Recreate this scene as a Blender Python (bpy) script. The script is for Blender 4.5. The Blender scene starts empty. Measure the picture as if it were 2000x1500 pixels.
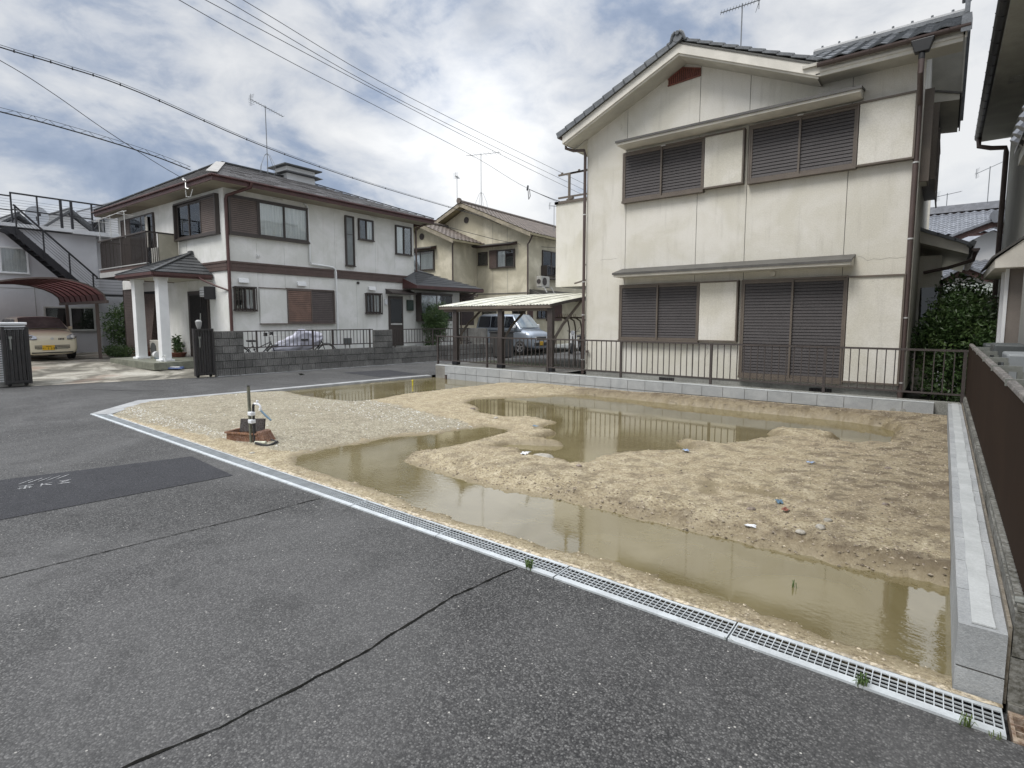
import bpy, bmesh, math, random
import numpy as np
from mathutils import Vector, Matrix, noise as mnoise
R = math.radians
random.seed(7); rng = np.random.default_rng(7)
SC = bpy.context.scene
COL = SC.collection
# ------------------------------------------------------------------ camera, sky, sun, exposure
cam_d = bpy.data.cameras.new("camera"); cam = bpy.data.objects.new("camera", cam_d); COL.objects.link(cam)
cam.location = (0, 0, 1.6); cam.rotation_euler = (R(90 - 5.386), 0, R(38.65))
cam_d.sensor_width = 36; cam_d.lens = 18.9; cam_d.shift_y = -0.014
cam_d.clip_start = 0.05; cam_d.clip_end = 2000
SC.camera = cam
SUN_EL, SUN_AZ = 56, 196          # azimuth clockwise from +Y, where the sun stands
W = bpy.data.worlds.new("World"); SC.world = W; W.use_nodes = True
SUN_E = 1.5; SUN_ANG = 24; EXPO = 0.66


class N:                          # small node helper
    def __init__(s, tree): s.t = tree
    def __call__(s, typ, ins=None, **kw):
        n = s.t.nodes.new(typ)
        for k, v in kw.items(): setattr(n, k, v)
        for k, v in (ins or {}).items():
            if isinstance(v, bpy.types.NodeSocket): s.t.links.new(v, n.inputs[k])
            else: n.inputs[k].default_value = v
        return n
    def math(s, op, a, b=0.0, c=None, clamp=False):
        n = s.t.nodes.new('ShaderNodeMath'); n.operation = op; n.use_clamp = clamp
        for i, v in enumerate((a, b) if c is None else (a, b, c)):
            if isinstance(v, bpy.types.NodeSocket): s.t.links.new(v, n.inputs[i])
            else: n.inputs[i].default_value = v
        return n.outputs[0]
    def mix(s, f, a, b, mode='MIX'):
        n = s.t.nodes.new('ShaderNodeMix'); n.data_type = 'RGBA'; n.blend_type = mode
        for i, v in ((0, f), (6, a), (7, b)):
            if isinstance(v, bpy.types.NodeSocket): s.t.links.new(v, n.inputs[i])
            else: n.inputs[i].default_value = v if i == 0 else (*v[:3], 1)
        return n.outputs[2]
    def ramp(s, f, stops, interp='LINEAR'):
        n = s.t.nodes.new('ShaderNodeValToRGB'); cr = n.color_ramp; cr.interpolation = interp
        while len(cr.elements) < len(stops): cr.elements.new(0.5)
        for e, (p, c) in zip(cr.elements, stops):
            e.position = p; e.color = (*c[:3], 1) if hasattr(c, '__len__') else (c, c, c, 1)
        s.t.links.new(f, n.inputs[0]); return n.outputs[0]
    def maprange(s, v, a, b, c=0., d=1., smooth=True):
        n = s.t.nodes.new('ShaderNodeMapRange'); n.clamp = True
        if smooth: n.interpolation_type = 'SMOOTHSTEP'
        s.t.links.new(v, n.inputs[0])
        for i, x in enumerate((a, b, c, d)): n.inputs[i + 1].default_value = x
        return n.outputs[0]
    def noise(s, vec, scale, detail=4, rough=.55, dist=0., out=0):
        n = s('ShaderNodeTexNoise', {'Scale': scale, 'Detail': detail, 'Roughness': rough, 'Distortion': dist})
        s.t.links.new(vec, n.inputs['Vector']); return n.outputs[out]
    def scale(s, vec, v):
        n = s.t.nodes.new('ShaderNodeVectorMath'); n.operation = 'MULTIPLY'
        s.t.links.new(vec, n.inputs[0]); n.inputs[1].default_value = v; return n.outputs[0]


def build_world():
    t = W.node_tree; t.nodes.clear(); n = N(t)
    co = n('ShaderNodeTexCoord').outputs['Generated']
    sky = n('ShaderNodeTexSky', sky_type='NISHITA', sun_disc=False, sun_elevation=R(SUN_EL), sun_rotation=R(SUN_AZ),
            air_density=1.2, dust_density=1.5, ozone_density=1.5)
    bg_sky = n('ShaderNodeBackground', {'Color': sky.outputs[0], 'Strength': 0.06})
    sep = n('ShaderNodeSeparateXYZ', {0: co})
    p = n.scale(co, (1.0, 1.0, 1.75))
    big = n.noise(p, 1.9, 2, .5, .3); mid = n.noise(p, 4.6, 9, .55, .45)
    fine = n.noise(p, 13.0, 8, .6, .3)

    def lobe(d, k, w):            # broad brighter / darker parts of the cloud cover seen over the houses
        v = n('ShaderNodeVectorMath', {0: co, 1: Vector(d).normalized()}, operation='DOT_PRODUCT').outputs['Value']
        return n.math('MULTIPLY', n.math('POWER', n.math('MAXIMUM', v, 0.0), k), w)
    dens = n.math('ADD', n.math('MULTIPLY', big, .62), n.math('MULTIPLY', mid, .72))
    dens = n.math('ADD', dens, n.math('MULTIPLY', fine, .30))
    dens = n.math('SUBTRACT', dens, .19)
    for d, k, w in LOBES: dens = n.math('ADD', dens, lobe(d, k, w))
    col = n.ramp(dens, [(.40, (.17, .215, .30)), (.49, (.225, .27, .355)), (.545, (.30, .335, .40)), (.59, (.385, .41, .455)),
                        (.66, (.46, .475, .50)), (.80, (.57, .575, .58))])
    hz = n.maprange(sep.outputs[2], 0.0, 0.22, 1.0, 0.0)
    col = n.mix(n.math('MULTIPLY', hz, .4), col, (.46, .485, .52))
    zen = n.maprange(sep.outputs[2], 0.42, 1.0, 1.0, 3.2)
    bank_ = n.math('ADD', 1.0, lobe((-.66, .715, .33), 90, .38))      # sunlit cloud bank over the gap between the houses
    bg_cl = n('ShaderNodeBackground', {'Color': col, 'Strength': n.math('MULTIPLY', zen, bank_)})
    gap = n.noise(p, 1.15, 6, .5, .6)
    for d, k, w in GAPS: gap = n.math('ADD', gap, lobe(d, k, w))
    m = n.maprange(gap, .60, .80, .92, .30)
    mixs = n('ShaderNodeMixShader', {0: m, 1: bg_sky.outputs[0], 2: bg_cl.outputs[0]})
    out = n('ShaderNodeOutputWorld'); t.links.new(mixs.outputs[0], out.inputs[0])


# directions of the brighter banks (+) and the dark bellies (-) of the cloud cover
LOBES = [((-.93, .30, .20), 60, -.14), ((-.80, .45, .42), 40, .0), ((-.62, .75, .20), 120, .10), ((-.72, .60, .30), 120, -.07),
         ((-.42, .86, .22), 90, .07), ((-.28, .80, .55), 60, -.07), ((.02, .93, .30), 60, .08), ((-.75, .42, .50), 60, .03)]
GAPS = [((-.60, .66, .45), 130, .24), ((-.95, .22, .15), 60, -.2), ((-.2, .85, .5), 80, -.12)]
build_world()
sun_d = bpy.data.lights.new("sun", 'SUN'); sun_d.energy = SUN_E; sun_d.angle = R(SUN_ANG); sun_d.color = (1.0, .965, .91)
sun = bpy.data.objects.new("sun", sun_d); COL.objects.link(sun)
_sd = Vector((math.sin(R(SUN_AZ)) * math.cos(R(SUN_EL)), math.cos(R(SUN_AZ)) * math.cos(R(SUN_EL)), math.sin(R(SUN_EL))))
sun.rotation_euler = _sd.to_track_quat('Z', 'Y').to_euler(); sun.location = (0, -5, 30)
vs = SC.view_settings; vs.view_transform = 'Standard'; vs.look = 'None'; vs.gamma = 1; vs.exposure = EXPO
vs.use_curve_mapping = False

# ------------------------------------------------------------------ materials
def srgb(r, g, b):
    return tuple(((c / 255) / 12.92 if c / 255 <= .04045 else ((c / 255 + .055) / 1.055) ** 2.4) for c in (r, g, b))
MATS = {}


def mk(name):
    m = bpy.data.materials.new(name); m.use_nodes = True; t = m.node_tree
    for x in list(t.nodes): t.nodes.remove(x)
    n = N(t); b = n('ShaderNodeBsdfPrincipled'); o = n('ShaderNodeOutputMaterial')
    t.links.new(b.outputs[0], o.inputs[0]); MATS[name] = m
    return m, n, b


def M(name, col, rough=.7, stain=.18, ss=1.6, grain=.08, gs=60., bump=.12, bs=None, streak=0., metal=0., spec=.5,
      rand=.0, tint=None, coat=0.):
    """plain painted / mineral surface: stains, grain, rain streaks, fine relief"""
    if name in MATS: return MATS[name]
    m, n, b = mk(name)
    pos = n('ShaderNodeNewGeometry').outputs['Position']
    c = n('ShaderNodeRGB').outputs[0]; c.default_value = (*col, 1)
    a = n.noise(pos, ss, 6, .6, .5)
    f = n.maprange(a, .38, .66)
    dk = tuple(x * (1 - stain) * (t_ if tint else 1) for x, t_ in zip(col, tint or (1, 1, 1)))
    lt = tuple(min(1, x * (1 + stain * .45)) for x in col)
    cc = n.mix(f, dk, lt)
    if streak:
        sv = n.scale(pos, (5.5, 5.5, .45)); s_ = n.noise(sv, 1.6, 5, .65)
        cc = n.mix(n.math('MULTIPLY', n.maprange(s_, .52, .74), streak), cc, tuple(x * .55 * k for x, k in zip(col, (1, .97, .9))))
    if grain:
        g = n.noise(pos, gs, 3, .7)
        cc = n.mix(n.math('MULTIPLY', n.maprange(g, .35, .65), 1.0), n.mix(grain, cc, (0, 0, 0)), n.mix(grain * .6, cc, (1, 1, 1)))
    if rand:
        oi = n('ShaderNodeObjectInfo').outputs['Random']
        cc = n.mix(n.math('MULTIPLY', oi, rand), cc, tuple(x * .45 for x in col))
    n.t.links.new(cc, b.inputs['Base Color'])
    b.inputs['Roughness'].default_value = rough; b.inputs['Metallic'].default_value = metal
    b.inputs['Specular IOR Level'].default_value = spec
    if coat: b.inputs['Coat Weight'].default_value = coat; b.inputs['Coat Roughness'].default_value = .06
    if bump:
        h = n.noise(pos, bs or gs * 1.3, 4, .6)
        bp = n('ShaderNodeBump', {'Strength': bump, 'Distance': .01, 'Height': h})
        n.t.links.new(bp.outputs[0], b.inputs['Normal'])
    return m


stuccoA = M('cream_stucco', (.685, .66, .60), .92, .08, .9, .10, 60, .35, 45, streak=.28, rand=.05, tint=(.97, .96, .90))
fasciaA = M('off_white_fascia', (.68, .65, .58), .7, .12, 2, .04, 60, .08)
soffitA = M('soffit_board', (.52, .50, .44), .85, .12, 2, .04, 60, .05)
stuccoB = M('white_sprayed_stucco', (.76, .755, .735), .93, .09, 1.2, .06, 70, .3, 60, streak=.20, tint=(.97, .98, .95))
stuccoC = M('yellowed_stucco', (.66, .61, .48), .93, .20, .8, .08, 50, .3, 60, streak=.3, tint=(.93, .92, .86))
stuccoD = M('cool_white_render', (.58, .58, .60), .9, .08, .8, .05, 60, .2, 60, streak=.08)
stuccoN = M('grey_render', (.30, .295, .27), .9, .12, 1, .05, 60, .2, 60, streak=.15)
whitewall = M('white_plaster', (.66, .66, .66), .9, .06, 1, .03, 60, .1)
greyfnd = M('foundation_mortar', (.30, .30, .275), .95, .25, 1.6, .10, 40, .4, streak=.2)
metA = M('bronze_trim', srgb(98, 88, 78), .5, .12, 4, .04, 60, .03)
slatA = M('dark_bronze_slat', srgb(62, 57, 57), .6, .12, 3, .04, 60, .03, spec=.5)
awnA = M('awning_metal', srgb(78, 76, 72), .5, .2, 3, .05, 60, .05)
pipeA = M('brown_pipe', srgb(84, 70, 66), .45, .12, 3, .03, 60, .02)
brownB = M('brown_band', srgb(84, 66, 60), .6, .15, 3, .05, 60, .08)
slatB = M('brown_shutter', srgb(97, 84, 77), .6, .15, 3, .05, 60, .03)
slatB2 = M('dark_brown_shutter', srgb(80, 70, 67), .6, .15, 3, .05, 60, .03)
frameB = M('dark_bronze_frame', srgb(62, 54, 50), .45, .1, 3, .03, 60, .02)
redB = M('oxblood_fascia', srgb(78, 44, 41), .5, .22, 3, .05, 60, .05)
slate = M('slate_shingle', srgb(120, 117, 116), .5, .3, 2.2, .14, 40, .3, streak=.3, rand=.25)
slate_dk = M('dark_slate', srgb(66, 68, 70), .6, .2, 2, .08, 40, .2, rand=.2)
flash = M('zinc_hip_cap', srgb(168, 165, 160), .6, .15, 5, .05, 60, .05)
tileA = M('grey_clay_tile', srgb(100, 104, 108), .38, .25, 5, .1, 50, .1, rand=.3, spec=.6)
tileC = M('brown_cement_tile', srgb(110, 98, 88), .7, .35, 2, .12, 30, .3, rand=.3)
tileBg = M('silver_grey_tile', srgb(120, 124, 132), .35, .25, 4, .1, 40, .1, rand=.35, spec=.7)
redwood = M('red_brown_wood', srgb(74, 44, 38), .7, .25, 3, .08, 40, .1)
ventred = M('rust_brown_slats', srgb(120, 62, 44), .7, .2, 5, .08, 60, .1)
concnew = M('new_concrete_block', (.37, .38, .38), .9, .13, 3.5, .10, 90, .35, 140, rand=.14, tint=(.98, .99, 1))
mortar = M('fresh_mortar', (.45, .465, .46), .85, .12, 5, .06, 90, .3, 60)
conc = M('aged_concrete', (.27, .27, .25), .93, .3, 2, .12, 50, .4, streak=.12, tint=(.95, .95, .88))
concold = M('mossy_old_concrete', (.13, .125, .105), .95, .45, 4, .18, 40, .7, 25, streak=.2, tint=(1, 1, .9))
blockB = M('ribbed_dark_block', (.20, .195, .18), .95, .35, 2.5, .2, 60, .7, 60, streak=.35, rand=.35)
edging = M('kerb_concrete', (.34, .345, .345), .9, .18, 3, .1, 80, .3, 80)
galv = M('galvanised_steel', (.60, .635, .65), .5, .14, 8, .06, 90, .06, metal=.25)
rustgalv = M('rusty_old_steel', (.36, .28, .20), .7, .5, 20, .2, 60, .3, metal=.3, tint=(1, .7, .5))
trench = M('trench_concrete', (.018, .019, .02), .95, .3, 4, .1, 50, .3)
blackm = M('black_steel', (.018, .018, .022), .4, .1, 3, .02, 60, .02)
fenceb = M('dark_bronze_fence', srgb(62, 54, 51), .5, .15, 4, .04, 60, .02)
capwd = M('weathered_fence_cap', srgb(108, 102, 96), .8, .4, 8, .2, 40, .4, streak=0)
fencebr = M('brown_board_slat', srgb(50, 38, 30), .85, .12, 2, .0, 60, .0, rand=.08, spec=.15)
whitep = M('white_paint', (.78, .79, .79), .55, .05, 2, .02, 60, .03)
alum = M('pale_aluminium', (.62, .62, .60), .4, .08, 3, .02, 60, .01, metal=.4)
gatem = M('dark_gate_metal', srgb(38, 35, 35), .5, .25, 3, .05, 60, .05)
corrug = M('corrugated_white_sheet', srgb(214, 212, 200), .55, .22, 2.5, .08, 40, .05, tint=(.95, .96, .88))
poly = M('brown_polycarbonate', srgb(92, 62, 62), .35, .15, 2, .03, 60, .0)
polyl = M('smoke_polycarbonate', srgb(120, 100, 100), .35, .15, 2, .03, 60, .0)
rust = M('rusty_iron', srgb(132, 92, 62), .9, .3, 9, .15, 60, .4, 50, tint=(.8, .65, .5))
darkiron = M('dark_iron_mesh', srgb(52, 42, 38), .8, .3, 20, .1, 60, .3)
wooddk = M('dark_wood', srgb(70, 52, 44), .75, .25, 3, .1, 40, .2)
pvcgrey = M('grey_pipe', srgb(120, 122, 116), .5, .15, 4, .05, 60, .03)
stakep = M('olive_grey_stake', srgb(104, 104, 88), .6, .2, 8, .06, 60, .05)
whitetape = M('white_tape', (.75, .77, .8), .5, .05, 9, .02, 60, .02)
blackr = M('black_rubber', (.016, .016, .017), .75, .1, 4, .04, 60, .05)
bluep = M('blue_plastic', srgb(92, 118, 136), .4, .1, 8, .02, 60, .02)
bluepale = M('pale_blue_film', srgb(150, 170, 200), .4, .2, 9, .04, 60, .05)
yellowp = M('yellow_plastic', srgb(206, 190, 40), .45, .1, 8, .02, 60, .02)
terra = M('terracotta', srgb(128, 74, 54), .85, .25, 6, .08, 60, .1)
tilep = M('porch_tile', srgb(122, 124, 108), .6, .25, 4, .1, 50, .1, rand=.2)
cloth = M('silver_cover_cloth', srgb(186, 186, 198), .55, .10, 5, .04, 60, .05)
towel = M('pale_towel', srgb(190, 186, 176), .95, .1, 6, .04, 60, .1)
acwhite = M('air_conditioner_white', srgb(176, 174, 166), .5, .12, 3, .03, 60, .02)
greyunit = M('grey_enamel', srgb(80, 84, 84), .5, .1, 3, .03, 60, .02)
greenbox = M('dark_green_enamel', srgb(44, 62, 54), .5, .2, 5, .04, 60, .02)
carcream = M('cream_car_paint', srgb(230, 221, 196), .28, .03, 2, .0, 60, .0, coat=.8)
vansilver = M('silver_car_paint', srgb(150, 158, 168), .3, .04, 2, .0, 60, .0, metal=.6, coat=.7)
blackpl = M('black_plastic', (.02, .02, .02), .45, .1, 4, .0, 60, .0)
rimm = M('alloy_rim', (.5, .5, .52), .35, .1, 6, 0, 60, 0, metal=.8)
plate_y = M('yellow_plate', srgb(226, 178, 40), .4, .03, 9, 0, 60, 0)
lamp_m = M('headlamp_glass', (.62, .64, .68), .08, .2, 30, 0, 60, 0, metal=.5, coat=1)
lampshade = M('porch_lamp_shade', (.7, .72, .74), .3, .05, 9, 0, 60, 0)
rock = M('pale_stone', (.40, .37, .31), .9, .3, 14, .15, 60, .5)
rockdk = M('brown_stone', (.22, .17, .13), .9, .3, 14, .15, 60, .5)
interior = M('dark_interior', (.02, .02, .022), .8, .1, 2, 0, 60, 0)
bark = M('bark', (.09, .07, .05), .95, .3, 9, .2, 50, .6)
crackm = M('crack_filler', (.018, .018, .016), 1., .3, 9, .0, 50, .0, spec=0.)
paintw = M('worn_white_marking', (.34, .345, .35), .8, .45, 30, .3, 90, .2)
seal = M('joint_sealant', (.20, .19, .17), .8, .2, 3, .05, 60, .05)
wirem = M('cable_black', (.03, .032, .036), .6, .1, 2, 0, 60, 0)
antm = M('antenna_aluminium', (.20, .21, .22), .5, .1, 2, 0, 60, 0, metal=.3)


def leafmat(name, c1, c2, c3):
    m, n, b = mk(name)
    pos = n('ShaderNodeNewGeometry').outputs['Position']
    a = n.noise(pos, 14, 3, .6); big = n.noise(pos, 2.2, 3, .5)
    c = n.mix(n.maprange(a, .35, .65), c1, c2); c = n.mix(n.math('MULTIPLY', n.maprange(big, .45, .7), .7), c, c3)
    n.t.links.new(c, b.inputs['Base Color']); b.inputs['Roughness'].default_value = .45
    b.inputs['Subsurface Weight'].default_value = 0.0
    tr = n('ShaderNodeBsdfTranslucent', {'Color': c}); ms = n('ShaderNodeMixShader', {0: .25, 1: b.outputs[0], 2: tr.outputs[0]})
    o = [x for x in n.t.nodes if x.type == 'OUTPUT_MATERIAL'][0]; n.t.links.new(ms.outputs[0], o.inputs[0])
    return m
leafdk = leafmat('dark_leaf', (.035, .07, .022), (.07, .125, .038), (.10, .15, .045))
leafmd = leafmat('mid_leaf', (.045, .085, .028), (.085, .14, .045), (.10, .15, .05))
leaffresh = leafmat('fresh_leaf', (.07, .12, .035), (.13, .19, .06), (.16, .18, .07))
leafred = leafmat('reddish_leaf', (.09, .05, .03), (.16, .09, .055), (.10, .11, .05))


def glassmat(name, tint=.5, col=(.03, .035, .04)):
    m, n, b = mk(name)
    pos = n('ShaderNodeNewGeometry').outputs['Position']
    w = n.noise(pos, 1.3, 2, .5)
    bp = n('ShaderNodeBump', {'Strength': .12, 'Distance': .02, 'Height': w})
    fr = n('ShaderNodeFresnel', {'IOR': 1.38}); n.t.links.new(bp.outputs[0], fr.inputs['Normal'])
    gl = n('ShaderNodeBsdfGlossy', {'Roughness': .02, 'Color': (.9, .95, 1, 1)}); n.t.links.new(bp.outputs[0], gl.inputs['Normal'])
    tr = n('ShaderNodeBsdfTransparent', {'Color': (tint, tint * 1.01, tint * 1.0, 1)})
    ms = n('ShaderNodeMixShader', {0: n.math('ADD', fr.outputs[0], .03), 1: tr.outputs[0], 2: gl.outputs[0]})
    o = [x for x in n.t.nodes if x.type == 'OUTPUT_MATERIAL'][0]; n.t.links.new(ms.outputs[0], o.inputs[0])
    n.t.nodes.remove(b); return m
glass = glassmat('window_glass', .95); glassdk = glassmat('tinted_glass', .30)


def curtain_mat():
    m, n, b = mk('lace_curtain')
    pos = n('ShaderNodeNewGeometry').outputs['Position']
    a = n.noise(n.scale(pos, (9, 9, .35)), 2.0, 4, .6)
    n.t.links.new(n.ramp(a, [(.3, (.62, .63, .63)), (.55, (.84, .85, .85)), (.7, (.95, .95, .95))]), b.inputs['Base Color'])
    b.inputs['Roughness'].default_value = .95; return m
curtain = curtain_mat()
frosted = M('frosted_pane', srgb(120, 126, 126), .25, .12, 3, .02, 60, .0, spec=.6)


def asphalt_mat(name, lo, mid, hi, speck=.5, wear=.5, sc=105):
    m, n, b = mk(name)
    pos = n('ShaderNodeNewGeometry').outputs['Position']
    v = n('ShaderNodeTexVoronoi', {'Scale': sc, 'Randomness': 1.0}); n.t.links.new(pos, v.inputs['Vector'])
    v2 = n('ShaderNodeTexVoronoi', {'Scale': sc * .45, 'Randomness': 1.0}); n.t.links.new(pos, v2.inputs['Vector'])
    cellc = n('ShaderNodeSeparateColor', {0: v.outputs['Color']}).outputs[0]
    cell2 = n('ShaderNodeSeparateColor', {0: v2.outputs['Color']}).outputs[1]
    c = n.ramp(cellc, [(0, lo), (.45, mid), (.86, hi), (1, tuple(min(1, x * 1.5) for x in hi))])
    edge = n.maprange(v.outputs['Distance'], .25, .75)
    c = n.mix(n.math('MULTIPLY', edge, .55), c, tuple(x * .6 for x in lo))
    sp = n.math('MULTIPLY', n.math('GREATER_THAN', cell2, .978), n.math('LESS_THAN', v2.outputs['Distance'], .26))
    c = n.mix(n.math('MULTIPLY', sp, speck), c, (.52, .50, .46))
    big = n.noise(pos, .55, 5, .6, .6); sm = n.noise(pos, 3.0, 6, .65)
    c = n.mix(n.math('MULTIPLY', n.maprange(big, .40, .68), wear * .62), c, tuple(min(1, x * 2.1) for x in mid))
    c = n.mix(n.math('MULTIPLY', n.maprange(sm, .50, .75), .32), c, tuple(x * .55 for x in lo))
    n.t.links.new(c, b.inputs['Base Color']); b.inputs['Roughness'].default_value = .86
    b.inputs['Specular IOR Level'].default_value = .35
    h = n.math('ADD', n.math('MULTIPLY', v.outputs['Distance'], -1.0), n.math('MULTIPLY', n.noise(pos, 24, 4, .6), .6))
    bp = n('ShaderNodeBump', {'Strength': .55, 'Distance': .005, 'Height': h}); n.t.links.new(bp.outputs[0], b.inputs['Normal'])
    return m
asph = asphalt_mat('road_asphalt', (.031, .031, .031), (.071, .070, .069), (.128, .126, .122), .8, .6, 120)
asphd = asphalt_mat('fresh_asphalt_patch', (.020, .0205, .0235), (.036, .0365, .041), (.058, .0585, .063), .25, .25, 150)


def soil_mat():
    m, n, b = mk('lot_soil')
    pos = n('ShaderNodeNewGeometry').outputs['Position']
    at = n('ShaderNodeAttribute', attribute_name='mask'); sp = n('ShaderNodeSeparateColor', {0: at.outputs['Color']})
    grav, wet, bank = sp.outputs[0], sp.outputs[1], sp.outputs[2]
    big = n.noise(pos, 1.3, 6, .6, .5); mid = n.noise(pos, 7, 6, .7, .4); fi = n.noise(pos, 42, 5, .75, .3)
    st = n.noise(n.scale(pos, (16, 46, 20)), 3.0, 4, .7, 1.2)
    c = n.ramp(mid, [(.30, (.25, .20, .12)), (.46, (.385, .322, .205)), (.62, (.50, .43, .295)), (.8, (.58, .51, .37))])
    c = n.mix(n.math('MULTIPLY', n.maprange(big, .42, .70), .5), c, (.38, .305, .20))
    c = n.mix(n.math('MULTIPLY', n.maprange(st, .52, .72), .55), c, (.70, .63, .49))
    c = n.mix(n.math('MULTIPLY', n.maprange(fi, .50, .36), .85), c, (.15, .115, .075))
    c = n.mix(n.math('MULTIPLY', n.maprange(fi, .54, .66), .6), c, (.74, .66, .50))
    c = n.mix(n.math('MULTIPLY', n.maprange(n.noise(pos, 18, 4, .7), .52, .64), .35), c, (.24, .19, .125))
    v = n('ShaderNodeTexVoronoi', {'Scale': 55.0}); n.t.links.new(pos, v.inputs['Vector'])
    vc = n('ShaderNodeSeparateColor', {0: v.outputs['Color']}).outputs[0]
    g = n.ramp(vc, [(0, (.22, .19, .13)), (.4, (.345, .31, .225)), (.8, (.44, .40, .30)), (1, (.57, .53, .43))])
    g = n.mix(n.math('MULTIPLY', n.maprange(v.outputs['Distance'], .3, .8), .5), g, (.14, .125, .1))
    g = n.mix(n.math('MULTIPLY', n.maprange(mid, .45, .7), .45), g, (.37, .335, .25))
    gm = n.maprange(n.math('ADD', grav, n.math('MULTIPLY', n.math('SUBTRACT', mid, .5), .9)), .38, .62)
    c = n.mix(gm, c, g)
    c = n.mix(n.math('MULTIPLY', bank, .85), c, (.12, .092, .062))
    c = n.mix(n.math('MULTIPLY', n.maprange(wet, .02, 1.0), .78), c, (.17, .135, .075))
    n.t.links.new(c, b.inputs['Base Color'])
    r = n.maprange(wet, .1, 1.0, .95, .38); n.t.links.new(r, b.inputs['Roughness'])
    b.inputs['Specular IOR Level'].default_value = .35
    h = n.math('ADD', n.math('MULTIPLY', fi, .7), n.math('MULTIPLY', n.noise(pos, 120, 3, .7), .35))
    h = n.math('ADD', h, n.math('MULTIPLY', n.noise(pos, 14, 4, .7), .8))
    bs = n.math('SUBTRACT', 1.0, n.math('MULTIPLY', wet, .8))
    bp = n('ShaderNodeBump', {'Strength': bs, 'Distance': .022, 'Height': h}); n.t.links.new(bp.outputs[0], b.inputs['Normal'])
    return m


def water_mat():
    m, n, b = mk('muddy_water')
    pos = n('ShaderNodeNewGeometry').outputs['Position']
    a = n.noise(pos, 1.2, 4, .6, .8)
    c = n.mix(n.maprange(a, .35, .7), (.15, .122, .056), (.20, .168, .088))
    n.t.links.new(c, b.inputs['Base Color'])
    b.inputs['Roughness'].default_value = .008; b.inputs['IOR'].default_value = 2.7
    b.inputs['Specular IOR Level'].default_value = .5
    calm = n.maprange(n.noise(pos, .55, 2, .5), .46, .62)
    rp = n.noise(n.scale(pos, (1.0, 2.2, 1)), 16, 3, .55, .4)
    bp = n('ShaderNodeBump', {'Strength': n.math('ADD', n.math('MULTIPLY', calm, .05), .012), 'Distance': .02, 'Height': rp})
    n.t.links.new(bp.outputs[0], b.inputs['Normal']); return m
soilm = soil_mat(); waterm = water_mat()


def driveway_mat():
    m, n, b = mk('mottled_driveway_slab')
    pos = n('ShaderNodeNewGeometry').outputs['Position']
    a = n.noise(pos, .9, 7, .65, .8); f = n.noise(pos, 30, 4, .7)
    c = n.ramp(a, [(.36, (.075, .07, .055)), (.47, (.16, .15, .12)), (.55, (.33, .31, .26)), (.68, (.47, .45, .39))])
    c = n.mix(n.math('MULTIPLY', n.maprange(f, .4, .65), .3), c, (.10, .09, .08))
    r = n.noise(pos, .5, 3, .5); c = n.mix(n.math('MULTIPLY', n.maprange(r, .55, .7), .5), c, (.22, .13, .09))
    n.t.links.new(c, b.inputs['Base Color']); b.inputs['Roughness'].default_value = .9
    bp = n('ShaderNodeBump', {'Strength': .4, 'Distance': .01, 'Height': f}); n.t.links.new(bp.outputs[0], b.inputs['Normal']); return m
drivem = driveway_mat()

# ------------------------------------------------------------------ mesh helpers
OFF = {}


def thing(name, label, cat, loc=(0, 0, 0), rz=0., group=None, world=False):
    """an Empty at the thing's base; its parts are children. world=True: parts are given in world coordinates"""
    o = bpy.data.objects.new(name, None); COL.objects.link(o); o.location = loc; o.rotation_euler = (0, 0, R(rz))
    o.empty_display_size = .2; o['label'] = label; o['category'] = cat
    if group: o['group'] = group
    if world: OFF[o.name] = Vector(loc)
    return o


def off_of(o):
    while o is not None:
        if o.name in OFF: return OFF[o.name]
        o = o.parent
    return None


def tag(o, label, cat, group=None):
    o['label'] = label; o['category'] = cat
    if group: o['group'] = group
    return o


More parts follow.
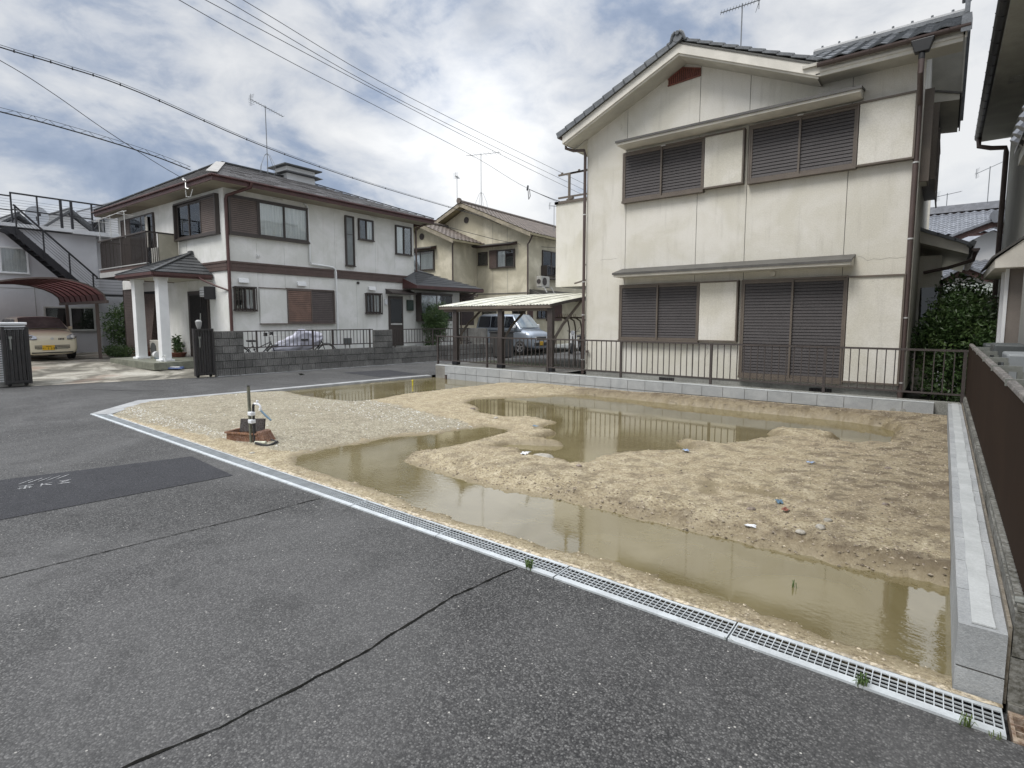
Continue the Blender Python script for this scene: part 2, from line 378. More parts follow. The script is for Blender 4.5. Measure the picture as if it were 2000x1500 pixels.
class MB:
    def __init__(s): s.v = []; s.f = []
    def add(s, vs, fs):
        k = len(s.v); s.v += [tuple(p) for p in vs]; s.f += [tuple(i + k for i in f) for f in fs]; return s
    def hexa(s, p):   # 8 points: bottom loop 0-3, top loop 4-7
        return s.add(p, [(3, 2, 1, 0), (4, 5, 6, 7), (0, 1, 5, 4), (1, 2, 6, 5), (2, 3, 7, 6), (3, 0, 4, 7)])
    def box(s, x0, x1, y0, y1, z0, z1):
        return s.hexa([(x0, y0, z0), (x1, y0, z0), (x1, y1, z0), (x0, y1, z0), (x0, y0, z1), (x1, y0, z1), (x1, y1, z1), (x0, y1, z1)])
    def fb(s, F, s0, s1, d0, d1, z0, z1):   # box on a facade: s along, d outward, z up
        return s.hexa([F(s0, d0, z0), F(s1, d0, z0), F(s1, d1, z0), F(s0, d1, z0), F(s0, d0, z1), F(s1, d0, z1), F(s1, d1, z1), F(s0, d1, z1)])
    def ext(s, pts, vec):   # extrude a planar polygon (list of 3D points) by vec
        n = len(pts); v = Vector(vec); q = [Vector(p) for p in pts]
        return s.add([*q, *[p + v for p in q]], [tuple(range(n)), tuple(range(2 * n - 1, n - 1, -1))] + [(i, (i + 1) % n, n + (i + 1) % n, n + i) for i in range(n)])
    def quad(s, *p): return s.add(p, [tuple(range(len(p)))])
    def tube(s, pts, r, n=8, cap=True):
        P = [Vector(p) for p in pts]; m = len(P); rs = r if hasattr(r, '__len__') else [r] * m
        k = len(s.v); prev = None
        for i, p in enumerate(P):
            d = (P[min(i + 1, m - 1)] - P[max(i - 1, 0)]).normalized()
            if prev is None: a = d.orthogonal().normalized()
            else: a = (prev - d * prev.dot(d)).normalized()
            prev = a; b = d.cross(a)
            for j in range(n):
                t = 2 * math.pi * j / n; s.v.append(tuple(p + (a * math.cos(t) + b * math.sin(t)) * rs[i]))
        for i in range(m - 1):
            for j in range(n):
                s.f.append((k + i * n + j, k + i * n + (j + 1) % n, k + (i + 1) * n + (j + 1) % n, k + (i + 1) * n + j))
        if cap: s.f.append(tuple(range(k + n - 1, k - 1, -1))); s.f.append(tuple(k + (m - 1) * n + j for j in range(n)))
        return s
    def beam(s, p, q, w, h, up=(0, 0, 1)):   # rectangular bar between two points
        p = Vector(p); q = Vector(q); d = (q - p).normalized(); u = Vector(up)
        a = d.cross(u)
        if a.length < 1e-4: a = d.cross(Vector((1, 0, 0)))
        a.normalize(); b = a.cross(d).normalized(); a = a * w / 2; b = b * h / 2
        return s.hexa([p - a - b, p + a - b, p + a + b, p - a + b, q - a - b, q + a - b, q + a + b, q - a + b])
    def cyl(s, c, r, h, n=16, axis=(0, 0, 1), r2=None):
        c = Vector(c); a = Vector(axis).normalized() * h
        return s.tube([c, c + a], [r, r if r2 is None else r2], n)
    def mesh(s, name, mat, smooth=False):
        me = bpy.data.meshes.new(name); me.from_pydata([tuple(p) for p in s.v], [], s.f)
        bm = bmesh.new(); bm.from_mesh(me); bmesh.ops.recalc_face_normals(bm, faces=bm.faces); bm.to_mesh(me); bm.free()
        me.materials.append(mat)
        if smooth: me.shade_smooth()
        return me
    def build(s, name, mat, parent=None, smooth=False, bevel=0., stuff=False, kind=None, label=None):
        o_ = off_of(parent)
        if o_ is not None: s.v = [(x - o_.x, y - o_.y, z - o_.z) for x, y, z in s.v]
        ob = bpy.data.objects.new(name, s.mesh(name, mat, smooth and smooth != 'auto')); COL.objects.link(ob)
        if smooth == 'auto': ob.data.shade_smooth(); ob.data.set_sharp_from_angle(angle=R(38))
        if parent is not None: ob.parent = parent
        if bevel:
            b = ob.modifiers.new('b', 'BEVEL'); b.width = bevel; b.segments = 2; b.limit_method = 'ANGLE'
        if stuff: ob['kind'] = 'stuff'
        if kind: ob['kind'] = kind
        if label: ob['label'] = label
        return ob


def piece(name, me, parent, loc, rot=(0, 0, 0), sc=(1, 1, 1)):
    o = bpy.data.objects.new(name, me); COL.objects.link(o); f = off_of(parent)
    o.location = Vector(loc) - f if f is not None else loc
    o.rotation_euler = rot; o.scale = sc
    if parent is not None: o.parent = parent
    return o


def facade(o, S, D):
    o = Vector(o); S = Vector((*S, 0)); D = Vector((*D, 0))
    return lambda s, d, z: o + S * s + D * d + Vector((0, 0, z))


def copy_tree(o, parent=None):
    c = o.copy(); COL.objects.link(c)
    if parent is not None: c.parent = parent
    for ch in list(o.children): copy_tree(ch, c)
    return c


def leaf_mesh(name, mat, blobs, n, size, seed=1, droop=.3, shell=.55, long=2.2):
    """leaf-sized folded faces spread through several ellipsoids (cx,cy,cz,rx,ry,rz,weight)"""
    g = np.random.default_rng(seed); V = []; Fc = []
    w = np.array([b[6] if len(b) > 6 else b[3] * b[4] * b[5] for b in blobs]); w = w / w.sum()
    idx = g.choice(len(blobs), n, p=w)
    for k in range(n):
        b = blobs[idx[k]]; d = g.normal(size=3); d /= np.linalg.norm(d)
        r = (shell + (1 - shell) * g.random()) if g.random() < .75 else g.random()
        r *= 1 + .22 * math.sin(d[0] * 5 + idx[k]) * math.cos(d[1] * 6 + d[2] * 4)
        c = np.array(b[:3]) + d * r * np.array(b[3:6])
        if c[2] < .02: c[2] = .02 + g.random() * .1
        a = g.normal(size=3); a[2] -= droop; a += d * .6; a /= np.linalg.norm(a)
        u = np.cross(a, g.normal(size=3)); u /= np.linalg.norm(u); nn = np.cross(a, u)
        L = size * (.6 + .8 * g.random()); wd = L / long
        k0 = len(V)
        V += [tuple(c), tuple(c + a * L * .45 + u * wd * .5 + nn * wd * .18), tuple(c + a * L), tuple(c + a * L * .45 - u * wd * .5 + nn * wd * .18)]
        Fc += [(k0, k0 + 1, k0 + 2), (k0, k0 + 2, k0 + 3)]
    me = bpy.data.meshes.new(name); me.from_pydata(V, [], Fc); me.materials.append(mat); return me
# ================================================================== GROUND
ZW = -.04
P1 = [(-11.66,6.26),(-11.46,7.24),(-11.26,8.59),(-11.11,10.43),(-9.89,10.59),(-8.86,10.75),(-8.83,9.72),(-8.97,9.11),(-9.02,8.36),(-9.12,7.64),(-8.93,6.74),(-9.06,6.29),(-9.75,6.18),(-10.62,6.14)]
P2 = [(-5.75,3.18),(-5.98,3.35),(-5.97,3.55),(-6.01,3.79),(-5.97,4.03),(-5.91,4.16),(-5.94,4.68),(-5.58,5.22),(-5.55,5.56),(-5.43,5.9),(-5.38,6.09),(-5.18,6.1),(-4.96,6.13),(-4.88,5.96),(-4.83,5.37),(-4.84,4.9),(-4.91,4.53),(-5.03,4.37),(-4.9,4.12),(-4.74,3.93),(-4.54,3.92),(-4.2,3.88),(-3.84,3.88),(-3.47,3.85),(-3.16,3.86),(-2.94,3.9),(-2.67,3.97),(-2.4,3.98),(-2.13,4.0),(-1.84,3.99),(-1.57,4.01),(-1.33,4.0),(-1.16,4.05),(-.98,4.03),(-.78,4.06),(-.62,4.08),(-.45,4.05),(-.32,4.09),(-.19,4.1),(-.07,4.13),(.03,4.14),(.2,4.14),(.2,3.12),(.07,3.09),(.01,3.1),(-.12,3.09),(-.17,3.12),(-.28,3.08),(-.36,3.07),(-.44,3.1),(-.56,3.13),(-.66,3.12),(-.77,3.15),(-.87,3.13),(-.97,3.12),(-1.09,3.14),(-1.21,3.12),(-1.44,3.16),(-1.62,3.18),(-1.77,3.15),(-1.9,3.14),(-2.11,3.07),(-2.27,3.08),(-2.48,3.09),(-2.69,3.08),(-2.92,3.06),(-3.25,3.06),(-3.54,3.05),(-3.73,3.1),(-3.92,3.13),(-4.13,3.12),(-4.59,3.12),(-4.94,3.12),(-5.22,3.11),(-5.58,3.12)]
P3 = [(-7.25,7.57),(-7.4,8.14),(-7.15,8.43),(-6.95,8.69),(-6.62,9.05),(-6.42,9.4),(-6.2,9.8),(-5.9,10.02),(-5.38,10.0),(-4.72,9.98),(-4.18,10.0),(-3.41,9.96),(-2.77,9.96),(-2.17,9.98),(-1.64,9.98),(-1.16,10.0),(-.64,9.84),(-.43,9.42),(-.44,8.64),(-.5,8.09),(-.68,8.05),(-.8,7.88),(-1.07,7.99),(-1.03,8.44),(-1.35,8.61),(-1.82,8.46),(-1.88,8.18),(-1.62,7.97),(-1.73,7.73),(-1.89,7.4),(-1.98,7.15),(-2.11,6.91),(-2.32,6.88),(-2.61,6.87),(-2.74,6.92),(-2.47,6.65),(-2.27,6.38),(-2.5,6.14),(-2.74,5.94),(-2.9,5.66),(-3.03,5.38),(-3.01,5.04),(-3.12,4.96),(-3.28,5.01),(-3.52,4.96),(-3.78,4.96),(-3.93,5.09),(-4.12,5.03),(-4.31,5.01),(-4.39,5.15),(-4.35,5.37),(-4.06,5.56),(-3.73,5.75),(-3.86,5.8),(-4.15,5.75),(-4.23,5.97),(-4.23,6.31),(-4.57,6.45),(-4.71,6.68),(-4.7,7.0),(-5.07,7.15),(-5.41,7.18),(-5.6,6.91),(-6.03,6.94),(-6.35,6.94),(-6.53,7.22),(-6.83,7.42)]
P4 = [(-1.38,5.12),(-1.16,5.16),(-.99,5.11),(-1.04,4.95),(-1.22,4.99),(-1.37,4.99)]
P5 = [(-1.72,4.99),(-1.68,5.16),(-1.57,5.05),(-1.5,4.75),(-1.56,4.7)]
GRV = [(-11.12,2.5),(-12.56,3.66),(-11.82,9.2),(-11.37,10.57),(-8.81,8.42),(-9.17,6.55),(-5.42,5.91),(-5.97,4.62),(-5.97,3.55),(-6.3,3.2),(-10.82,2.74)]


def sdist(X, Y, poly):          # signed distance, negative inside
    P = np.array(poly); Q = np.roll(P, -1, 0); d = np.full(X.shape, 1e9); ins = np.zeros(X.shape, bool)
    for (ax, ay), (bx, by) in zip(P, Q):
        ex, ey = bx - ax, by - ay; t = np.clip(((X - ax) * ex + (Y - ay) * ey) / (ex * ex + ey * ey + 1e-12), 0, 1)
        d = np.minimum(d, (X - ax - t * ex) ** 2 + (Y - ay - t * ey) ** 2)
        c = ((ay > Y) != (by > Y)) & (X < (bx - ax) * (Y - ay) / (by - ay + 1e-12) + ax); ins ^= c
    d = np.sqrt(d); return np.where(ins, -d, d)


def vnoise(X, Y, f, oct=3, seed=0.):
    out = np.empty(X.size); xf = X.ravel() * f; yf = Y.ravel() * f
    for i in range(out.size): out[i] = mnoise.fractal((xf[i], yf[i], seed), .6, 2.1, oct)
    return out.reshape(X.shape)


def ss(a, b, x): t = np.clip((x - a) / (b - a), 0, 1); return t * t * (3 - 2 * t)
gback = lambda x: 2.875 + .0109 * x      # back edge of the drain
stepx = .034
gx_ = np.arange(-11.98, .16, stepx); gy_ = np.arange(2.66, 10.44, stepx)
X, Y = np.meshgrid(gx_, gy_, indexing='ij')
n1 = vnoise(X, Y, 1.1, 2, 1.); n2 = vnoise(X, Y, 5.5, 3, 5.); n3 = vnoise(X, Y, 17., 3, 9.)
jit = n2 * .028 + n3 * .02
d1 = sdist(X, Y, P1); d2 = sdist(X, Y, P2); d3 = sdist(X, Y, P3)
dw = np.minimum(np.minimum(d1, d2), d3) + jit
d4 = np.minimum(sdist(X, Y, P4), sdist(X, Y, P5)) + jit
grav = sdist(X, Y, GRV)
front = ss(.35, .0, Y - gback(X)) * 1.0
north = ss(3.95, 4.35, Y) * ss(-5.2, -4.0, X)                    # the heap between the two puddles
rim = ss(9.75, 10.25, Y) * ss(-8.4, -7.2, X)
right = ss(-1.6, -.2, X) * ss(4.3, 5.2, Y)
T = .022 + .036 * north + .040 * right + .045 * rim + .005 * n1
T = np.where(grav < 0, .012 + .01 * n1, T)
T = T * (1 - front) + (-.006) * front
k = .045 + .22 * (1 - north) * (1 - rim)
rise = 1 - np.exp(-np.maximum(dw, 0) / k)
Z = np.where(dw > 0, ZW + .004 + (T - ZW) * rise, ZW - .11 * (1 - np.exp(dw / .10)))
bank = ss(.0, .03, dw) * ss(.26, .08, dw) * north * ss(4.75, 4.3, Y)
bank2 = ss(.0, .05, dw) * ss(.5, .15, dw) * rim
rough = np.where(dw > 0, .0045 * n3 + .004 * n2, 0) * (1 - .6 * (grav < 0))
Z = Z + rough + bank * (.055 * np.abs(n3) + .02 * np.abs(n2)) + bank2 * .03 * np.abs(n2)
Z = np.where((d4 < .03) & (dw > .1), Z * .0 + .052 + .002 * n3, Z)
Z = np.where(front > .9, np.minimum(Z, -.002), Z)
wet = np.clip(ss(.20, .0, dw), 0, 1) * .85 + np.where(d4 < 0, .9, ss(.10, 0, d4) * .6)
wet = np.clip(wet, 0, 1); wet = np.where(dw < 0, 1., wet)
bankm = np.clip(bank * (.80 + 1.3 * np.abs(n3)) + bank2 * .8 + .30 * ss(.05, .4, n2 + .5 * n1) + .38 * ss(-1.4, -.1, X + .35 * n2) * ss(4.2, 5.2, Y) + .25 * ss(.08, .35, n2) * north, 0, 1)
gm = ss(.06, -.06, grav + n2 * .12)
nx, ny = X.shape; idx = np.arange(nx * ny).reshape(nx, ny)


def keep(x, y): return (y > 2.835 + .0109 * x) & (x > left_line(y) + .0)


def left_line(y): return np.where(y > 3.63, -11.86 + (y - 3.64) * .1322, -10.9 - (y - 2.757) * 1.09)
cx = (X[:-1, :-1] + X[1:, 1:]) / 2; cy = (Y[:-1, :-1] + Y[1:, 1:]) / 2
kp = (cy > 2.845 + .0109 * cx) & (cx > left_line(cy) - .06) & (cx < .135) & (cy < 10.43)
q = np.stack([idx[:-1, :-1], idx[1:, :-1], idx[1:, 1:], idx[:-1, 1:]], -1)[kp]
me = bpy.data.meshes.new('lot_soil'); me.from_pydata(np.stack([X, Y, Z], -1).reshape(-1, 3).tolist(), [], q.tolist())
ca = me.color_attributes.new('mask', 'FLOAT_COLOR', 'POINT')
ca.data.foreach_set('color', np.stack([gm, wet, bankm, np.ones_like(gm)], -1).reshape(-1).astype(np.float32))
me.materials.append(soilm); me.shade_smooth()
soil = bpy.data.objects.new('lot_soil', me); COL.objects.link(soil); soil['kind'] = 'structure'


def zsoil(x, y):
    i = int(round((x - gx_[0]) / stepx)); j = int(round((y - gy_[0]) / stepx))
    i = max(0, min(nx - 1, i)); j = max(0, min(ny - 1, j)); return float(Z[i, j]), float(dw[i, j]), float(grav[i, j])


def sheet(name, pts, mat, kind='structure', parent=None, stuff=False):
    me = bpy.data.meshes.new(name); bm = bmesh.new(); vs = [bm.verts.new(p) for p in pts]; f = bm.faces.new(vs)
    if f.normal.z < 0: f.normal_flip()
    bm.normal_update(); bmesh.ops.triangulate(bm, faces=bm.faces); bm.to_mesh(me); bm.free(); me.materials.append(mat)
    o = bpy.data.objects.new(name, me); COL.objects.link(o)
    if parent: o.parent = parent
    if kind: o['kind'] = kind
    return o
water = sheet('puddle_water', [(-11.80, 6.0, ZW), (-11.2, 10.42, ZW), (.13, 10.42, ZW), (.13, 2.95, ZW), (-7.2, 2.95, ZW), (-7.2, 6.0, ZW)], waterm)
ground = sheet('ground', [(-400, -400, -.35), (400, -400, -.35), (400, 400, -.35), (-400, 400, -.35)], conc)
gf = lambda x: 2.668 + .0109 * x         # front edge of the drain
# road: the lane in front and the side street on the left
road = sheet('road', [(30, -14, 0), (30, gf(30) - .0, 0), (-11.09, gf(-11.09), 0), (-12.25, 3.576, 0), (-11.345, 10.645, 0), (-11.30, 11.2, 0), (-11.2, 17.0, 0), (-9.5, 45, 0),
                      (-12.6, 45, 0), (-14.42, 18.04, 0), (-15.70, 6.42, 0), (-16.9, 2.75, 0), (-22.0, -14, 0)], asph)
patch = sheet('asphalt_patch', [(-7.95, .74, .004), (-7.25, .895, .004), (-6.76, 2.47, .004), (-5.60, 2.42, .004), (-5.79, .70, .004), (-6.2, -2.6, .004), (-8.2, -2.6, .004)], asphd, kind=None, parent=road)
patch2 = sheet('asphalt_patch', [(-13.93, 9.33, .004), (-13.6, 10.75, .004), (-11.85, 10.46, .004), (-12.0, 9.25, .004)], asphd, kind=None, parent=road)
yard = sheet('yard_ground', [(-11.30, 11.05, .02), (-11.2, 17.0, .02), (-9.5, 45, .02), (8, 45, .02), (8, 10.86, .02), (.27, 10.86, .02), (-11.2, 10.86, .02)], conc)
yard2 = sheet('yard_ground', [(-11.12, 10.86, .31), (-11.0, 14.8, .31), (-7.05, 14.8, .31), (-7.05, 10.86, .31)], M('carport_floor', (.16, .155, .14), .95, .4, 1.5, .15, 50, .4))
gfill = sheet('yard_ground', [(.43, 2.95, .05), (.43, 20, .05), (1.3, 20, .05), (1.3, 2.95, .05)], greyfnd)


def ribbon(name, pts, w, z, mat, parent, jag=.004, seedv=1):
    g = random.Random(seedv); L, Rr = [], []; P = []
    for a, b in zip(pts[:-1], pts[1:]):
        n_ = max(2, int((Vector(b) - Vector(a)).length / .035))
        for i in range(n_): P.append(Vector(a).lerp(Vector(b), i / n_))
    P.append(Vector(pts[-1])); m_ = MB(); V = []
    off = 0.
    for i, p in enumerate(P):
        d = (P[min(i + 1, len(P) - 1)] - P[max(i - 1, 0)]).normalized(); nrm = Vector((-d.y, d.x))
        off = off * .8 + g.uniform(-jag, jag); ww = w * g.uniform(.45, 1.35) / 2; c = p + nrm * off
        V.append((c + nrm * ww, c - nrm * ww))
    for (a, b), (c, d) in zip(V[:-1], V[1:]): m_.quad((a.x, a.y, z), (b.x, b.y, z), (d.x, d.y, z), (c.x, c.y, z))
    return m_.build(name, mat, parent)
ribbon('crack', [(-4.6, -1.2), (-4.47, .513), (-4.39, 1.32), (-4.30, 2.0), (-4.26, 2.58)], .010, .0045, crackm, road, .004, 3)
ribbon('crack', [(-2.35, -.9), (-2.20, .52), (-2.13, .825), (-2.09, 1.44), (-2.114, 2.12), (-2.05, 2.62)], .013, .0045, crackm, road, .004, 4)
ribbon('crack', [(-15.3, 3.2), (-14.9, 3.6), (-14.2, 3.9), (-13.3, 4.6)], .02, .0045, crackm, road, .01, 7)
ribbon('crack', [(-14.7, 8.4), (-14.2, 8.2)], .12, .0045, crackm, road, .006, 8)


def tarpatch(): pass
# worn spray marks on the dark patch: a row of slanted strokes and three small signs
def stroke(name, pts, w, parent=None): return ribbon(name, pts, w, .0085, paintw, parent or road, .001, int(abs(pts[0][0]) * 999))
mk_root = thing('road_marking', 'faded white spray marking of slanted strokes over small letters on the dark asphalt patch', 'road marking', (-6.7, 1.1, 0))
OFF[mk_root.name] = Vector((-6.7, 1.1, 0))
import itertools
_ax = Vector((-6.875 + 6.935, 1.221 - 1.001)).normalized(); _up = Vector((-_ax.y, _ax.x))
def mp(u, v): p = Vector((-6.90, .93)) + _ax * u + _up * v; return (p.x, p.y)
for i in range(5):
    stroke('painted_stroke', [mp(.05 + i * .07, .02), mp(.02 + i * .07 + .12, .15)], .010, mk_root)
def glyph(u0, v0, s, strokes):
    for st in strokes: stroke('painted_letter_stroke', [mp(u0 + x * s, v0 + y * s) for x, y in st], .013, mk_root)
glyph(.06, -.20, .12, [[(0, .2), (.9, .2)], [(.1, .6), (.8, .6)], [(.45, 0), (.45, 1)], [(.15, 0), (.15, .4)], [(.75, 0), (.75, .4)], [(0, 1), (.9, 1)]])
glyph(.23, -.20, .11, [[(0, 0), (0, 1)], [(0, .45), (.7, 1)], [(.25, .6), (.75, 0)]])
glyph(.36, -.20, .11, [[(0, 1), (.8, 1)], [(.8, 1), (.1, .5)], [(.1, .5), (.85, .0)], [(0, .0), (.85, .0)]])

# ------------------------------------------------------------------ drain along the lot: channel and lift-out gratings
ang = math.atan(.0109); dirx = Vector((-math.cos(ang), -math.sin(ang), 0))
Fd = facade((.285, 2.671, 0), (-math.cos(ang), -math.sin(ang)), (-math.sin(ang), math.cos(ang)))   # s leftwards along the drain, d away from the road
ch = thing('drain_channel', 'concrete drain channel under the steel gratings between road and lot', 'drain', (.285, 2.671, 0), world=True)
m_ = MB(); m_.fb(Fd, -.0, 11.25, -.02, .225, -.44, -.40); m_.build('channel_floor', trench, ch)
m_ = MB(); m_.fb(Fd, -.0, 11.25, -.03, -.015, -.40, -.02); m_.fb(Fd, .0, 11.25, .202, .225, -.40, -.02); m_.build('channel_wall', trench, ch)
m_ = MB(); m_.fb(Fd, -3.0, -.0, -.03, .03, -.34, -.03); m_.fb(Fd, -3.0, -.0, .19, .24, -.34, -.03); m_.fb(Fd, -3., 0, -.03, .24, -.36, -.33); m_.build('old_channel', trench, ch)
CW, NC = .0312, 4                      # cell pitch
# 0.208 wide: front flange .050, four rows of cells, back flange .048
def grate_mesh():
    fr = MB(); L = 1.030
    fr.box(0, L, 0, .044, -.006, .012); fr.box(0, L, .164, .204, .006, .012); fr.box(0, L, .196, .204, -.01, .006)
    fr.box(0, L, .040, .047, -.016, -.006)
    fr.box(0, .005, .044, .164, -.004, .011); fr.box(L - .005, L, .044, .164, -.004, .011)
    bars = MB(); n_ = 32; w = L / (n_ + 1)
    for i in range(1, n_ + 1): bars.box(i * w - .0019, i * w + .0019, .044, .164, .001, .010)
    lon = MB()
    for j in range(1, 4):
        y = .044 + .120 * j / 4; lon.box(.006, L - .006, y - .0016, y + .0016, .002, .0085)
    return fr.mesh('grate_frame', galv), bars.mesh('cross_bars', galv), lon.mesh('long_bars', galv)
gfm, gbm, glm = grate_mesh()
wh = ['nearest the block kerb end', 'second from the block kerb end', 'with the grass tuft by the kerb end', 'third unit behind the grass tufts', 'where the road crack meets the drain',
      'just past the crack, beside the sky reflection', 'beside the broad bend of the puddle', 'at the end of the dark asphalt patch', 'beside the dark patch corner', 'opposite the standpipe', 'beside the whitish gravel']
for i in range(11):
    p = Fd(i * 1.0385 + 1.034, 0, 0)
    g_ = thing('drain_grate', 'galvanised steel drain grating ' + wh[i], 'grating', tuple(p), math.degrees(ang), 'steel drain gratings along the lot edge')
    piece('frame', gfm, g_, (0, 0, random.uniform(-.002, .002)))
    b_ = piece('cross_bars', gbm, g_, (0, 0, 0)); b_['kind'] = 'stuff'
    b_ = piece('long_bars', glm, g_, (0, 0, 0)); b_['kind'] = 'stuff'
# neighbour's older rusty grate beyond the joint
og = thing('old_drain_grate', 'older rusty open grating at the end of the new steel gratings', 'grating', (.30, 2.67, 0), math.degrees(ang))
m_ = MB(); m_.box(.0, 1.4, .0, .03, -.03, .008); m_.box(0, 1.4, .17, .2, -.03, .008); m_.box(0, .012, .03, .17, -.03, .007); m_.build('frame', rustgalv, og)
m_ = MB()
for i in range(1, 14): m_.box(i * .1 - .004, i * .1 + .004, .03, .17, -.028, .006)
for j in range(1, 3): m_.box(.01, 1.39, .03 + j * .047 - .003, .03 + j * .047 + .003, -.02, .004)
m_.build('bars', rustgalv, og, stuff=True)

# flat concrete edging on the street side
ed = thing('lot_edging', 'flat grey concrete edging strip round the street corner of the bare lot', 'edging', (-11.5, 6.5, 0), world=True)
outer = [(-11.12, 2.545), (-12.262, 3.576), (-12.118, 4.209), (-11.957, 5.528), (-11.635, 9.051), (-11.42, 10.40)]
inner = [(-10.80, 2.74), (-11.90, 3.70), (-11.88, 4.22), (-11.70, 5.764), (-11.40, 9.051), (-11.22, 10.40)]
cut = lambda a, b, t: (a[0] + (b[0] - a[0]) * t, a[1] + (b[1] - a[1]) * t)
for a, b, c, d, nseg in ((0, 1, 1, 0, 2), (1, 2, 2, 1, 1), (2, 3, 3, 2, 2), (3, 4, 4, 3, 4), (4, 5, 5, 4, 2)):
    for s_ in range(nseg):
        t0 = s_ / nseg + .004; t1 = (s_ + 1) / nseg - .004
        o1, o2 = cut(outer[a], outer[b], t0), cut(outer[a], outer[b], t1); i2, i1 = cut(inner[a], inner[b], t1), cut(inner[a], inner[b], t0)
        m_ = MB(); m_.ext([(o1[0], o1[1], -.1), (o2[0], o2[1], -.1), (i2[0], i2[1], -.1), (i1[0], i1[1], -.1)], (0, 0, .114)); m_.build('edging_slab', edging, ed)

# ------------------------------------------------------------------ new block kerbs
def block_mesh(name, L, w, h, mat, ribs=0, bev=.004):
    m = MB()
    if ribs:
        m.box(0, L, .018, w, 0, h)
        pitch = L / ribs
        for i in range(ribs):
            a = i * pitch; e = .003 * ((i * 7) % 5 - 2); m.hexa([(a + .002, .0185, .002), (a + pitch * .25, e, .002), (a + pitch * .7, e, .002), (a + pitch - .004, .0185, .002),
                                   (a + .002, .0185, h - .002), (a + pitch * .25, e, h - .002), (a + pitch * .7, e, h - .002), (a + pitch - .004, .0185, h - .002)])
    else: m.box(0, L, 0, w, 0, h)
    return m.mesh(name, mat)
bm_new = block_mesh('block', .387, .15, .183, concnew)
kb = thing('block_kerb', 'low new grey concrete block kerb along the back of the bare lot', 'block kerb', (-5.5, 10.41, 0), world=True)
for c_ in range(2):
    for i in range(28):
        x = .115 - .15 - (i + 1) * .3952 + (0 if c_ else 0)
        if x < -11.1: continue
        piece('block', bm_new, kb, (x, 10.41 + random.uniform(-.001, .001), -.075 + c_ * .1955))
m_ = MB(); m_.box(-11.09, -.04, 10.418, 10.552, .308, .3175); m_.build('mortar_fill', mortar, kb)
m_ = MB(); m_.box(-11.09, -.04, 10.424, 10.55, -.09, .30); m_.build('joint_backing', seal, kb)
for xx in (-.42, -.55):       # damp spalls low on the last block but one
    m_ = MB(); m_.ext([(xx - .045, 10.4085, .10), (xx + .045, 10.4085, .10), (xx + .04, 10.4085, .17), (xx + .01, 10.4085, .195), (xx - .03, 10.4085, .175)], (0, .002, 0)); m_.build('damp_stain', conc, kb)
kr = thing('block_kerb', 'new grey concrete block kerb running beside the brown slatted fence', 'block kerb', (.2, 6.6, 0), world=True)
bm_r = block_mesh('block', .388, .158, .186, concnew)
for c_ in range(2):
    for i in range(20):
        y = 2.905 + i * .3952 + (0 if c_ else -.0)
        o = piece('block', bm_r, kr, (.125 + .158 + random.uniform(-.001, .001), y, -.075 + c_ * .1955), (0, 0, R(90)))
# mortar bed on top, wandering edges
m_ = MB(); g = random.Random(5); ys = [2.93 + i * .12 for i in range(65)]; l_ = [.168 + g.uniform(-.0025, .0025) for _ in ys]; r_ = [.245 + g.uniform(-.0025, .003) for _ in ys]
for a in range(len(ys) - 1):
    m_.hexa([(l_[a], ys[a], .309), (r_[a], ys[a], .309), (r_[a + 1], ys[a + 1], .309), (l_[a + 1], ys[a + 1], .309), (l_[a], ys[a], .3155), (r_[a], ys[a], .3155), (r_[a + 1], ys[a + 1], .3155), (l_[a + 1], ys[a + 1], .3155)])
m_.build('mortar_fill', mortar, kr)
m_ = MB(); m_.box(.130, .278, 2.912, 10.5, -.09, .300); m_.build('joint_backing', seal, kr)
m_ = MB(); m_.box(.2835, .296, 2.93, 10.56, .0, .335); m_.build('side_board', M('thin_timber_board', srgb(112, 103, 88), .8, .3, 5, .1, 50, .2), kr)

# ------------------------------------------------------------------ old block wall and brown slatted fence on the right
ow = thing('old_block_wall', 'low dark weathered old block wall carrying the brown slatted fence', 'wall', (.36, 6.5, 0), world=True)
bmo = MB(); bmo.box(0, .39, 0, .13, 0, .19); bmo = bmo.mesh('block', concold)
for c_ in range(2):
    for i in range(20): 
        o = piece('block', bmo, ow, (.43 + random.uniform(-.003, .003), 2.925 + i * .396 - (0 if c_ else .0), .02 + c_ * .197), (R(random.uniform(-.4, .4)), 0, R(90)))
m_ = MB()
for i in range(19): m_.box(.305, .43, 2.93 + i * .4, 2.93 + i * .4 + .39, .412, .428 + random.uniform(-.004, .008))
m_.box(.31, .425, 2.94, 10.5, .02, .41); m_.build('mortar_top', concold, ow)
m_ = MB(); m_.box(.300, .45, 2.90, 3.2, -.1, .02); m_.build('footing', concold, ow)
fr_ = thing('slatted_fence', 'dark brown vertical slat fence with weathered grey cap rail at the lot boundary', 'fence', (.36, 6.5, .43), world=True)
sl = MB(); sl.box(-.006, .006, 0, .034, .0, .74); sl = sl.mesh('slat', fencebr)
for i in range(178):
    y = 10.62 - i * .044
    if y < 2.82: break
    piece('slat', sl, fr_, (.336, y - .034, .455), (0, 0, R(7)))
m_ = MB(); m_.box(.343, .352, 2.8, 10.62, .45, 1.19); m_.build('backing_sheet', fencebr, fr_)
m_ = MB()
for zz_ in (.47, 1.12): m_.box(.352, .372, 2.8, 10.64, zz_, zz_ + .04)
m_.build('rail', fencebr, fr_)
m_ = MB()
ysn = [2.7 + i * .5 for i in range(17)]
for a, b in zip(ysn[:-1], ysn[1:]): m_.hexa([(.322, a, 1.195), (.372, a, 1.195), (.372, b, 1.195), (.322, b, 1.195), (.326, a, 1.226), (.366, a, 1.229), (.366, b, 1.229), (.326, b, 1.226)])
m_.build('cap_rail', capwd, fr_, bevel=.006)
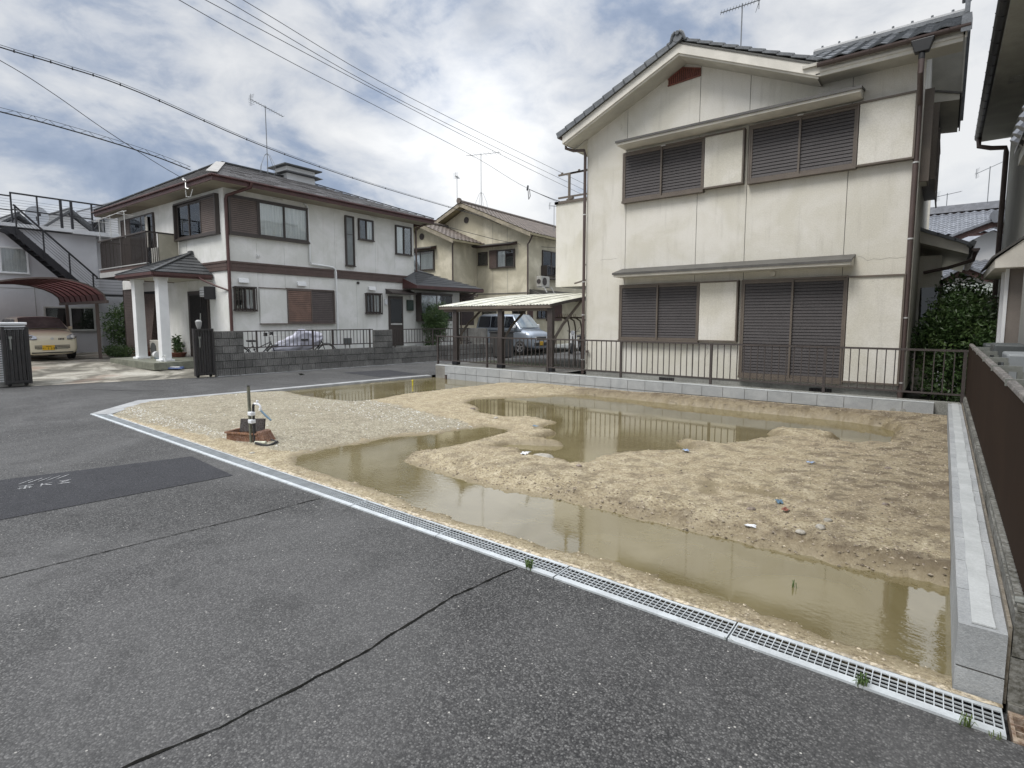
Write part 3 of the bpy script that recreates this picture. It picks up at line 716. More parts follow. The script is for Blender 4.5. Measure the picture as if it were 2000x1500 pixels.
for y in (9.3, 8.2, 6.9, 5.7, 4.45):
    m_ = MB(); m_.box(.317, .50, y, y + .035, 1.190, 1.234); m_.box(.47, .51, y, y + .035, .45, 1.19); m_.build('cap_joint', pvcgrey, fr_)
m_ = MB(); m_.box(.325, .375, 10.60, 10.66, .43, 1.22); m_.box(.33, .37, 10.66, 11.0, .45, 1.18); m_.build('end_post', fencebr, fr_)
m_ = MB(); m_.tube([(.3, 2.98, .436), (.40, 2.97, .445), (.55, 2.9, .45)], .016, 8); m_.build('conduit', pvcgrey, fr_, smooth='auto')

# ------------------------------------------------------------------ low wall + railing behind the back kerb
lw = thing('low_block_wall', 'low old grey block wall behind the new back kerb under the railing', 'wall', (-5.5, 10.7, 0), world=True)
bml = MB(); bml.box(0, .392, 0, .145, 0, .32); bml = bml.mesh('block', conc)
for i in range(29): piece('block', bml, lw, (.28 - (i + 1) * .397, 10.575 + random.uniform(-.003, .003), .0))
m_ = MB(); m_.box(-11.20, .28, 10.58, 10.715, .0, .312); m_.build('core', conc, lw)
fb_ = thing('railing', 'long dark bronze railing along the back of the bare lot', 'railing', (-5.5, 10.66, .32), world=True)
bal = MB(); bal.box(-.0075, .0075, -.0075, .0075, 0, .655); bal = bal.mesh('baluster', fenceb)
posts = [-11.23, -9.37, -7.42, -5.47, -3.52, -1.57, .29]
for x in posts:
    m_ = MB(); m_.box(x - .022, x + .022, 10.638, 10.682, .30, 1.125); m_.build('post', fenceb, fb_)
for a, b in zip(posts[:-1], posts[1:]):
    n_ = round((b - a) / .122)
    for i in range(1, n_): piece('baluster', bal, fb_, (a + (b - a) * i / n_, 10.66, .445))
m_ = MB(); m_.box(-11.27, .34, 10.636, 10.684, 1.10, 1.132); m_.build('top_rail', fenceb, fb_)
m_ = MB(); m_.box(-11.25, .33, 10.645, 10.675, .425, .452); m_.build('bottom_rail', fenceb, fb_)

# ------------------------------------------------------------------ things on the lot
tp = thing('standpipe', 'black pipe standpipe with brass tap taped to a grey post in the gravel', 'standpipe', (-6.92, 3.24, 0))
m_ = MB(); m_.beam((0, 0, -.05), (-.012, 0, .735), .030, .034); m_.build('stake', stakep, tp, bevel=.003)
m_ = MB(); m_.cyl((-.012, 0, .72), .016, .03, 10); m_.build('stake_cap', blackpl, tp)
m_ = MB(); m_.tube([(.045, .025, -.02), (.04, .025, .46), (.045, .027, .495), (.07, .03, .515)], .017, 10); m_.build('riser_pipe', blackr, tp, smooth='auto')
m_ = MB(); m_.tube([(.06, .03, .515), (.115, .045, .515), (.15, .05, .512)], .014, 10); m_.cyl((.115, .045, .52), .013, .035, 10); m_.beam((.095, .045, .56), (.145, .045, .56), .012, .01); m_.build('tap_body', whitetape, tp, smooth='auto')
m_ = MB(); m_.tube([(.15, .05, .512), (.17, .055, .49), (.17, .055, .46)], .012, 10); m_.cyl((.165, .055, .435), .019, .03, 10); m_.build('tap_spout', whitetape, tp, smooth='auto')
m_ = MB(); m_.tube([(.17, .055, .44), (.235, .09, .37), (.30, .12, .315)], [.012, .014, .013], 10); m_.build('hose', bluep, tp, smooth='auto')
for z in (.385, .285):
    m_ = MB(); m_.box(-.024, .062, -.024, .045, z - .027, z + .027); m_.build('tape', whitetape, tp, bevel=.012)
m_ = MB(); pts = [(.05, .02, .015)] + [(.20 + .15 * math.cos(t), .10 + .12 * math.sin(t), .018 + .01 * math.sin(3 * t)) for t in np.linspace(-2.6, 2.9, 26)]
m_.tube(pts, .015, 8); m_.build('coiled_pipe', blackr, tp, smooth='auto')
m_ = MB(); m_.tube([(.12, -.005, .022), (.27, .06, .03)], .021, 10); m_.build('pipe_joint', M('pale_pvc', srgb(190, 190, 170), .5, .2, 9, .05, 60, .02), tp, smooth='auto')
bx = thing('meter_box', 'rusty open iron box set in the gravel behind the standpipe', 'meter box', (-7.05, 3.32, 0), 24)
m_ = MB()
for a in ((-.30, .16, -.12, -.108), (-.30, .16, .108, .12)): m_.box(a[0], a[1], a[2], a[3], -.02, .125)
m_.box(-.30, -.288, -.108, .108, -.02, .125); m_.box(.148, .16, -.108, .108, -.02, .125); m_.box(-.32, .18, -.135, -.12, .105, .128); m_.box(-.32, .18, .12, .135, .105, .128)
m_.box(-.32, -.30, -.12, .12, .105, .128); m_.build('box_frame', rust, bx)
m_ = MB(); m_.box(-.288, .148, -.108, .108, -.02, .01); m_.build('box_bottom', rust, bx)
m_ = MB(); m_.hexa([(.14, -.14, -.01), (.30, -.12, -.01), (.30, .10, -.01), (.14, .12, -.01), (.16, -.12, .15), (.22, -.10, .14), (.22, .08, .14), (.16, .10, .15)]); m_.build('clay_block', rust, bx, bevel=.008)
m_ = MB(); m_.hexa([(-.22, .02, .10), (.16, .02, .12), (.16, .045, .12), (-.22, .045, .10), (-.22, .05, .27), (.16, .05, .29), (.16, .075, .29), (-.22, .075, .27)]); m_.build('lid', darkiron, bx, bevel=.004)
ym = thing('marker_stake', 'small yellow plastic survey stake standing in the far puddle', 'stake', (-10.19, 8.80, -.05))
m_ = MB(); m_.tube([(0, 0, 0), (0, 0, .1), (.0, 0, .125), (0, 0, .14)], [.018, .018, .026, .018], 8); m_.build('peg', yellowp, ym, smooth='auto')
m_ = MB(); m_.tube([(0, 0, .135), (0, 0, .15)], [.026, .02], 8); m_.build('head', yellowp, ym, smooth='auto')
dp = thing('boundary_peg', 'short dark boundary peg where the kerb corner meets the water', 'peg', (-10.55, 10.30, -.06)); m_ = MB(); m_.box(-.022, .022, -.022, .022, 0, .13); m_.build('peg', wooddk, dp); m_ = MB(); m_.box(-.026, .026, -.026, .026, .13, .14); m_.build('head', blackpl, dp)


def rockm(seed, r, fl=.6):
    bm = bmesh.new(); bmesh.ops.create_icosphere(bm, subdivisions=2, radius=r)
    for v in bm.verts:
        v.co *= 1 + .28 * mnoise.noise(v.co * (1.6 / r) + Vector((seed, seed * 2, 0))); v.co.z *= fl; v.co.x *= 1.25
    me = bpy.data.meshes.new('stone'); bm.to_mesh(me); bm.free(); return me
STN = [(-3.62, 5.12, .12, 'large flat pale stone lying in the brown shallow of the upper puddle', rock, .45),
       (-1.13, 4.52, .030, 'brown stone on the dirt above the long puddle', rockdk, .5), (-.62, 4.42, .034, 'white topped stone on the slope right of the long puddle', rock, .6),
       (-.72, 4.25, .030, 'pale stone at the bank edge nearest the right end', rock, .5), (-.60, 4.60, .028, 'buff stone just uphill of the white topped stone', rock, .6),
       (-5.53, 6.5, .04, 'whitish stone in the dirt gap between the puddles', rock, .5), (-6.55, 7.05, .05, 'dark clod beside the notch of the upper puddle', rockdk, .4),
       (-.28, 5.2, .022, 'small grey stone near the side kerb', rockdk, .6), (-6.36, 2.98, .03, 'flat pale chip below the standpipe', rock, .4), (-2.9, 4.75, .03, 'brown clod on the dirt ridge', rockdk, .5), (-.35, 6.5, .03, 'brown lump by the kerb halfway back', rockdk, .5)]
for i, (x, y, r, lab, mt, fl) in enumerate(STN):
    me = rockm(i + 3, r, fl); me.materials.append(mt); o = bpy.data.objects.new('stone', me); COL.objects.link(o)
    zz = zsoil(x, y)[0]; o.location = (x, y, max(zz, ZW - .02) + r * fl * .25); o.rotation_euler = (0, 0, i); me.shade_smooth(); tag(o, lab, 'stone', 'loose stones on the lot')
LIT = [(-4.62, 6.33, .06, 'blue plastic scrap beside the upper puddle notch', bluep), (-3.66, 4.82, .07, 'white plastic scrap below the flat stone', whitetape), (-2.25, 6.05, .06, 'pale crumpled film on the dirt right of the upper puddle', bluepale),
       (-1.0, 6.3, .05, 'small blue film scrap midway up the dirt', bluepale), (-.98, 4.80, .05, 'blue bag scrap above the long puddle bank', bluep), (-1.05, 4.20, .05, 'white cup scrap stuck in the bank above the long puddle', whitetape),
       (-.90, 4.62, .05, 'orange leaf scrap below the blue bag scrap', terra)]
for i, (x, y, r, lab, mt) in enumerate(LIT):
    g = random.Random(i); m_ = MB(); nn = 6; V = {}
    for a in range(nn):
        for b in range(nn): V[a, b] = ((a / (nn - 1) - .5) * r * 1.6 + g.uniform(-.12, .12) * r, (b / (nn - 1) - .5) * r + g.uniform(-.12, .12) * r, g.uniform(.0, .35) * r)
    for a in range(nn - 1):
        for b in range(nn - 1): m_.quad(V[a, b], V[a + 1, b], V[a + 1, b + 1], V[a, b + 1])
    o = m_.build('litter_scrap', mt); o.location = (x, y, max(zsoil(x, y)[0], ZW) + .012); o.rotation_euler = (0, 0, i * 1.3); tag(o, lab, 'litter', 'scraps of litter on the lot')


def gravel(name, n, cond, smin, smax, mat, seed):
    g = np.random.default_rng(seed); V = []; Fc = []; c = 0; t = 0
    base = np.array([(1, 0, 0), (0, 1, 0), (-1, 0, 0), (0, -1, 0), (0, 0, 1)], float)
    while c < n and t < n * 30:
        t += 1; x = g.uniform(-11.85, .1); y = g.uniform(2.92, 10.38)
        if x < left_line(y) + .03: continue
        z, w, gr = zsoil(x, y)
        if w < -.01 or not cond(x, y, z, w, gr, g): continue
        s = smin + (smax - smin) * g.random() ** 3; r = base * s * (1 + .5 * (g.random((5, 3)) - .5)); r[:, 2] *= .7
        a = g.random() * 6.28; R2 = np.array([[math.cos(a), -math.sin(a), 0], [math.sin(a), math.cos(a), 0], [0, 0, 1]])
        r = r @ R2.T * np.array([1.2, .9, 1]); k = len(V); V += [(x + p[0], y + p[1], z + p[2] + s * .1) for p in r]
        Fc += [(k, k + 1, k + 4), (k + 1, k + 2, k + 4), (k + 2, k + 3, k + 4), (k + 3, k, k + 4)]; c += 1
    me = bpy.data.meshes.new(name); me.from_pydata(V, [], Fc); me.materials.append(mat); o = bpy.data.objects.new(name, me); COL.objects.link(o)
    o['kind'] = 'stuff'; return o
gravm = M('gravel_stone', (.42, .375, .28), .9, .5, 45, .2, 30, .2, tint=(.9, .88, .8))
gravel('gravel', 4500, lambda x, y, z, w, gr, g: gr < 0, .003, .012, gravm, 1)
gravel('sandy_grit', 13000, lambda x, y, z, w, gr, g: gr > -.2 and (y < 3.25 or g.random() < .55), .003, .011, M('sandy_grit', (.52, .44, .31), .95, .5, 45, .2, 30, .2, tint=(.85, .8, .7)), 2)
gravel('soil_clods', 5500, lambda x, y, z, w, gr, g: gr > .1 and y > 3.9 and (0 < w < .35 and y < 4.5 or (x > -1.2 and g.random() < .4) or (y > 9.9 and x > -7) or g.random() < .05), .004, .015, M('soil_clod', (.27, .21, .135), .95, .5, 30, .2, 30, .3, tint=(.8, .75, .7)), 3)
gravel('pale_chippings', 1600, lambda x, y, z, w, gr, g: gr < 0 and ((y < 3.3 + (x + 9) * -.0 and x < -7.3 and g.random() < .7) or (5.2 < y < 6.6 and x > -9.4 and g.random() < .3) or g.random() < .03), .006, .02, M('pale_chip', (.62, .60, .54), .9, .3, 30, .1, 30, .2), 4)
gravel('dark_bits', 300, lambda x, y, z, w, gr, g: True, .004, .014, M('dark_bit', (.10, .075, .05), .95, .3, 30, .1, 30, .2), 6)


m_ = MB(); g = random.Random(9)
for i in range(115):
    s0 = i * .095; w0 = .010 + .014 * abs(mnoise.noise((i * .31, 0, 3))) * 2 + (.010 if s0 > 2.2 else 0); w1 = .010 + .014 * abs(mnoise.noise(((i + 1) * .31, 0, 3))) * 2 + (.010 if s0 > 2.2 else 0)
    m_.add([Fd(s0, .215, .0165), Fd(s0 + .096, .215, .0165), Fd(s0 + .096, .204 - w1, .0135), Fd(s0, .204 - w0, .0135)], [(0, 1, 2, 3)])
o_ = m_.build('spilled_soil', MATS['sandy_grit']); o_['kind'] = 'stuff'


def tuft(x, y, z, h, n, lab, seed):
    g = random.Random(seed); m_ = MB()
    for i in range(n):
        a = g.uniform(0, 6.28); r = g.uniform(.3, 1) * h * .7; hh = h * g.uniform(.5, 1); w = h * .05
        p0 = Vector((g.uniform(-.02, .02), g.uniform(-.01, .01), 0)); p2 = p0 + Vector((math.cos(a) * r, math.sin(a) * r, hh * .8)); p1 = p0 + Vector((math.cos(a) * r * .4, math.sin(a) * r * .4, hh))
        s_ = Vector((-math.sin(a), math.cos(a), 0)) * w
        m_.quad(p0 - s_, p0 + s_, p1 + s_ * .9, p1 - s_ * .9); m_.add([p1 - s_ * .9, p1 + s_ * .9, p2], [(0, 1, 2)])
    o = m_.build('weed_tuft', leaffresh); o.location = (x, y, z); tag(o, lab, 'weed', 'weed tufts in the drain joint')
tuft(-1.98, 2.655, .0, .075, 26, 'weed tuft at the end of the road crack by the drain', 1)
tuft(-.19, 2.675, .0, .065, 26, 'weed tuft in the gratings below the puddle', 2)
tuft(.155, 2.665, .0, .05, 20, 'small weed tuft near the end of the steel gratings', 3)
tuft(.25, 2.655, .0, .03, 12, 'tiny weed at the corner of the last steel grating', 4)
tuft(-.75, 2.66, .0, .02, 8, 'tiny weed sprig at a grating joint', 5)
tuft(-.62, 3.55, ZW, .05, 5, 'tiny sprig poking out of the long puddle', 6)
# ================================================================== BUILDINGS: shared parts
def shutter_leaf(F, par, s0, s1, z0, z1, mf, ms, d0=.05, pitch=.058, nm='shutter', fw=.035):
    m = MB(); m.fb(F, s0, s0 + fw, d0, d0 + .04, z0, z1); m.fb(F, s1 - fw, s1, d0, d0 + .04, z0, z1); m.fb(F, s0 + fw, s1 - fw, d0, d0 + .04, z1 - .045, z1); m.fb(F, s0 + fw, s1 - fw, d0, d0 + .04, z0, z0 + .055)
    lf = m.build(nm, mf, par)
    m = MB(); z = z0 + .055; n_ = int((z1 - .045 - z) / pitch); pt = (z1 - .045 - z) / n_
    for i in range(n_):
        a = z + i * pt
        m.hexa([F(s0 + fw, d0 + .004, a + pt * .93), F(s1 - fw, d0 + .004, a + pt * .93), F(s1 - fw, d0 + .022, a + pt * .05), F(s0 + fw, d0 + .022, a + pt * .05),
                F(s0 + fw, d0 + .020, a + pt * .92), F(s1 - fw, d0 + .020, a + pt * .92), F(s1 - fw, d0 + .030, a + pt * .07), F(s0 + fw, d0 + .030, a + pt * .07)])
    m.build('louvre', ms, lf, stuff=True)
    m = MB(); m.fb(F, s0 + fw - .002, s1 - fw + .002, d0 - .01, d0 - .004, z0 + .05, z1 - .04); m.build('gap_shade', interior, lf)  # near-black sheet that paints in the shade of the gaps between slats
    return lf


def box_panel(F, par, s0, s1, z0, z1, mp, mf, d=.10, t=.03, side='both'):
    m = MB(); m.fb(F, s0, s1, .0, d, z0, z1); pn = m.build('shutter_box', mp, par)
    m = MB(); m.fb(F, s0 - .01, s1 + t, 0, d + .025, z1 + .001, z1 + t); m.fb(F, s0 - .01, s1 + t, 0, d + .025, z0 - t, z0 - .001); m.fb(F, s1 + .001, s1 + t, 0, d + .02, z0, z1)
    m.build('box_frame', mf, pn); return pn


def awning(F, par, s0, s1, zt, D, t=.10, rise=.09, mt=None, mu=None):
    """thin lean-to hood: sheet metal top, pale boxed underside"""
    m = MB(); P = lambda s, d, z: F(s, d, z)
    m.hexa([P(s0 + .02, 0, zt - t), P(s1 - .02, 0, zt - t), P(s1 - .02, D - .03, zt - t), P(s0 + .02, D - .03, zt - t), P(s0 + .02, 0, zt + rise), P(s1 - .02, 0, zt + rise), P(s1 - .02, D - .03, zt - .03), P(s0 + .02, D - .03, zt - .03)])
    a = m.build('hood_soffit', mu or fasciaA, par)
    m = MB(); m.hexa([P(s0, 0, zt + rise + .002), P(s1, 0, zt + rise + .002), P(s1, D, zt - .028), P(s0, D, zt - .028), P(s0, 0, zt + rise + .03), P(s1, 0, zt + rise + .03), P(s1, D, zt), P(s0, D, zt)])
    m.fb(F, s0, s1, D - .02, D, zt - .045, zt - .028)
    m.build('hood_top', mt or awnA, par); return a


def sash_window(F, par, s0, s1, z0, z1, mf, cols=2, open_=None, cur='full', t=.035, d=.06, frosted_=False, mid=None):
    m = MB(); m.fb(F, s0, s1, 0, d + .02, z1 - t, z1); m.fb(F, s0 - .02, s1 + .02, 0, d + .045, z0, z0 + t); m.fb(F, s0, s0 + t, 0, d + .02, z0 + t, z1 - t); m.fb(F, s1 - t, s1, 0, d + .02, z0 + t, z1 - t)
    w = m.build('window', mf, par)
    xs = [s0 + t + (s1 - s0 - 2 * t) * i / cols for i in range(cols + 1)]
    m = MB()
    for i in range(cols):
        o_ = .018 * (i % 2)
        m.fb(F, xs[i] - (.015 if i else 0), xs[i] + .03, d - .03 + o_, d - .005 + o_, z0 + t, z1 - t); m.fb(F, xs[i + 1] - .03, xs[i + 1] + (.015 if i < cols - 1 else 0), d - .029 + o_, d - .004 + o_, z0 + t, z1 - t)
        m.fb(F, xs[i] + .03, xs[i + 1] - .03, d - .03 + o_, d - .005 + o_, z0 + t, z0 + t + .035); m.fb(F, xs[i] + .03, xs[i + 1] - .03, d - .03 + o_, d - .005 + o_, z1 - t - .03, z1 - t)
        if mid: m.fb(F, xs[i] + .03, xs[i + 1] - .03, d - .03 + o_, d - .006 + o_, mid - .012, mid + .012)
    m.build('sash', mf, w)
    for i in range(cols):
        m = MB(); o_ = .018 * (i % 2); m.fb(F, xs[i] + .03, xs[i + 1] - .03, d - .02 + o_, d - .015 + o_, z0 + t + .035, z1 - t - .03); m.build('pane', frosted if frosted_ else glass, w)
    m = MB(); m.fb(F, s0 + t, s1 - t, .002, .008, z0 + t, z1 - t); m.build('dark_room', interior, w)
    if cur:
        parts = {'full': [(s0 + t, s1 - t)], 'right': [((s0 + s1) / 2 + .03, s1 - t)], 'left': [(s0 + t, (s0 + s1) / 2 - .05)], 'mid': [(s0 + (s1 - s0) * .2, s0 + (s1 - s0) * .75)]}[cur]
        for a, b in parts:
            m = MB(); n_ = max(8, int((b - a) / .02)); g = random.Random(int(a * 100)); pv = None; ph = 0
            for i in range(n_ + 1):
                s = a + (b - a) * i / n_; ph += g.uniform(.4, 1.3); dd = .022 + .006 * math.sin(ph)
                c = (F(s, dd, z0 + t + .02), F(s, dd, z1 - t))
                if pv: m.quad(pv[0], c[0], c[1], pv[1])
                pv = c
            m.build('curtain', curtain, w)
    return w


def pipe(par, pts, r=.035, mat=None, rings=(), nm='downpipe'):
    m = MB(); m.tube(pts, r, 10); p = m.build(nm, mat or pipeA, par, smooth='auto')
    if rings:
        for c in rings: m = MB(); m.tube([(c[0], c[1], c[2] - .012), (c[0], c[1], c[2] + .012)], r + .008, 10); m.build('pipe_bracket', alum if mat is None else mat, p)
    return p


def wave_tile(name, w, l, mat, amp=.022, t=.014, seg=6):
    m = MB()
    P = [(i / seg * w, amp * math.sin(i / seg * 2 * math.pi) + (amp * .3)) for i in range(seg + 1)]
    for (a, za), (b, zb) in zip(P[:-1], P[1:]):
        m.quad((a, 0, za + t), (b, 0, zb + t), (b, l, zb), (a, l, za)); m.quad((a, 0, za - .004), (b, 0, zb - .004), (b, 0, zb + t), (a, 0, za + t))
    return m.mesh(name, mat, False)


def tiled_slope(par, tile, o, ud, sd, nu, ns, w, l, nm='tile', lim=300):
    """rows of tiles: o lower corner, ud unit vector along the eave, sd unit vector up the slope"""
    ud = Vector(ud).normalized(); sd = Vector(sd).normalized(); nn = ud.cross(sd).normalized()
    if nn.z < 0: nn = -nn
    B = Matrix((ud, sd, nn)).transposed().to_4x4(); rot = B.to_euler(); c = 0
    for j in range(ns):
        for i in range(nu):
            p = Vector(o) + ud * (i * w) + sd * (j * l) + nn * (.012 + random.uniform(-.002, .002)); piece(nm, tile, par, p, rot); c += 1
    return c


def tiled_mass(par, o, ud, sd, nu, ns, w, l, mat, nm='roof_tiles', amp=.022, seg=5):
    ud = Vector(ud).normalized(); sd = Vector(sd).normalized(); nn = ud.cross(sd).normalized()
    if nn.z < 0: nn = -nn
    m = MB(); o = Vector(o)
    for j in range(ns):
        for i in range(nu):
            b = o + ud * (i * w) + sd * (j * l)
            for k in range(seg):
                a0, a1 = k / seg, (k + 1) / seg; z0, z1 = amp * math.sin(a0 * 6.283), amp * math.sin(a1 * 6.283)
                m.quad(b + ud * a0 * w + nn * (z0 + .03), b + ud * a1 * w + nn * (z1 + .03), b + ud * a1 * w + sd * l * 1.05 + nn * (z1 + .012), b + ud * a0 * w + sd * l * 1.05 + nn * (z0 + .012))
                m.quad(b + ud * a0 * w + nn * (z0 - .0), b + ud * a1 * w + nn * (z1 - .0), b + ud * a1 * w + nn * (z1 + .03), b + ud * a0 * w + nn * (z0 + .03))
    return m.build(nm, mat, par, stuff=True)


def antenna(name, label, loc, h, dirv, L, legs=True, kind='uhf', tilt=0., group='television aerials on the roofs'):
    """mast with a wire tripod, boom with short cross rods and a reflector"""
    t = thing(name, label, 'antenna', loc, 0, group)
    m = MB(); m.tube([(0, 0, 0), (0, 0, h)], .016, 6); m.build('mast', antm, t)
    if legs:
        m = MB()
        for a in range(4):
            c, s = math.cos(a * 1.571 + .4), math.sin(a * 1.571 + .4)
            m.tube([(0, 0, h * .30), (c * .12, s * .12, h * .27), (c * .32, s * .32, h * .12), (c * .38, s * .38, -.05)], .008, 5)
        m.build('mast_leg', antm, t)
    d = Vector((math.cos(R(dirv)), math.sin(R(dirv)), math.tan(R(tilt)))).normalized(); s = Vector((-d.y, d.x, 0)).normalized(); c = Vector((0, 0, h - .05))
    m = MB(); m.tube([c - d * L * .45, c + d * L * .55], .013, 6); m.build('boom', antm, t)
    m = MB(); n_ = 12 if kind == 'uhf' else 7; rl = .10 if kind == 'uhf' else .5
    for i in range(n_):
        q = c + d * (L * (-.30 + .84 * i / (n_ - 1))); r2 = rl * (1 - .35 * i / n_) if kind != 'uhf' else rl
        m.tube([q - s * r2, q + s * r2], .006, 4)
    m.build('cross_rod', antm, t, stuff=True)
    m = MB(); q = c - d * L * .42
    for a in (-1, 1):
        for k in range(4): zz_ = a * (.03 + k * .05); m.tube([q - s * .16 + Vector((0, 0, zz_)) - d * k * -.015, q + s * .16 + Vector((0, 0, zz_)) - d * k * -.015], .005, 4)
    m.tube([q - Vector((0, 0, .2)), q + Vector((0, 0, .2))], .009, 5)
    if kind == 'uhf': m.build('reflector', antm, t)
    return t

# ================================================================== HOUSE A (cream, dark shutters)
A = thing('cream_house', 'large cream stucco house with closed dark louvred shutters behind the lot', 'house', (-3.7, 11.5, .2), world=True)
YA = 11.5; FA = facade((0, YA, 0), (1, 0), (0, -1))
js = [-6.885, -5.845, -4.205, -3.215, -1.492, -.468]
zwA = lambda x: 7.02 - .435 * abs(x + 4.5) if x < -2.22 else 6.04
def wallpoly(a, b):
    xs = sorted({a, b, *[x for x in (-4.5, -2.22) if a < x < b]})
    return [(x, zwA(x)) for x in xs]
for a, b in zip(js[:-1], js[1:]):
    a_, b_ = a + (.006 if a > -6.8 else 0), b - (.006 if b < -.5 else 0)
    top = wallpoly(a_, b_); pts = [(a_, YA, .335), (b_, YA, .335)] + [(x, YA, z) for x, z in reversed(top)]
    m_ = MB(); m_.ext(pts, (0, .02, 0)); m_.build('wall_panel', stuccoA, A)
m_ = MB(); top = wallpoly(-6.875, -.478)
m_.ext([(-6.875, YA + .012, .34), (-.478, YA + .012, .34)] + [(x, YA + .012, z - .01) for x, z in reversed(top)], (0, .1, 0)); m_.build('joint_backing', seal, A)
# crack-like horizontal day joint on right panel
def wallcrack(pts, r=.0022):
    m = MB(); m.tube([(x, YA - .0005, z) for x, z in pts], r, 4); m.build('hairline_crack', seal, A)
wallcrack([(-1.27, 2.72), (-1.20, 2.70), (-1.12, 2.63), (-1.03, 2.66), (-.92, 2.64), (-.80, 2.66), (-.70, 2.645), (-.55, 2.66)])
wallcrack([(-6.5, 3.0), (-6.35, 3.01), (-6.2, 3.0), (-6.05, 3.015)]); wallcrack([(-6.0, 6.03), (-5.98, 5.96), (-6.02, 5.9)])
wallcrack([(-3.9, .6), (-3.95, .75), (-3.86, .9), (-3.9, 1.05)]); wallcrack([(-5.2, .4), (-5.1, .52), (-5.15, .66)])
m_ = MB(); m_.box(-6.88, -6.78, 11.53, 19, .33, 5.95); m_.box(-.57, -.470, 11.521, 17.2, .33, 6.02); m_.box(-6.88, -.47, 18.9, 19, .33, 5.95); m_.build('side_wall', stuccoA, A)
m_ = MB(); m_.ext([(-.471, 11.521, 6.0), (-.471, 15.0, 6.0), (-.471, 13.2, 7.0)], (-.1, 0, 0)); m_.build('gable_wall', stuccoA, A)
m_ = MB(); m_.box(-6.80, -.55, 11.53, 18.9, .0, .333); m_.box(-6.86, -.49, 11.515, 11.55, .0, .333); m_.build('foundation', greyfnd, A)
for a, b in ((-4.95, -4.60), (-1.93, -1.56)):
    m_ = MB(); m_.box(a, b, 11.508, 11.516, .20, .295); v_ = m_.build('foundation_vent', interior, A)
    m_ = MB()
    for i in range(7): m_.box(a + (b - a) * (i + .5) / 7 - .006, a + (b - a) * (i + .5) / 7 + .006, 11.500, 11.507, .20, .295)
    m_.build('vent_bar', darkiron, v_)
# gable front: boxed verge
zt = lambda x: 7.175 - .445 * abs(x + 4.5)
def verge(x0, x1, y0, y1, lo, hi, mat, nm):
    xs = [x0] + ([-4.5] if x0 < -4.5 < x1 else []) + [x1]; m = MB()
    m.ext([(x, y0, zt(x) + lo) for x in xs] + [(x, y0, zt(x) + hi) for x in reversed(xs)], (0, y1 - y0, 0)); return m.build(nm, mat, A)
verge(-7.28, -1.92, 11.0, 11.035, -.225, -.03, fasciaA, 'bargeboard')
verge(-7.24, -1.96, 11.036, 11.06, -.262, -.20, fasciaA, 'barge_trim')
verge(-7.30, -1.90, 10.985, 10.999, -.048, -.028, awnA, 'drip_edge')
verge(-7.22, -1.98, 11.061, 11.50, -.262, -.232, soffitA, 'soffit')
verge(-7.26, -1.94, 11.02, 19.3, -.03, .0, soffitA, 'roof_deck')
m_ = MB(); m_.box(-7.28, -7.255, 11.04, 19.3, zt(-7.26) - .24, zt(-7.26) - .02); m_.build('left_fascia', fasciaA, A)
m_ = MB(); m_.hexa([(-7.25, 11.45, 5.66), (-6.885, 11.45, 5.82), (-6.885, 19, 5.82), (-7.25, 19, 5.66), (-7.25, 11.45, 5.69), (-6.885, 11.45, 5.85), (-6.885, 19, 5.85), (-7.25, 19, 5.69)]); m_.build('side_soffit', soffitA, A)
# verge tiles, stepped
vt = MB(); vt.hexa([(0, -.03, -.07), (.30, -.03, -.07), (.30, .0, -.07), (0, .0, -.07), (0, -.03, .055), (.30, -.03, .030), (.30, 0, .030), (0, 0, .055)])
vt.hexa([(0, 0, .005), (.30, 0, -.018), (.30, .24, -.018), (0, .24, .005), (0, 0, .055), (.30, 0, .030), (.30, .24, .030), (0, .24, .055)]); vt = vt.mesh('verge_tile', tileA)
th = math.atan(.445)
for i in range(12):       # left slope, overlapping downhill
    p = Vector((-7.40 + i * .2445, 10.97, zt(-7.40 + i * .2445) + .03)); o = piece('verge_tile', vt, A, p, (0, -th, 0))
for i in range(11):
    x = -1.88 - (i + 0) * .2445; p = Vector((x, 10.97 + .24, zt(x) + .03)); o = piece('verge_tile', vt, A, p, (0, -th, R(180)))
tA = wave_tile('tile', .275, .262, tileA, .016)
tiled_mass(A, (-7.42, 11.2, zt(-7.42) + .0), (0, 1, 0), (1, 0, .445), 28, 12, .28, .27, tileA, 'left_slope_tiles')
tiled_mass(A, (-1.86, 11.2, zt(-1.86) + .0), (0, 1, 0), (-1, 0, .445), 28, 11, .28, .27, tileA, 'right_slope_tiles')
m_ = MB(); m_.tube([(-4.5, 11.05, 7.22), (-4.5, 19.2, 7.22)], .095, 10); m_.build('ridge_tiles', tileA, A, smooth='auto')
m_ = MB(); m_.tube([(-4.5, 10.93, 7.235), (-4.5, 11.05, 7.235)], .10, 14)
for a in (-1, 1): m_.tube([(-4.5 + a * .04, 10.92, 7.33), (-4.5 + a * .10, 10.93, 7.28), (-4.5 + a * .13, 10.94, 7.20), (-4.5 + a * .16, 10.95, 7.14)], [.03, .035, .032, .02], 8)
m_.tube([(-4.5, 10.90, 7.30), (-4.5, 11.1, 7.31)], [.04, .045], 10); m_.build('ridge_end_tile', tileA, A, smooth='auto')
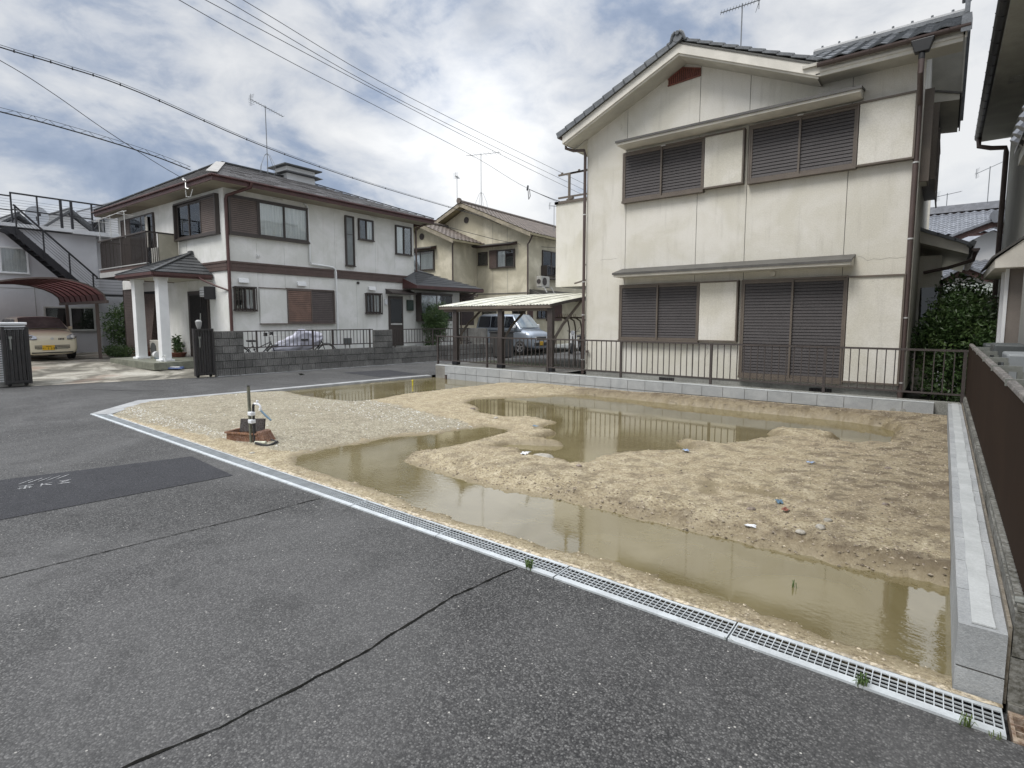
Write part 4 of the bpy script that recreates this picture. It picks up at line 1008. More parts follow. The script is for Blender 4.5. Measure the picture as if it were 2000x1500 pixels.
# gable louvre vent
m_ = MB(); vp = [(-4.905, 6.60), (-4.905, 6.70), (-4.585, 6.86), (-4.215, 6.75), (-4.215, 6.61)]
m_ = MB(); m_.ext([(-4.905, 11.492, 6.565), (-4.905, 11.492, 6.69), (-4.585, 11.492, 6.845), (-4.215, 11.492, 6.735), (-4.215, 11.492, 6.60)], (0, .006, 0)); gv = m_.build('gable_vent', interior, A)
def vtop(x): return 6.69 + (x + 4.905) / .32 * .155 if x < -4.585 else 6.845 - (x + 4.585) / .37 * .11
m_ = MB()
for i in range(17):
    x = -4.895 + i * .0415; zb = 6.565 + (x + 4.905) / .69 * .035; m_.box(x, x + .022, 11.470, 11.491, zb, vtop(x))
m_.build('vent_slat', ventred, gv, stuff=True)
m_ = MB(); m_.beam((-4.91, 11.48, 6.565), (-4.21, 11.48, 6.60), .03, .022); m_.beam((-4.91, 11.48, 6.69), (-4.585, 11.48, 6.85), .03, .022); m_.beam((-4.585, 11.48, 6.85), (-4.21, 11.48, 6.735), .03, .022); m_.build('vent_frame', ventred, gv)
# right wing: eave towards the lot, ridge along x, gable to the right
zr = lambda y: 6.02 + (y - 10.92) * .47
m_ = MB(); m_.hexa([(-2.2, 10.95, zr(10.95) - .05), (.03, 10.95, zr(10.95) - .05), (.03, 13.2, zr(13.2) - .05), (-2.9, 13.2, zr(13.2) - .05), (-2.2, 10.95, zr(10.95)), (.03, 10.95, zr(10.95)), (.03, 13.2, zr(13.2)), (-2.9, 13.2, zr(13.2))])
m_.hexa([(-2.9, 13.2, zr(13.2) - .05), (.03, 13.2, zr(13.2) - .05), (.03, 15.45, zr(10.95) - .05), (-2.9, 15.45, zr(10.95) - .05), (-2.9, 13.2, zr(13.2)), (.03, 13.2, zr(13.2)), (.03, 15.45, zr(10.95)), (-2.9, 15.45, zr(10.95))]); m_.build('wing_roof_deck', soffitA, A)
sl_ = Vector((0, 1, .47)).normalized()
tiled_slope(A, tA, (-1.98, 10.87, zr(10.87) + .005), (1, 0, 0), sl_, 7, 9, .275, .262)
for j in range(9):     # valley side, shortened rows
    k_ = int(max(0, j * .45))
    for i in range(min(4, k_)):
        p = Vector((-1.98 - (i + 1) * .275, 10.87, zr(10.87) + .005)) + sl_ * (j * .262); nn_ = Vector((0, -.47, 1)).normalized(); piece('tile', tA, A, p + nn_ * .012, Matrix((Vector((1, 0, 0)), sl_, nn_)).transposed().to_euler())
for j in range(9):
    for s2, o2 in ((sl_, Vector((-.055, 10.84, zr(10.84)))), (Vector((0, -1, .47)).normalized(), Vector((-.055, 15.56, zr(10.84))))):
        p = o2 + s2 * (j * .262); e = p + s2 * .27; vr = MB(); D = lambda q, dx, dz: q + Vector((dx, 0, dz))
        vr.hexa([D(p, 0, -.10), D(p, .13, -.10), D(e, .13, -.11), D(e, 0, -.11), D(p, 0, .06), D(p, .13, .055), D(e, .13, .03), D(e, 0, .035)]); vr.build('side_verge_tile', tileA, A)
m_ = MB()
m_.box(-2.45 + .0, -.0, 13.12, 13.28, zr(13.2) - .02, zr(13.2) + .05)
m_.tube([(-2.45, 13.2, zr(13.2) + .06), (-.02, 13.2, zr(13.2) + .06)], .06, 8)
for i in range(8): m_.tube([(-2.3 + i * .3, 13.2, zr(13.2) + .10), (-2.3 + i * .3, 13.2, zr(13.2) + .15)], .022, 6)
m_.build('wing_ridge', tileA, A, smooth='auto')
m_ = MB(); m_.box(-.03, .045, 13.07, 13.33, zr(13.2) - .02, zr(13.2) + .26); m_.tube([(-.08, 13.2, zr(13.2) + .3), (.06, 13.2, zr(13.2) + .3)], .085, 10); m_.build('wing_ridge_end', tileA, A, bevel=.02)
m_ = MB(); m_.box(-1.93, -.02, 10.975, 11.0, 5.80, 5.965); m_.box(-1.93, -.02, 10.955, 10.975, 5.86, 5.90); m_.build('wing_fascia', fasciaA, A)
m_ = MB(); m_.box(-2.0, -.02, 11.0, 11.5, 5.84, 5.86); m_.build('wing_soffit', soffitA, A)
m_ = MB()   # right gable verge board + soffit
for (ya, yb, s_) in ((10.95, 13.2, 1), (13.2, 15.45, -1)):
    za, zb = (zr(ya), zr(yb)) if s_ == 1 else (zr(13.2), zr(10.95))
    m_.ext([(.0, ya, za - .20), (.0, yb, zb - .20), (.0, yb, zb - .02), (.0, ya, za - .02)], (.025, 0, 0))
m_.build('side_bargeboard', fasciaA, A)
m_ = MB()
for (ya, yb, s_) in ((10.98, 13.2, 1), (13.2, 15.45, -1)):
    za, zb = (zr(ya), zr(yb)) if s_ == 1 else (zr(13.2), zr(10.95))
    m_.ext([(-.47, ya, za - .19), (-.47, yb, zb - .19), (-.47, yb, zb - .165), (-.47, ya, za - .165)], (.47, 0, 0))
m_.build('side_soffit', soffitA, A)
def gutter(par, p, q, r, mat, nm='gutter'):
    p = Vector(p); q = Vector(q); d = (q - p).normalized(); s = d.cross(Vector((0, 0, 1))).normalized(); m = MB(); k = 7
    for i in range(k):
        a0 = math.pi + math.pi * i / k; a1 = math.pi + math.pi * (i + 1) / k
        u0 = s * math.cos(a0) * r + Vector((0, 0, math.sin(a0) * r)); u1 = s * math.cos(a1) * r + Vector((0, 0, math.sin(a1) * r))
        m.quad(p + u0, p + u1, q + u1, q + u0); m.quad(p + u0 * .9, p + u1 * .9, q + u1 * .9, q + u0 * .9)
    for e in (p, q): m.add([e + s * math.cos(math.pi + math.pi * i / 6) * r + Vector((0, 0, math.sin(math.pi + math.pi * i / 6) * r)) for i in range(7)], [tuple(range(7))])
    g_ = m.build(nm, mat, par); m = MB()
    L = (q - p).length; n_ = max(2, int(L / .45))
    for i in range(n_): c = p + d * (L * (i + .5) / n_); m.tube([c - s * (r + .004), c - s * (r * .7) - Vector((0, 0, r * .7)), c - Vector((0, 0, r + .006)), c + s * (r * .7) - Vector((0, 0, r * .7)), c + s * (r + .004)], .006, 4)
    m.build('gutter_bracket', mat, g_, stuff=True); return g_
gutter(A, (-1.96, 10.88, 5.975), (.06, 10.88, 5.985), .058, pipeA)
gutter(A, (-7.37, 11.0, 5.90), (-7.37, 19.2, 5.90), .058, pipeA)
m_ = MB(); m_.hexa([(-.60, 10.82, 5.74), (-.42, 10.82, 5.74), (-.42, 10.94, 5.74), (-.60, 10.94, 5.74), (-.66, 10.81, 5.93), (-.36, 10.81, 5.93), (-.36, 10.95, 5.93), (-.66, 10.95, 5.93)]); m_.tube([(-.51, 10.88, 5.64), (-.51, 10.88, 5.74)], .045, 10); m_.build('rain_head', blackpl, A, bevel=.01)
pipe(A, [(-.51, 10.88, 5.70), (-.51, 10.88, 5.45), (-.515, 11.2, 5.27), (-.52, 11.42, 5.12), (-.52, 11.44, 4.9), (-.52, 11.44, .05)], .042, None, [(-.52, 11.44, z) for z in (4.2, 2.95, 1.62, .5)])
pipe(A, [(-7.37, 11.3, 5.86), (-7.37, 11.3, 5.70), (-7.2, 11.38, 5.63), (-6.93, 11.42, 5.60), (-6.91, 11.44, 5.50), (-6.91, 11.44, .25)], .036, None, [(-6.91, 11.44, z) for z in (4.1, 2.5, 1.7, .6)])
m_ = MB(); m_.cyl((-6.79, 11.44, .78), .035, .05, 8); m_.tube([(-6.79, 11.44, .5), (-6.79, 11.44, .80), (-6.74, 11.42, .83)], .013, 6); m_.build('wall_tap', pipeA, A, smooth='auto')
# windows upstairs and downstairs
for (s0, s1, sm, b1, z0, z1, nm) in ((-5.87, -4.08, -4.985, -3.29, 4.27, 5.30, 'up'), (-3.15, -1.395, -2.29, -.575, 4.29, 5.32, 'up'), (-5.90, -4.09, -5.0, -3.30, 1.13, 2.35, 'dn'), (-3.185, -1.415, -2.285, -.575, .46, 2.345, 'dn')):
    m_ = MB(); m_.fb(FA, s0 - .03, s1 + .03, 0, .10, z1, z1 + .035); m_.fb(FA, s0 - .03, s1 + .03, 0, .13, z0 - .05, z0); m_.fb(FA, s0 - .03, s0, 0, .10, z0, z1); m_.fb(FA, s1, s1 + .03, 0, .10, z0, z1); m_.fb(FA, s0, s1, 0, .02, z0, z1)
    fw = m_.build('shutter_frame', metA, A)
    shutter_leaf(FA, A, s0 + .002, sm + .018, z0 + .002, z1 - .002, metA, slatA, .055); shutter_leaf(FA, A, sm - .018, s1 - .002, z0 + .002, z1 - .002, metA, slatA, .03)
    zt_, zb_ = (z1 + .02, z0 + .03) if s0 < -4 or nm == 'up' else (z1 + .01, z0 + .02)
    if nm == 'up' and s0 > -4: zb_ = z0 - .0
    box_panel(FA, A, s1 + .045, b1, zb_, zt_ - .02, stuccoA, metA, .11)
awning(FA, A, -5.89, -1.30, 5.50, .5, .09, .06)
awning(FA, A, -5.91, -1.30, 2.63, .5, .09, .10)
m_ = MB(); m_.tube([(-2.66, 11.498, 2.475), (-2.66, 11.47, 2.475)], .05, 14); m_.build('round_vent', fasciaA, A, smooth='auto')
for x, z in ((-4.95, 5.31), (-2.30, 5.345)): m_ = MB(); m_.box(x - .04, x + .06, 11.38, 11.40, z, z + .018); m_.build('latch_plate', alum, A)
# side window, hood and its shutter box, right-hand wall
FS = facade((-.47, 11.5, 0), (0, 1), (1, 0))
m_ = MB(); m_.fb(FS, .25, .75, 0, .10, 3.95, 5.42); sb = m_.build('side_shutter_box', stuccoA, A); m_ = MB(); m_.fb(FS, .20, .249, 0, .13, 3.93, 5.44); m_.fb(FS, .25, .75, .101, .12, 3.93, 3.97); m_.build('box_frame', metA, sb)
m_ = MB(); m_.fb(FS, .76, 2.9, .0, .20, 4.06, 4.12); m_.fb(FS, .76, 2.9, 0, .2, 5.3, 5.36); m_.fb(FS, .76, .80, 0, .2, 4.12, 5.3); m_.fb(FS, 2.86, 2.9, 0, .2, 4.12, 5.3); m_.fb(FS, 1.0, 2.86, 0, .02, 4.12, 5.3); m_.build('side_window_frame', metA, A)
m_ = MB()
for i in range(18): m_.fb(FS, 1.02 + i * .1, 1.035 + i * .1, .20, .215, 3.9, 4.95)
m_.fb(FS, .98, 2.84, .195, .22, 4.95, 4.98); m_.fb(FS, .98, 2.84, .195, .22, 3.88, 3.91); m_.build('window_guard', metA, A)
m_ = MB(); m_.fb(FS, 1.0, 2.86, .02, .03, 4.12, 5.3); m_.build('side_pane', glassdk, A)
m_ = MB(); m_.hexa([FS(.9, 0, 5.42), FS(3.0, 0, 5.42), FS(3.0, .46, 5.38), FS(.9, .46, 5.38), FS(.9, 0, 5.62), FS(3.0, 0, 5.62), FS(3.0, .46, 5.47), FS(.9, .46, 5.47)]); m_.build('side_hood', soffitA, A)
m_ = MB(); m_.hexa([FS(.87, 0, 5.622), FS(3.03, 0, 5.622), FS(3.03, .50, 5.46), FS(.87, .50, 5.46), FS(.87, 0, 5.65), FS(3.03, 0, 5.65), FS(3.03, .50, 5.49), FS(.87, .50, 5.49)]); m_.fb(FS, .87, 3.03, .48, .50, 5.40, 5.459); m_.build('side_hood_top', awnA, A)
# ground floor annexe on the right
m_ = MB(); m_.box(-.469, -.10, 14.2, 18.5, .1, 2.9); m_.build('annexe_wall', stuccoA, A)
m_ = MB(); m_.box(-.10, -.08, 14.3, 15.9, .35, 2.3); m_.box(-.42, -.12, 14.185, 14.199, .6, 2.25); m_.build('annexe_door', glassdk, A)
m_ = MB(); m_.box(-.10, -.05, 14.22, 14.28, .1, 2.4); m_.box(-.10, -.05, 14.22, 16, 2.3, 2.4); m_.build('annexe_frame', metA, A)
def za(x): return 3.35 - (x + .47) * .45
m_ = MB(); m_.hexa([(-.469, 13.7, za(-.47) - .22), (.30, 13.7, za(.3) - .16), (.30, 18.8, za(.3) - .16), (-.469, 18.8, za(-.47) - .22), (-.469, 13.7, za(-.47)), (.30, 13.7, za(.3)), (.30, 18.8, za(.3)), (-.469, 18.8, za(-.47))]); m_.build('annexe_roof', fasciaA, A)
m_ = MB()
for i in range(3): m_.hexa([(-.469 + i * .27, 13.62, za(-.47 + i * .27) + .005), (-.469 + i * .27 + .29, 13.62, za(-.18 + i * .27) + .0), (-.469 + i * .27 + .29, 18.9, za(-.18 + i * .27)), (-.469 + i * .27, 18.9, za(-.47 + i * .27) + .005), (-.469 + i * .27, 13.62, za(-.47 + i * .27) + .07), (-.469 + i * .27 + .29, 13.62, za(-.18 + i * .27) + .06), (-.469 + i * .27 + .29, 18.9, za(-.18 + i * .27) + .06), (-.469 + i * .27, 18.9, za(-.47 + i * .27) + .07)])
for i in range(17): m_.tube([(.36, 13.65 + i * .3, za(.36) + .03), (.30, 13.65 + i * .3, za(.3) + .05)], .075, 8)
m_.build('annexe_tiles', tileA, A)
gutter(A, (.40, 13.6, za(.4) - .02), (.40, 18.9, za(.4) - .02), .06, pipeA)
pipe(A, [(.40, 13.8, za(.4) - .05), (.38, 13.85, za(.4) - .22), (.0, 14.0, 2.62), (-.38, 14.1, 2.55)], .034)
m_ = MB(); m_.box(-7.9, -6.885, 14.5, 19, .2, 2.9); m_.box(-9.80, -6.885, 14.5, 18, 2.62, 5.20); m_.build('rear_wing', stuccoA, A)
m_ = MB(); m_.box(-9.84, -6.88, 14.46, 14.66, 5.20, 5.28); m_.box(-9.84, -9.70, 14.46, 18, 5.201, 5.281); m_.build('parapet_cap', metA, A)
m_ = MB(); m_.box(-9.38, -9.32, 14.52, 14.58, 5.28, 6.12); m_.beam((-9.75, 14.55, 6.10), (-8.55, 14.55, 6.10), .05, .05); m_.beam((-9.75, 14.55, 5.40), (-7.0, 14.55, 5.40), .05, .05); m_.beam((-9.42, 14.55, 5.29), (-9.2, 14.55, 5.36), .1, .06)
m_.beam((-9.3, 14.55, 6.10), (-7.0, 14.55, 6.10), .05, .04)
for x in (-9.62, -9.0, -8.4): m_.box(x - .03, x + .03, 14.53, 14.57, 6.125, 6.17)
m_.build('roof_rail', metA, A)
m_ = MB(); m_.beam((-8.4, 13.95, 3.2), (-7.0, 13.6, 2.98), .05, .04); m_.beam((-7.0, 13.6, 2.98), (-8.4, 13.4, 2.62), .05, .04); m_.hexa([(-7.9, 13.2, 2.50), (-6.9, 13.2, 2.46), (-6.9, 14.4, 2.46), (-7.9, 14.4, 2.5), (-7.9, 13.2, 2.54), (-6.9, 13.2, 2.54), (-6.9, 14.4, 2.54), (-7.9, 14.4, 2.54)]); m_.build('side_bracket', metA, A)
antenna('tv_antenna', 'thin television aerial on the ridge of the large cream house', (-4.18, 14.0, 7.27), 1.80, 205, .9, False, tilt=-12)

# ================================================================== HOUSE B (white, brown bands)
PB = (-17.394, 7.646, 0); RZB = 2.69
B = thing('white_house', 'white two storey house with brown storey band, oxblood eaves and slate hip roof', 'house', PB, RZB)
FR = facade((0, 0, 0), (0, 1), (1, 0)); FL = facade((0, 0, 0), (-1, 0), (0, -1))
jb = [0, .975, 1.93, 2.85, 3.95, 4.87, 5.82, 6.82, 7.90]
for a, b in zip(jb[:-1], jb[1:]):
    for z0, z1 in ((.45, 3.09), (3.405, 5.72)):
        m_ = MB(); m_.fb(FR, a + (.004 if a else 0), b - .004, -.02, .0, z0, z1); m_.build('wall_panel', stuccoB, B)
for a, b in ((0, .98), (.98, 1.9), (1.9, 2.62), (2.64, 3.6), (3.6, 5.0), (5.0, 8.4)):
    for z0, z1 in ((.30, 3.09), (3.405, 5.72)):
        m_ = MB(); m_.fb(FL, a + .004, b - .004, -.02, .0, z0, z1); m_.build('wall_panel', stuccoB, B)
m_ = MB(); m_.box(-8.38, -.012, .012, 7.88, .1, 5.72); m_.build('wall_core', stuccoB, B)
m_ = MB(); m_.fb(FR, -.02, 7.95, -.05, .03, .1, .46); m_.build('base_course', conc, B)
def band(F, a, b, nm='storey_band'):
    m = MB(); m.fb(F, a, b, -.01, .03, 3.095, 3.40); m.fb(F, a, b, .03, .05, 3.34, 3.40); m.fb(F, a, b, .03, .045, 3.10, 3.135); m.fb(F, a, b, .03, .038, 3.22, 3.235); return m.build(nm, brownB, B)
band(FR, 0, 3.86); band(FR, 3.98, 7.93); band(FL, -.05, 1.75)
# 2F windows, right-hand face
m_ = MB(); m_.fb(FR, .09, 2.84, 0, .085, 5.385, 5.42); m_.fb(FR, .07, 2.86, 0, .12, 4.20, 4.245); m_.fb(FR, .09, .125, 0, .085, 4.245, 5.385); m_.build('window_surround', frameB, B)
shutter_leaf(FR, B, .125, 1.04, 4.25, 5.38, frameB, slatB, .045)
sash_window(FR, B, 1.05, 2.83, 4.25, 5.385, frameB, 2)
sash_window(FR, B, 4.39, 4.785, 3.56, 5.43, frameB, 1, cur=None, frosted_=True, mid=4.75)
sash_window(FR, B, 5.0, 5.71, 4.60, 5.41, frameB, 2, cur='right')
sash_window(FR, B, 6.85, 7.72, 4.23, 5.42, frameB, 2, cur='left')
# conduit
pipe(B, [(.05, 2.72, 5.56), (.05, 2.82, 5.52), (.05, 2.86, 5.42), (.055, 2.87, 3.62), (.055, 2.92, 3.52), (.055, 3.45, 3.50), (.055, 3.78, 3.48), (.055, 3.90, 3.42), (.062, 3.92, 3.30), (.062, 3.93, .4)], .032, whitep, nm='white_conduit')
# 1F
def hoodvent(F, s, z, w=.33):
    m = MB(); m.hexa([F(s, 0, z), F(s + w, 0, z), F(s + w, .08, z - .03), F(s, .08, z - .03), F(s, 0, z + .12), F(s + w, 0, z + .12), F(s + w, .05, z + .10), F(s, .05, z + .10)]); v = m.build('hood_vent', whitep, B, bevel=.008)
hoodvent(FR, .32, 2.77); hoodvent(FR, 2.36, 2.77); hoodvent(FR, 5.43, 2.75)
m_ = MB(); m_.tube([FR(1.0, .02, 3.62), FR(1.0, .06, 3.60)], .045, 10); m_.tube([FR(1.0, .05, 3.60), FR(.93, .06, 3.68)], .015, 6); m_.build('round_vent', whitep, B, smooth='auto')
m_ = MB(); m_.tube([FR(4.93, .0, 2.98), FR(4.93, .05, 2.97)], .05, 12); m_.build('round_vent', darkiron, B, smooth='auto')
for z in (5.60,):
    for s in (1.6, 5.6): m_ = MB(); m_.fb(FR, s, s + .35, .001, .02, z - .05, z - .035); m_.fb(FR, s, s + .35, .001, .02, z + .0, z + .015); m_.build('eave_vent', soffitA, B)
def grille_window(F, s0, s1, z0, z1, nb=6):
    w = sash_window(F, B, s0 + .03, s1 - .03, z0 + .04, z1 - .03, frameB, 2, cur=None, t=.03, d=.04); m = MB()
    m.fb(F, s0, s1, .09, .12, z1 - .03, z1); m.fb(F, s0, s1, .09, .12, z0, z0 + .03)
    for i in range(nb): x = s0 + (s1 - s0 - .02) * i / (nb - 1); m.fb(F, x, x + .018, .085, .115, z0 + .03, z1 - .03)
    for s in (s0, s1 - .03): m.fb(F, s, s + .03, .0, .09, z1 - .05, z1 - .02); m.fb(F, s, s + .03, 0, .09, z0 + .02, z0 + .05)
    m.build('window_guard', frameB, w); return w
w_ = grille_window(FR, .135, .865, 1.835, 2.625, 7)
m_ = MB(); m_.fb(FR, .45, .80, .006, .014, 1.9, 2.55); m_.build('blind', curtain, w_)
m_ = MB(); m_.tube([FR(.62, .03, 1.93), FR(.62, .03, 2.05)], [.03, .02], 8); m_.build('vase', whitep, w_)
w_ = grille_window(FR, 5.24, 6.04, 1.78, 2.62, 6); m_ = MB(); m_.fb(FR, 5.6, 5.98, .006, .014, 1.85, 2.55); m_.build('blind', curtain, w_)
m_ = MB(); m_.fb(FR, 1.93, 3.80, 0, .09, 2.612, 2.645); m_.fb(FR, .975, 3.82, 0, .11, 1.425, 1.455); m_.fb(FR, .975, 1.93, 0, .10, 2.60, 2.625); m_.fb(FR, 3.79, 3.815, 0, .09, 1.455, 2.612); m_.build('shutter_frame', slatB, B)
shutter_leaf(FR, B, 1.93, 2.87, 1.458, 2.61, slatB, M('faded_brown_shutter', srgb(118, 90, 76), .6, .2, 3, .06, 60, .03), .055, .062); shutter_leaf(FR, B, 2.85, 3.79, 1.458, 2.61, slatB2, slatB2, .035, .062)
m_ = MB(); m_.fb(FR, .98, 1.925, 0, .07, 1.456, 2.60); m_.build('shutter_box', stuccoB, B)
# back door with hood
m_ = MB(); m_.fb(FR, 6.42, 7.18, .0, .05, .50, 2.53); d_ = m_.build('back_door', frameB, B)
m_ = MB(); m_.fb(FR, 6.50, 7.10, .05, .056, 1.45, 2.42); m_.build('door_pane', glassdk, d_); m_ = MB(); m_.fb(FR, 6.50, 7.10, .05, .065, 1.36, 1.42); m_.tube([FR(6.56, .05, 1.40), FR(6.56, .10, 1.40), FR(6.66, .10, 1.40)], .012, 6); m_.build('handle', alum, d_)
awning(FR, B, 6.28, 7.62, 2.66, .42, .05, .13, frameB, frameB)
m_ = MB(); m_.cyl(FR(6.28, .02, 2.18), .07, .22, 10); m_.build('door_lamp', lampshade, B, smooth='auto')
m_ = MB(); m_.fb(FR, 7.40, 7.72, 0, .14, 1.95, 2.40); m_.build('meter_box', greenbox, B, bevel=.03)
m_ = MB(); m_.fb(FR, 7.62, 7.72, 0, .09, 2.0, 3.05); m_.build('meter_conduit', whitep, B)
# 1F extension to the right
m_ = MB(); m_.box(-4.5, .0, 7.92, 10.78, .1, 2.95); m_.build('extension_wall', stuccoB, B)
w_ = sash_window(FR, B, 7.98, 9.88, 1.62, 2.62, frameB, 3, cur=None, d=.10)
m_ = MB(); m_.fb(FR, 7.95, 9.91, 0, .36, 2.62, 2.72); m_.fb(FR, 7.95, 9.91, 0, .33, 1.50, 1.61); m_.fb(FR, 7.95, 7.99, 0, .33, 1.61, 2.62); m_.fb(FR, 9.87, 9.91, 0, .33, 1.61, 2.62); m_.fb(FR, 8.9, 8.94, .29, .33, 1.61, 2.62); m_.build('bay_frame', frameB, w_)
m_ = MB(); m_.fb(FR, 7.99, 9.87, .315, .32, 1.61, 2.62); m_.build('bay_glass', glass, w_)
for s, r_ in ((9.1, .07), (9.32, .06), (9.6, .09)): m_ = MB(); m_.cyl(FR(s, .2, 1.615), r_, .22, 10, r2=r_ * .8); m_.build('jar', whitep if s < 9.5 else frosted, w_, smooth='auto')
zl = lambda d: 3.52 - (d) * .36       # lean-to height falls with distance out from the upper wall
# lower hipped roof: eave d=.8 beyond right face, from s=7.2 to 11.6
m_ = MB()
E0, E1, E2, E3 = Vector((.80, 7.25, 2.98)), Vector((.80, 11.55, 3.02)), Vector((-4.9, 11.55, 3.02)), Vector((-.02, 7.25, 3.50))
T0, T1 = Vector((-.02, 7.93, 3.62)), Vector((-2.3, 7.93, 4.25))
m_.add([E0, E1, Vector((-.9, 10.0, 3.62)), T0], [(0, 1, 2, 3)]); m_.add([E1, E2, T1, Vector((-.9, 10.0, 3.62))], [(0, 1, 2, 3)]); m_.add([E0, T0, Vector((-.02, 7.25, 3.30))], [(0, 1, 2)]); m_.add([T0, Vector((-.9, 10, 3.62)), T1], [(0, 1, 2)])
lr_ = m_.build('lower_roof', slate_dk, B); lr_.modifiers.new('s', 'SOLIDIFY').thickness = .05
m_ = MB()
for i in range(1, 7):
    t_ = i / 7; a = E0.lerp(T0, t_); b = E1.lerp(Vector((-.9, 10, 3.62)), t_); m_.beam(a + Vector((.0, 0, .03)), b + Vector((0, 0, .03)), .03, .018)
m_.build('shingle_course', slate_dk, lr_)
m_ = MB(); m_.box(.80, .83, 7.22, 11.58, 2.85, 2.985); m_.box(.0, .80, 7.21, 7.24, 2.86, 2.99); m_.ext([(.0, 7.212, 2.99), (.80, 7.212, 2.99), (0, 7.212, 3.30)], (0, .02, 0)); m_.box(-4.5, .8, 11.56, 11.59, 2.88, 3.02); m_.build('lower_fascia', redB, B)
m_ = MB(); m_.box(0.001, .79, 7.24, 11.55, 2.83, 2.85); m_.box(-4.5, 0, 10.79, 11.55, 2.83, 2.85); m_.build('lower_soffit', M('dark_soffit', srgb(104, 98, 90), .8, .1, 2, .03, 60, .03), B)
pipe(B, [(.70, 11.2, 2.84), (.4, 11.0, 2.65), (.06, 10.82, 2.55), (.05, 10.82, .3)], .035)
m_ = MB(); m_.fb(FR, 10.85, 12.1, -2.2, -2.15, .5, 2.72); m_.build('shed_wall', wooddk, B); m_ = MB(); m_.hexa([FR(10.8, -.1, 2.80), FR(12.3, -.1, 2.74), FR(12.3, -2.4, 2.74), FR(10.8, -2.4, 2.8), FR(10.8, -.1, 2.86), FR(12.3, -.1, 2.80), FR(12.3, -2.4, 2.80), FR(10.8, -2.4, 2.86)]); m_.beam(FR(10.8, .3, 2.45), FR(12.0, .1, 2.70), .04, .04); m_.build('shed_roof', wooddk, B)
m_ = MB(); m_.fb(FR, 10.9, 11.9, -.1, -.05, 1.3, 2.75); m_.build('reed_screen', M('dark_red_screen', srgb(48, 30, 28), .8, .2, 6, .1, 60, .2), B)
# main roof
ev = .60; zE = 5.80
c_ = [Vector((ev, -ev, zE)), Vector((ev, 7.9 + ev, zE)), Vector((-8.4 - ev, 7.9 + ev, zE)), Vector((-8.4 - ev, -ev, zE))]
r0, r1 = Vector((-4.2, 2.05, 7.46)), Vector((-4.2, 5.85, 7.46))
m_ = MB(); m_.add([c_[0], c_[1], r1, r0], [(0, 1, 2, 3)]); m_.add([c_[1], c_[2], r1], [(0, 1, 2)]); m_.add([c_[2], c_[3], r0, r1], [(0, 1, 2, 3)]); m_.add([c_[3], c_[0], r0], [(0, 1, 2)])
hr = m_.build('roof', slate, B)
# shingles as real courses
def courses(a, b, tb, ta, n, par, mat, nm='shingle_course', step=.012, wsh=.46):
    """stepped courses between the eave a-b and the ridge ta-tb, each cut into single shingles"""
    nn = (b - a).cross(ta - a).normalized()
    if nn.z < 0: nn = -nn
    cnt = 0
    for i in range(n):
        t0, t1 = i / n, (i + 1) / n; p0, q0, p1, q1 = a.lerp(ta, t0), b.lerp(tb, t0), a.lerp(ta, t1), b.lerp(tb, t1); m = MB()
        L = (q0 - p0).length
        if L < .1: continue
        k = max(1, int(L / wsh)); off = (.5 if i % 2 else 0)
        ds = [0] + [min(1, max(0, (j + off) / k)) for j in range(1, k)] + [1]
        for u, v in zip(ds[:-1], ds[1:]):
            if v - u < 1e-3: continue
            h_ = random.uniform(.008, .017); g = .004 / max(L, .1)
            A0, B0, B1, A1 = p0.lerp(q0, u + g), p0.lerp(q0, v - g), p1.lerp(q1, v - g), p1.lerp(q1, u + g)
            m.hexa([A0, B0, B1, A1, A0 + nn * (h_ + step), B0 + nn * (h_ + step), B1 + nn * .004, A1 + nn * .004])
        m.build(nm, mat, par)
courses(c_[0], c_[1], r1, r0, 15, hr, slate); courses(c_[3], c_[0], r0, r0, 15, hr, slate)
def hipcap(a, b, w=.16, h=.03, mat=flash):
    a = Vector(a); b = Vector(b); m = MB(); L = (b - a).length; n_ = int(L / .9)
    for i in range(n_): m.beam(a.lerp(b, i / n_) + Vector((0, 0, .05)), a.lerp(b, (i + 1) / n_ - .006) + Vector((0, 0, .05)), w, h)
    return m.build('hip_cap', mat, hr)
hipcap(c_[0], r0, .30, .015); hipcap(c_[1], r1, .14, .03, slate_dk); hipcap(c_[3], r0, .14, .03, slate_dk)
m_ = MB(); m_.beam(r0 + Vector((0, 0, .04)), r1 + Vector((0, 0, .04)), .2, .05); m_.build('ridge_cap', slate_dk, hr)
m_ = MB(); m_.box(ev - .02, ev + .01, -ev - .01, 7.9 + ev + .01, 5.62, 5.775); m_.box(-8.4 - ev - .01, ev - .021, -ev - .01, -ev + .02, 5.62, 5.775); m_.box(-9.0, .6, 8.49, 8.51, 5.62, 5.775); m_.build('fascia', redB, B)
m_ = MB(); m_.box(ev + .012, ev + .08, -ev - .07, 7.9 + ev + .1, 5.735, 5.79); m_.box(-8.4 - ev - .1, ev + .011, -ev - .08, -ev - .012, 5.735, 5.79); m_.build('gutter', redB, B, bevel=.02)
m_ = MB(); m_.box(.003, ev - .02, -ev + .02, 7.9 + ev, 5.60, 5.62); m_.box(-8.4 - ev, .002, -ev + .02, -.002, 5.60, 5.62); m_.build('soffit', M('beige_soffit', srgb(150, 142, 124), .85, .1, 2, .03, 60, .03), B)
pipe(B, [(.66, .55, 5.74), (.62, .52, 5.60), (.25, .25, 5.46), (.07, .06, 5.36), (.06, .03, 5.25), (.06, .03, .35)], .046, M('oxblood_pipe', srgb(80, 50, 46), .5, .15, 3, .03, 60, .02))
pipe(B, [(.5, 8.2, 5.62), (.3, 8.05, 5.50), (.06, 7.97, 5.42), (.06, 7.97, 3.6)], .04, brownB)
pipe(B, [(.02, -1.6 + .0, 2.86), (.02, -1.3, 2.75), (.05, -.06, 2.52)], .03, redB, nm='porch_leader') if False else None
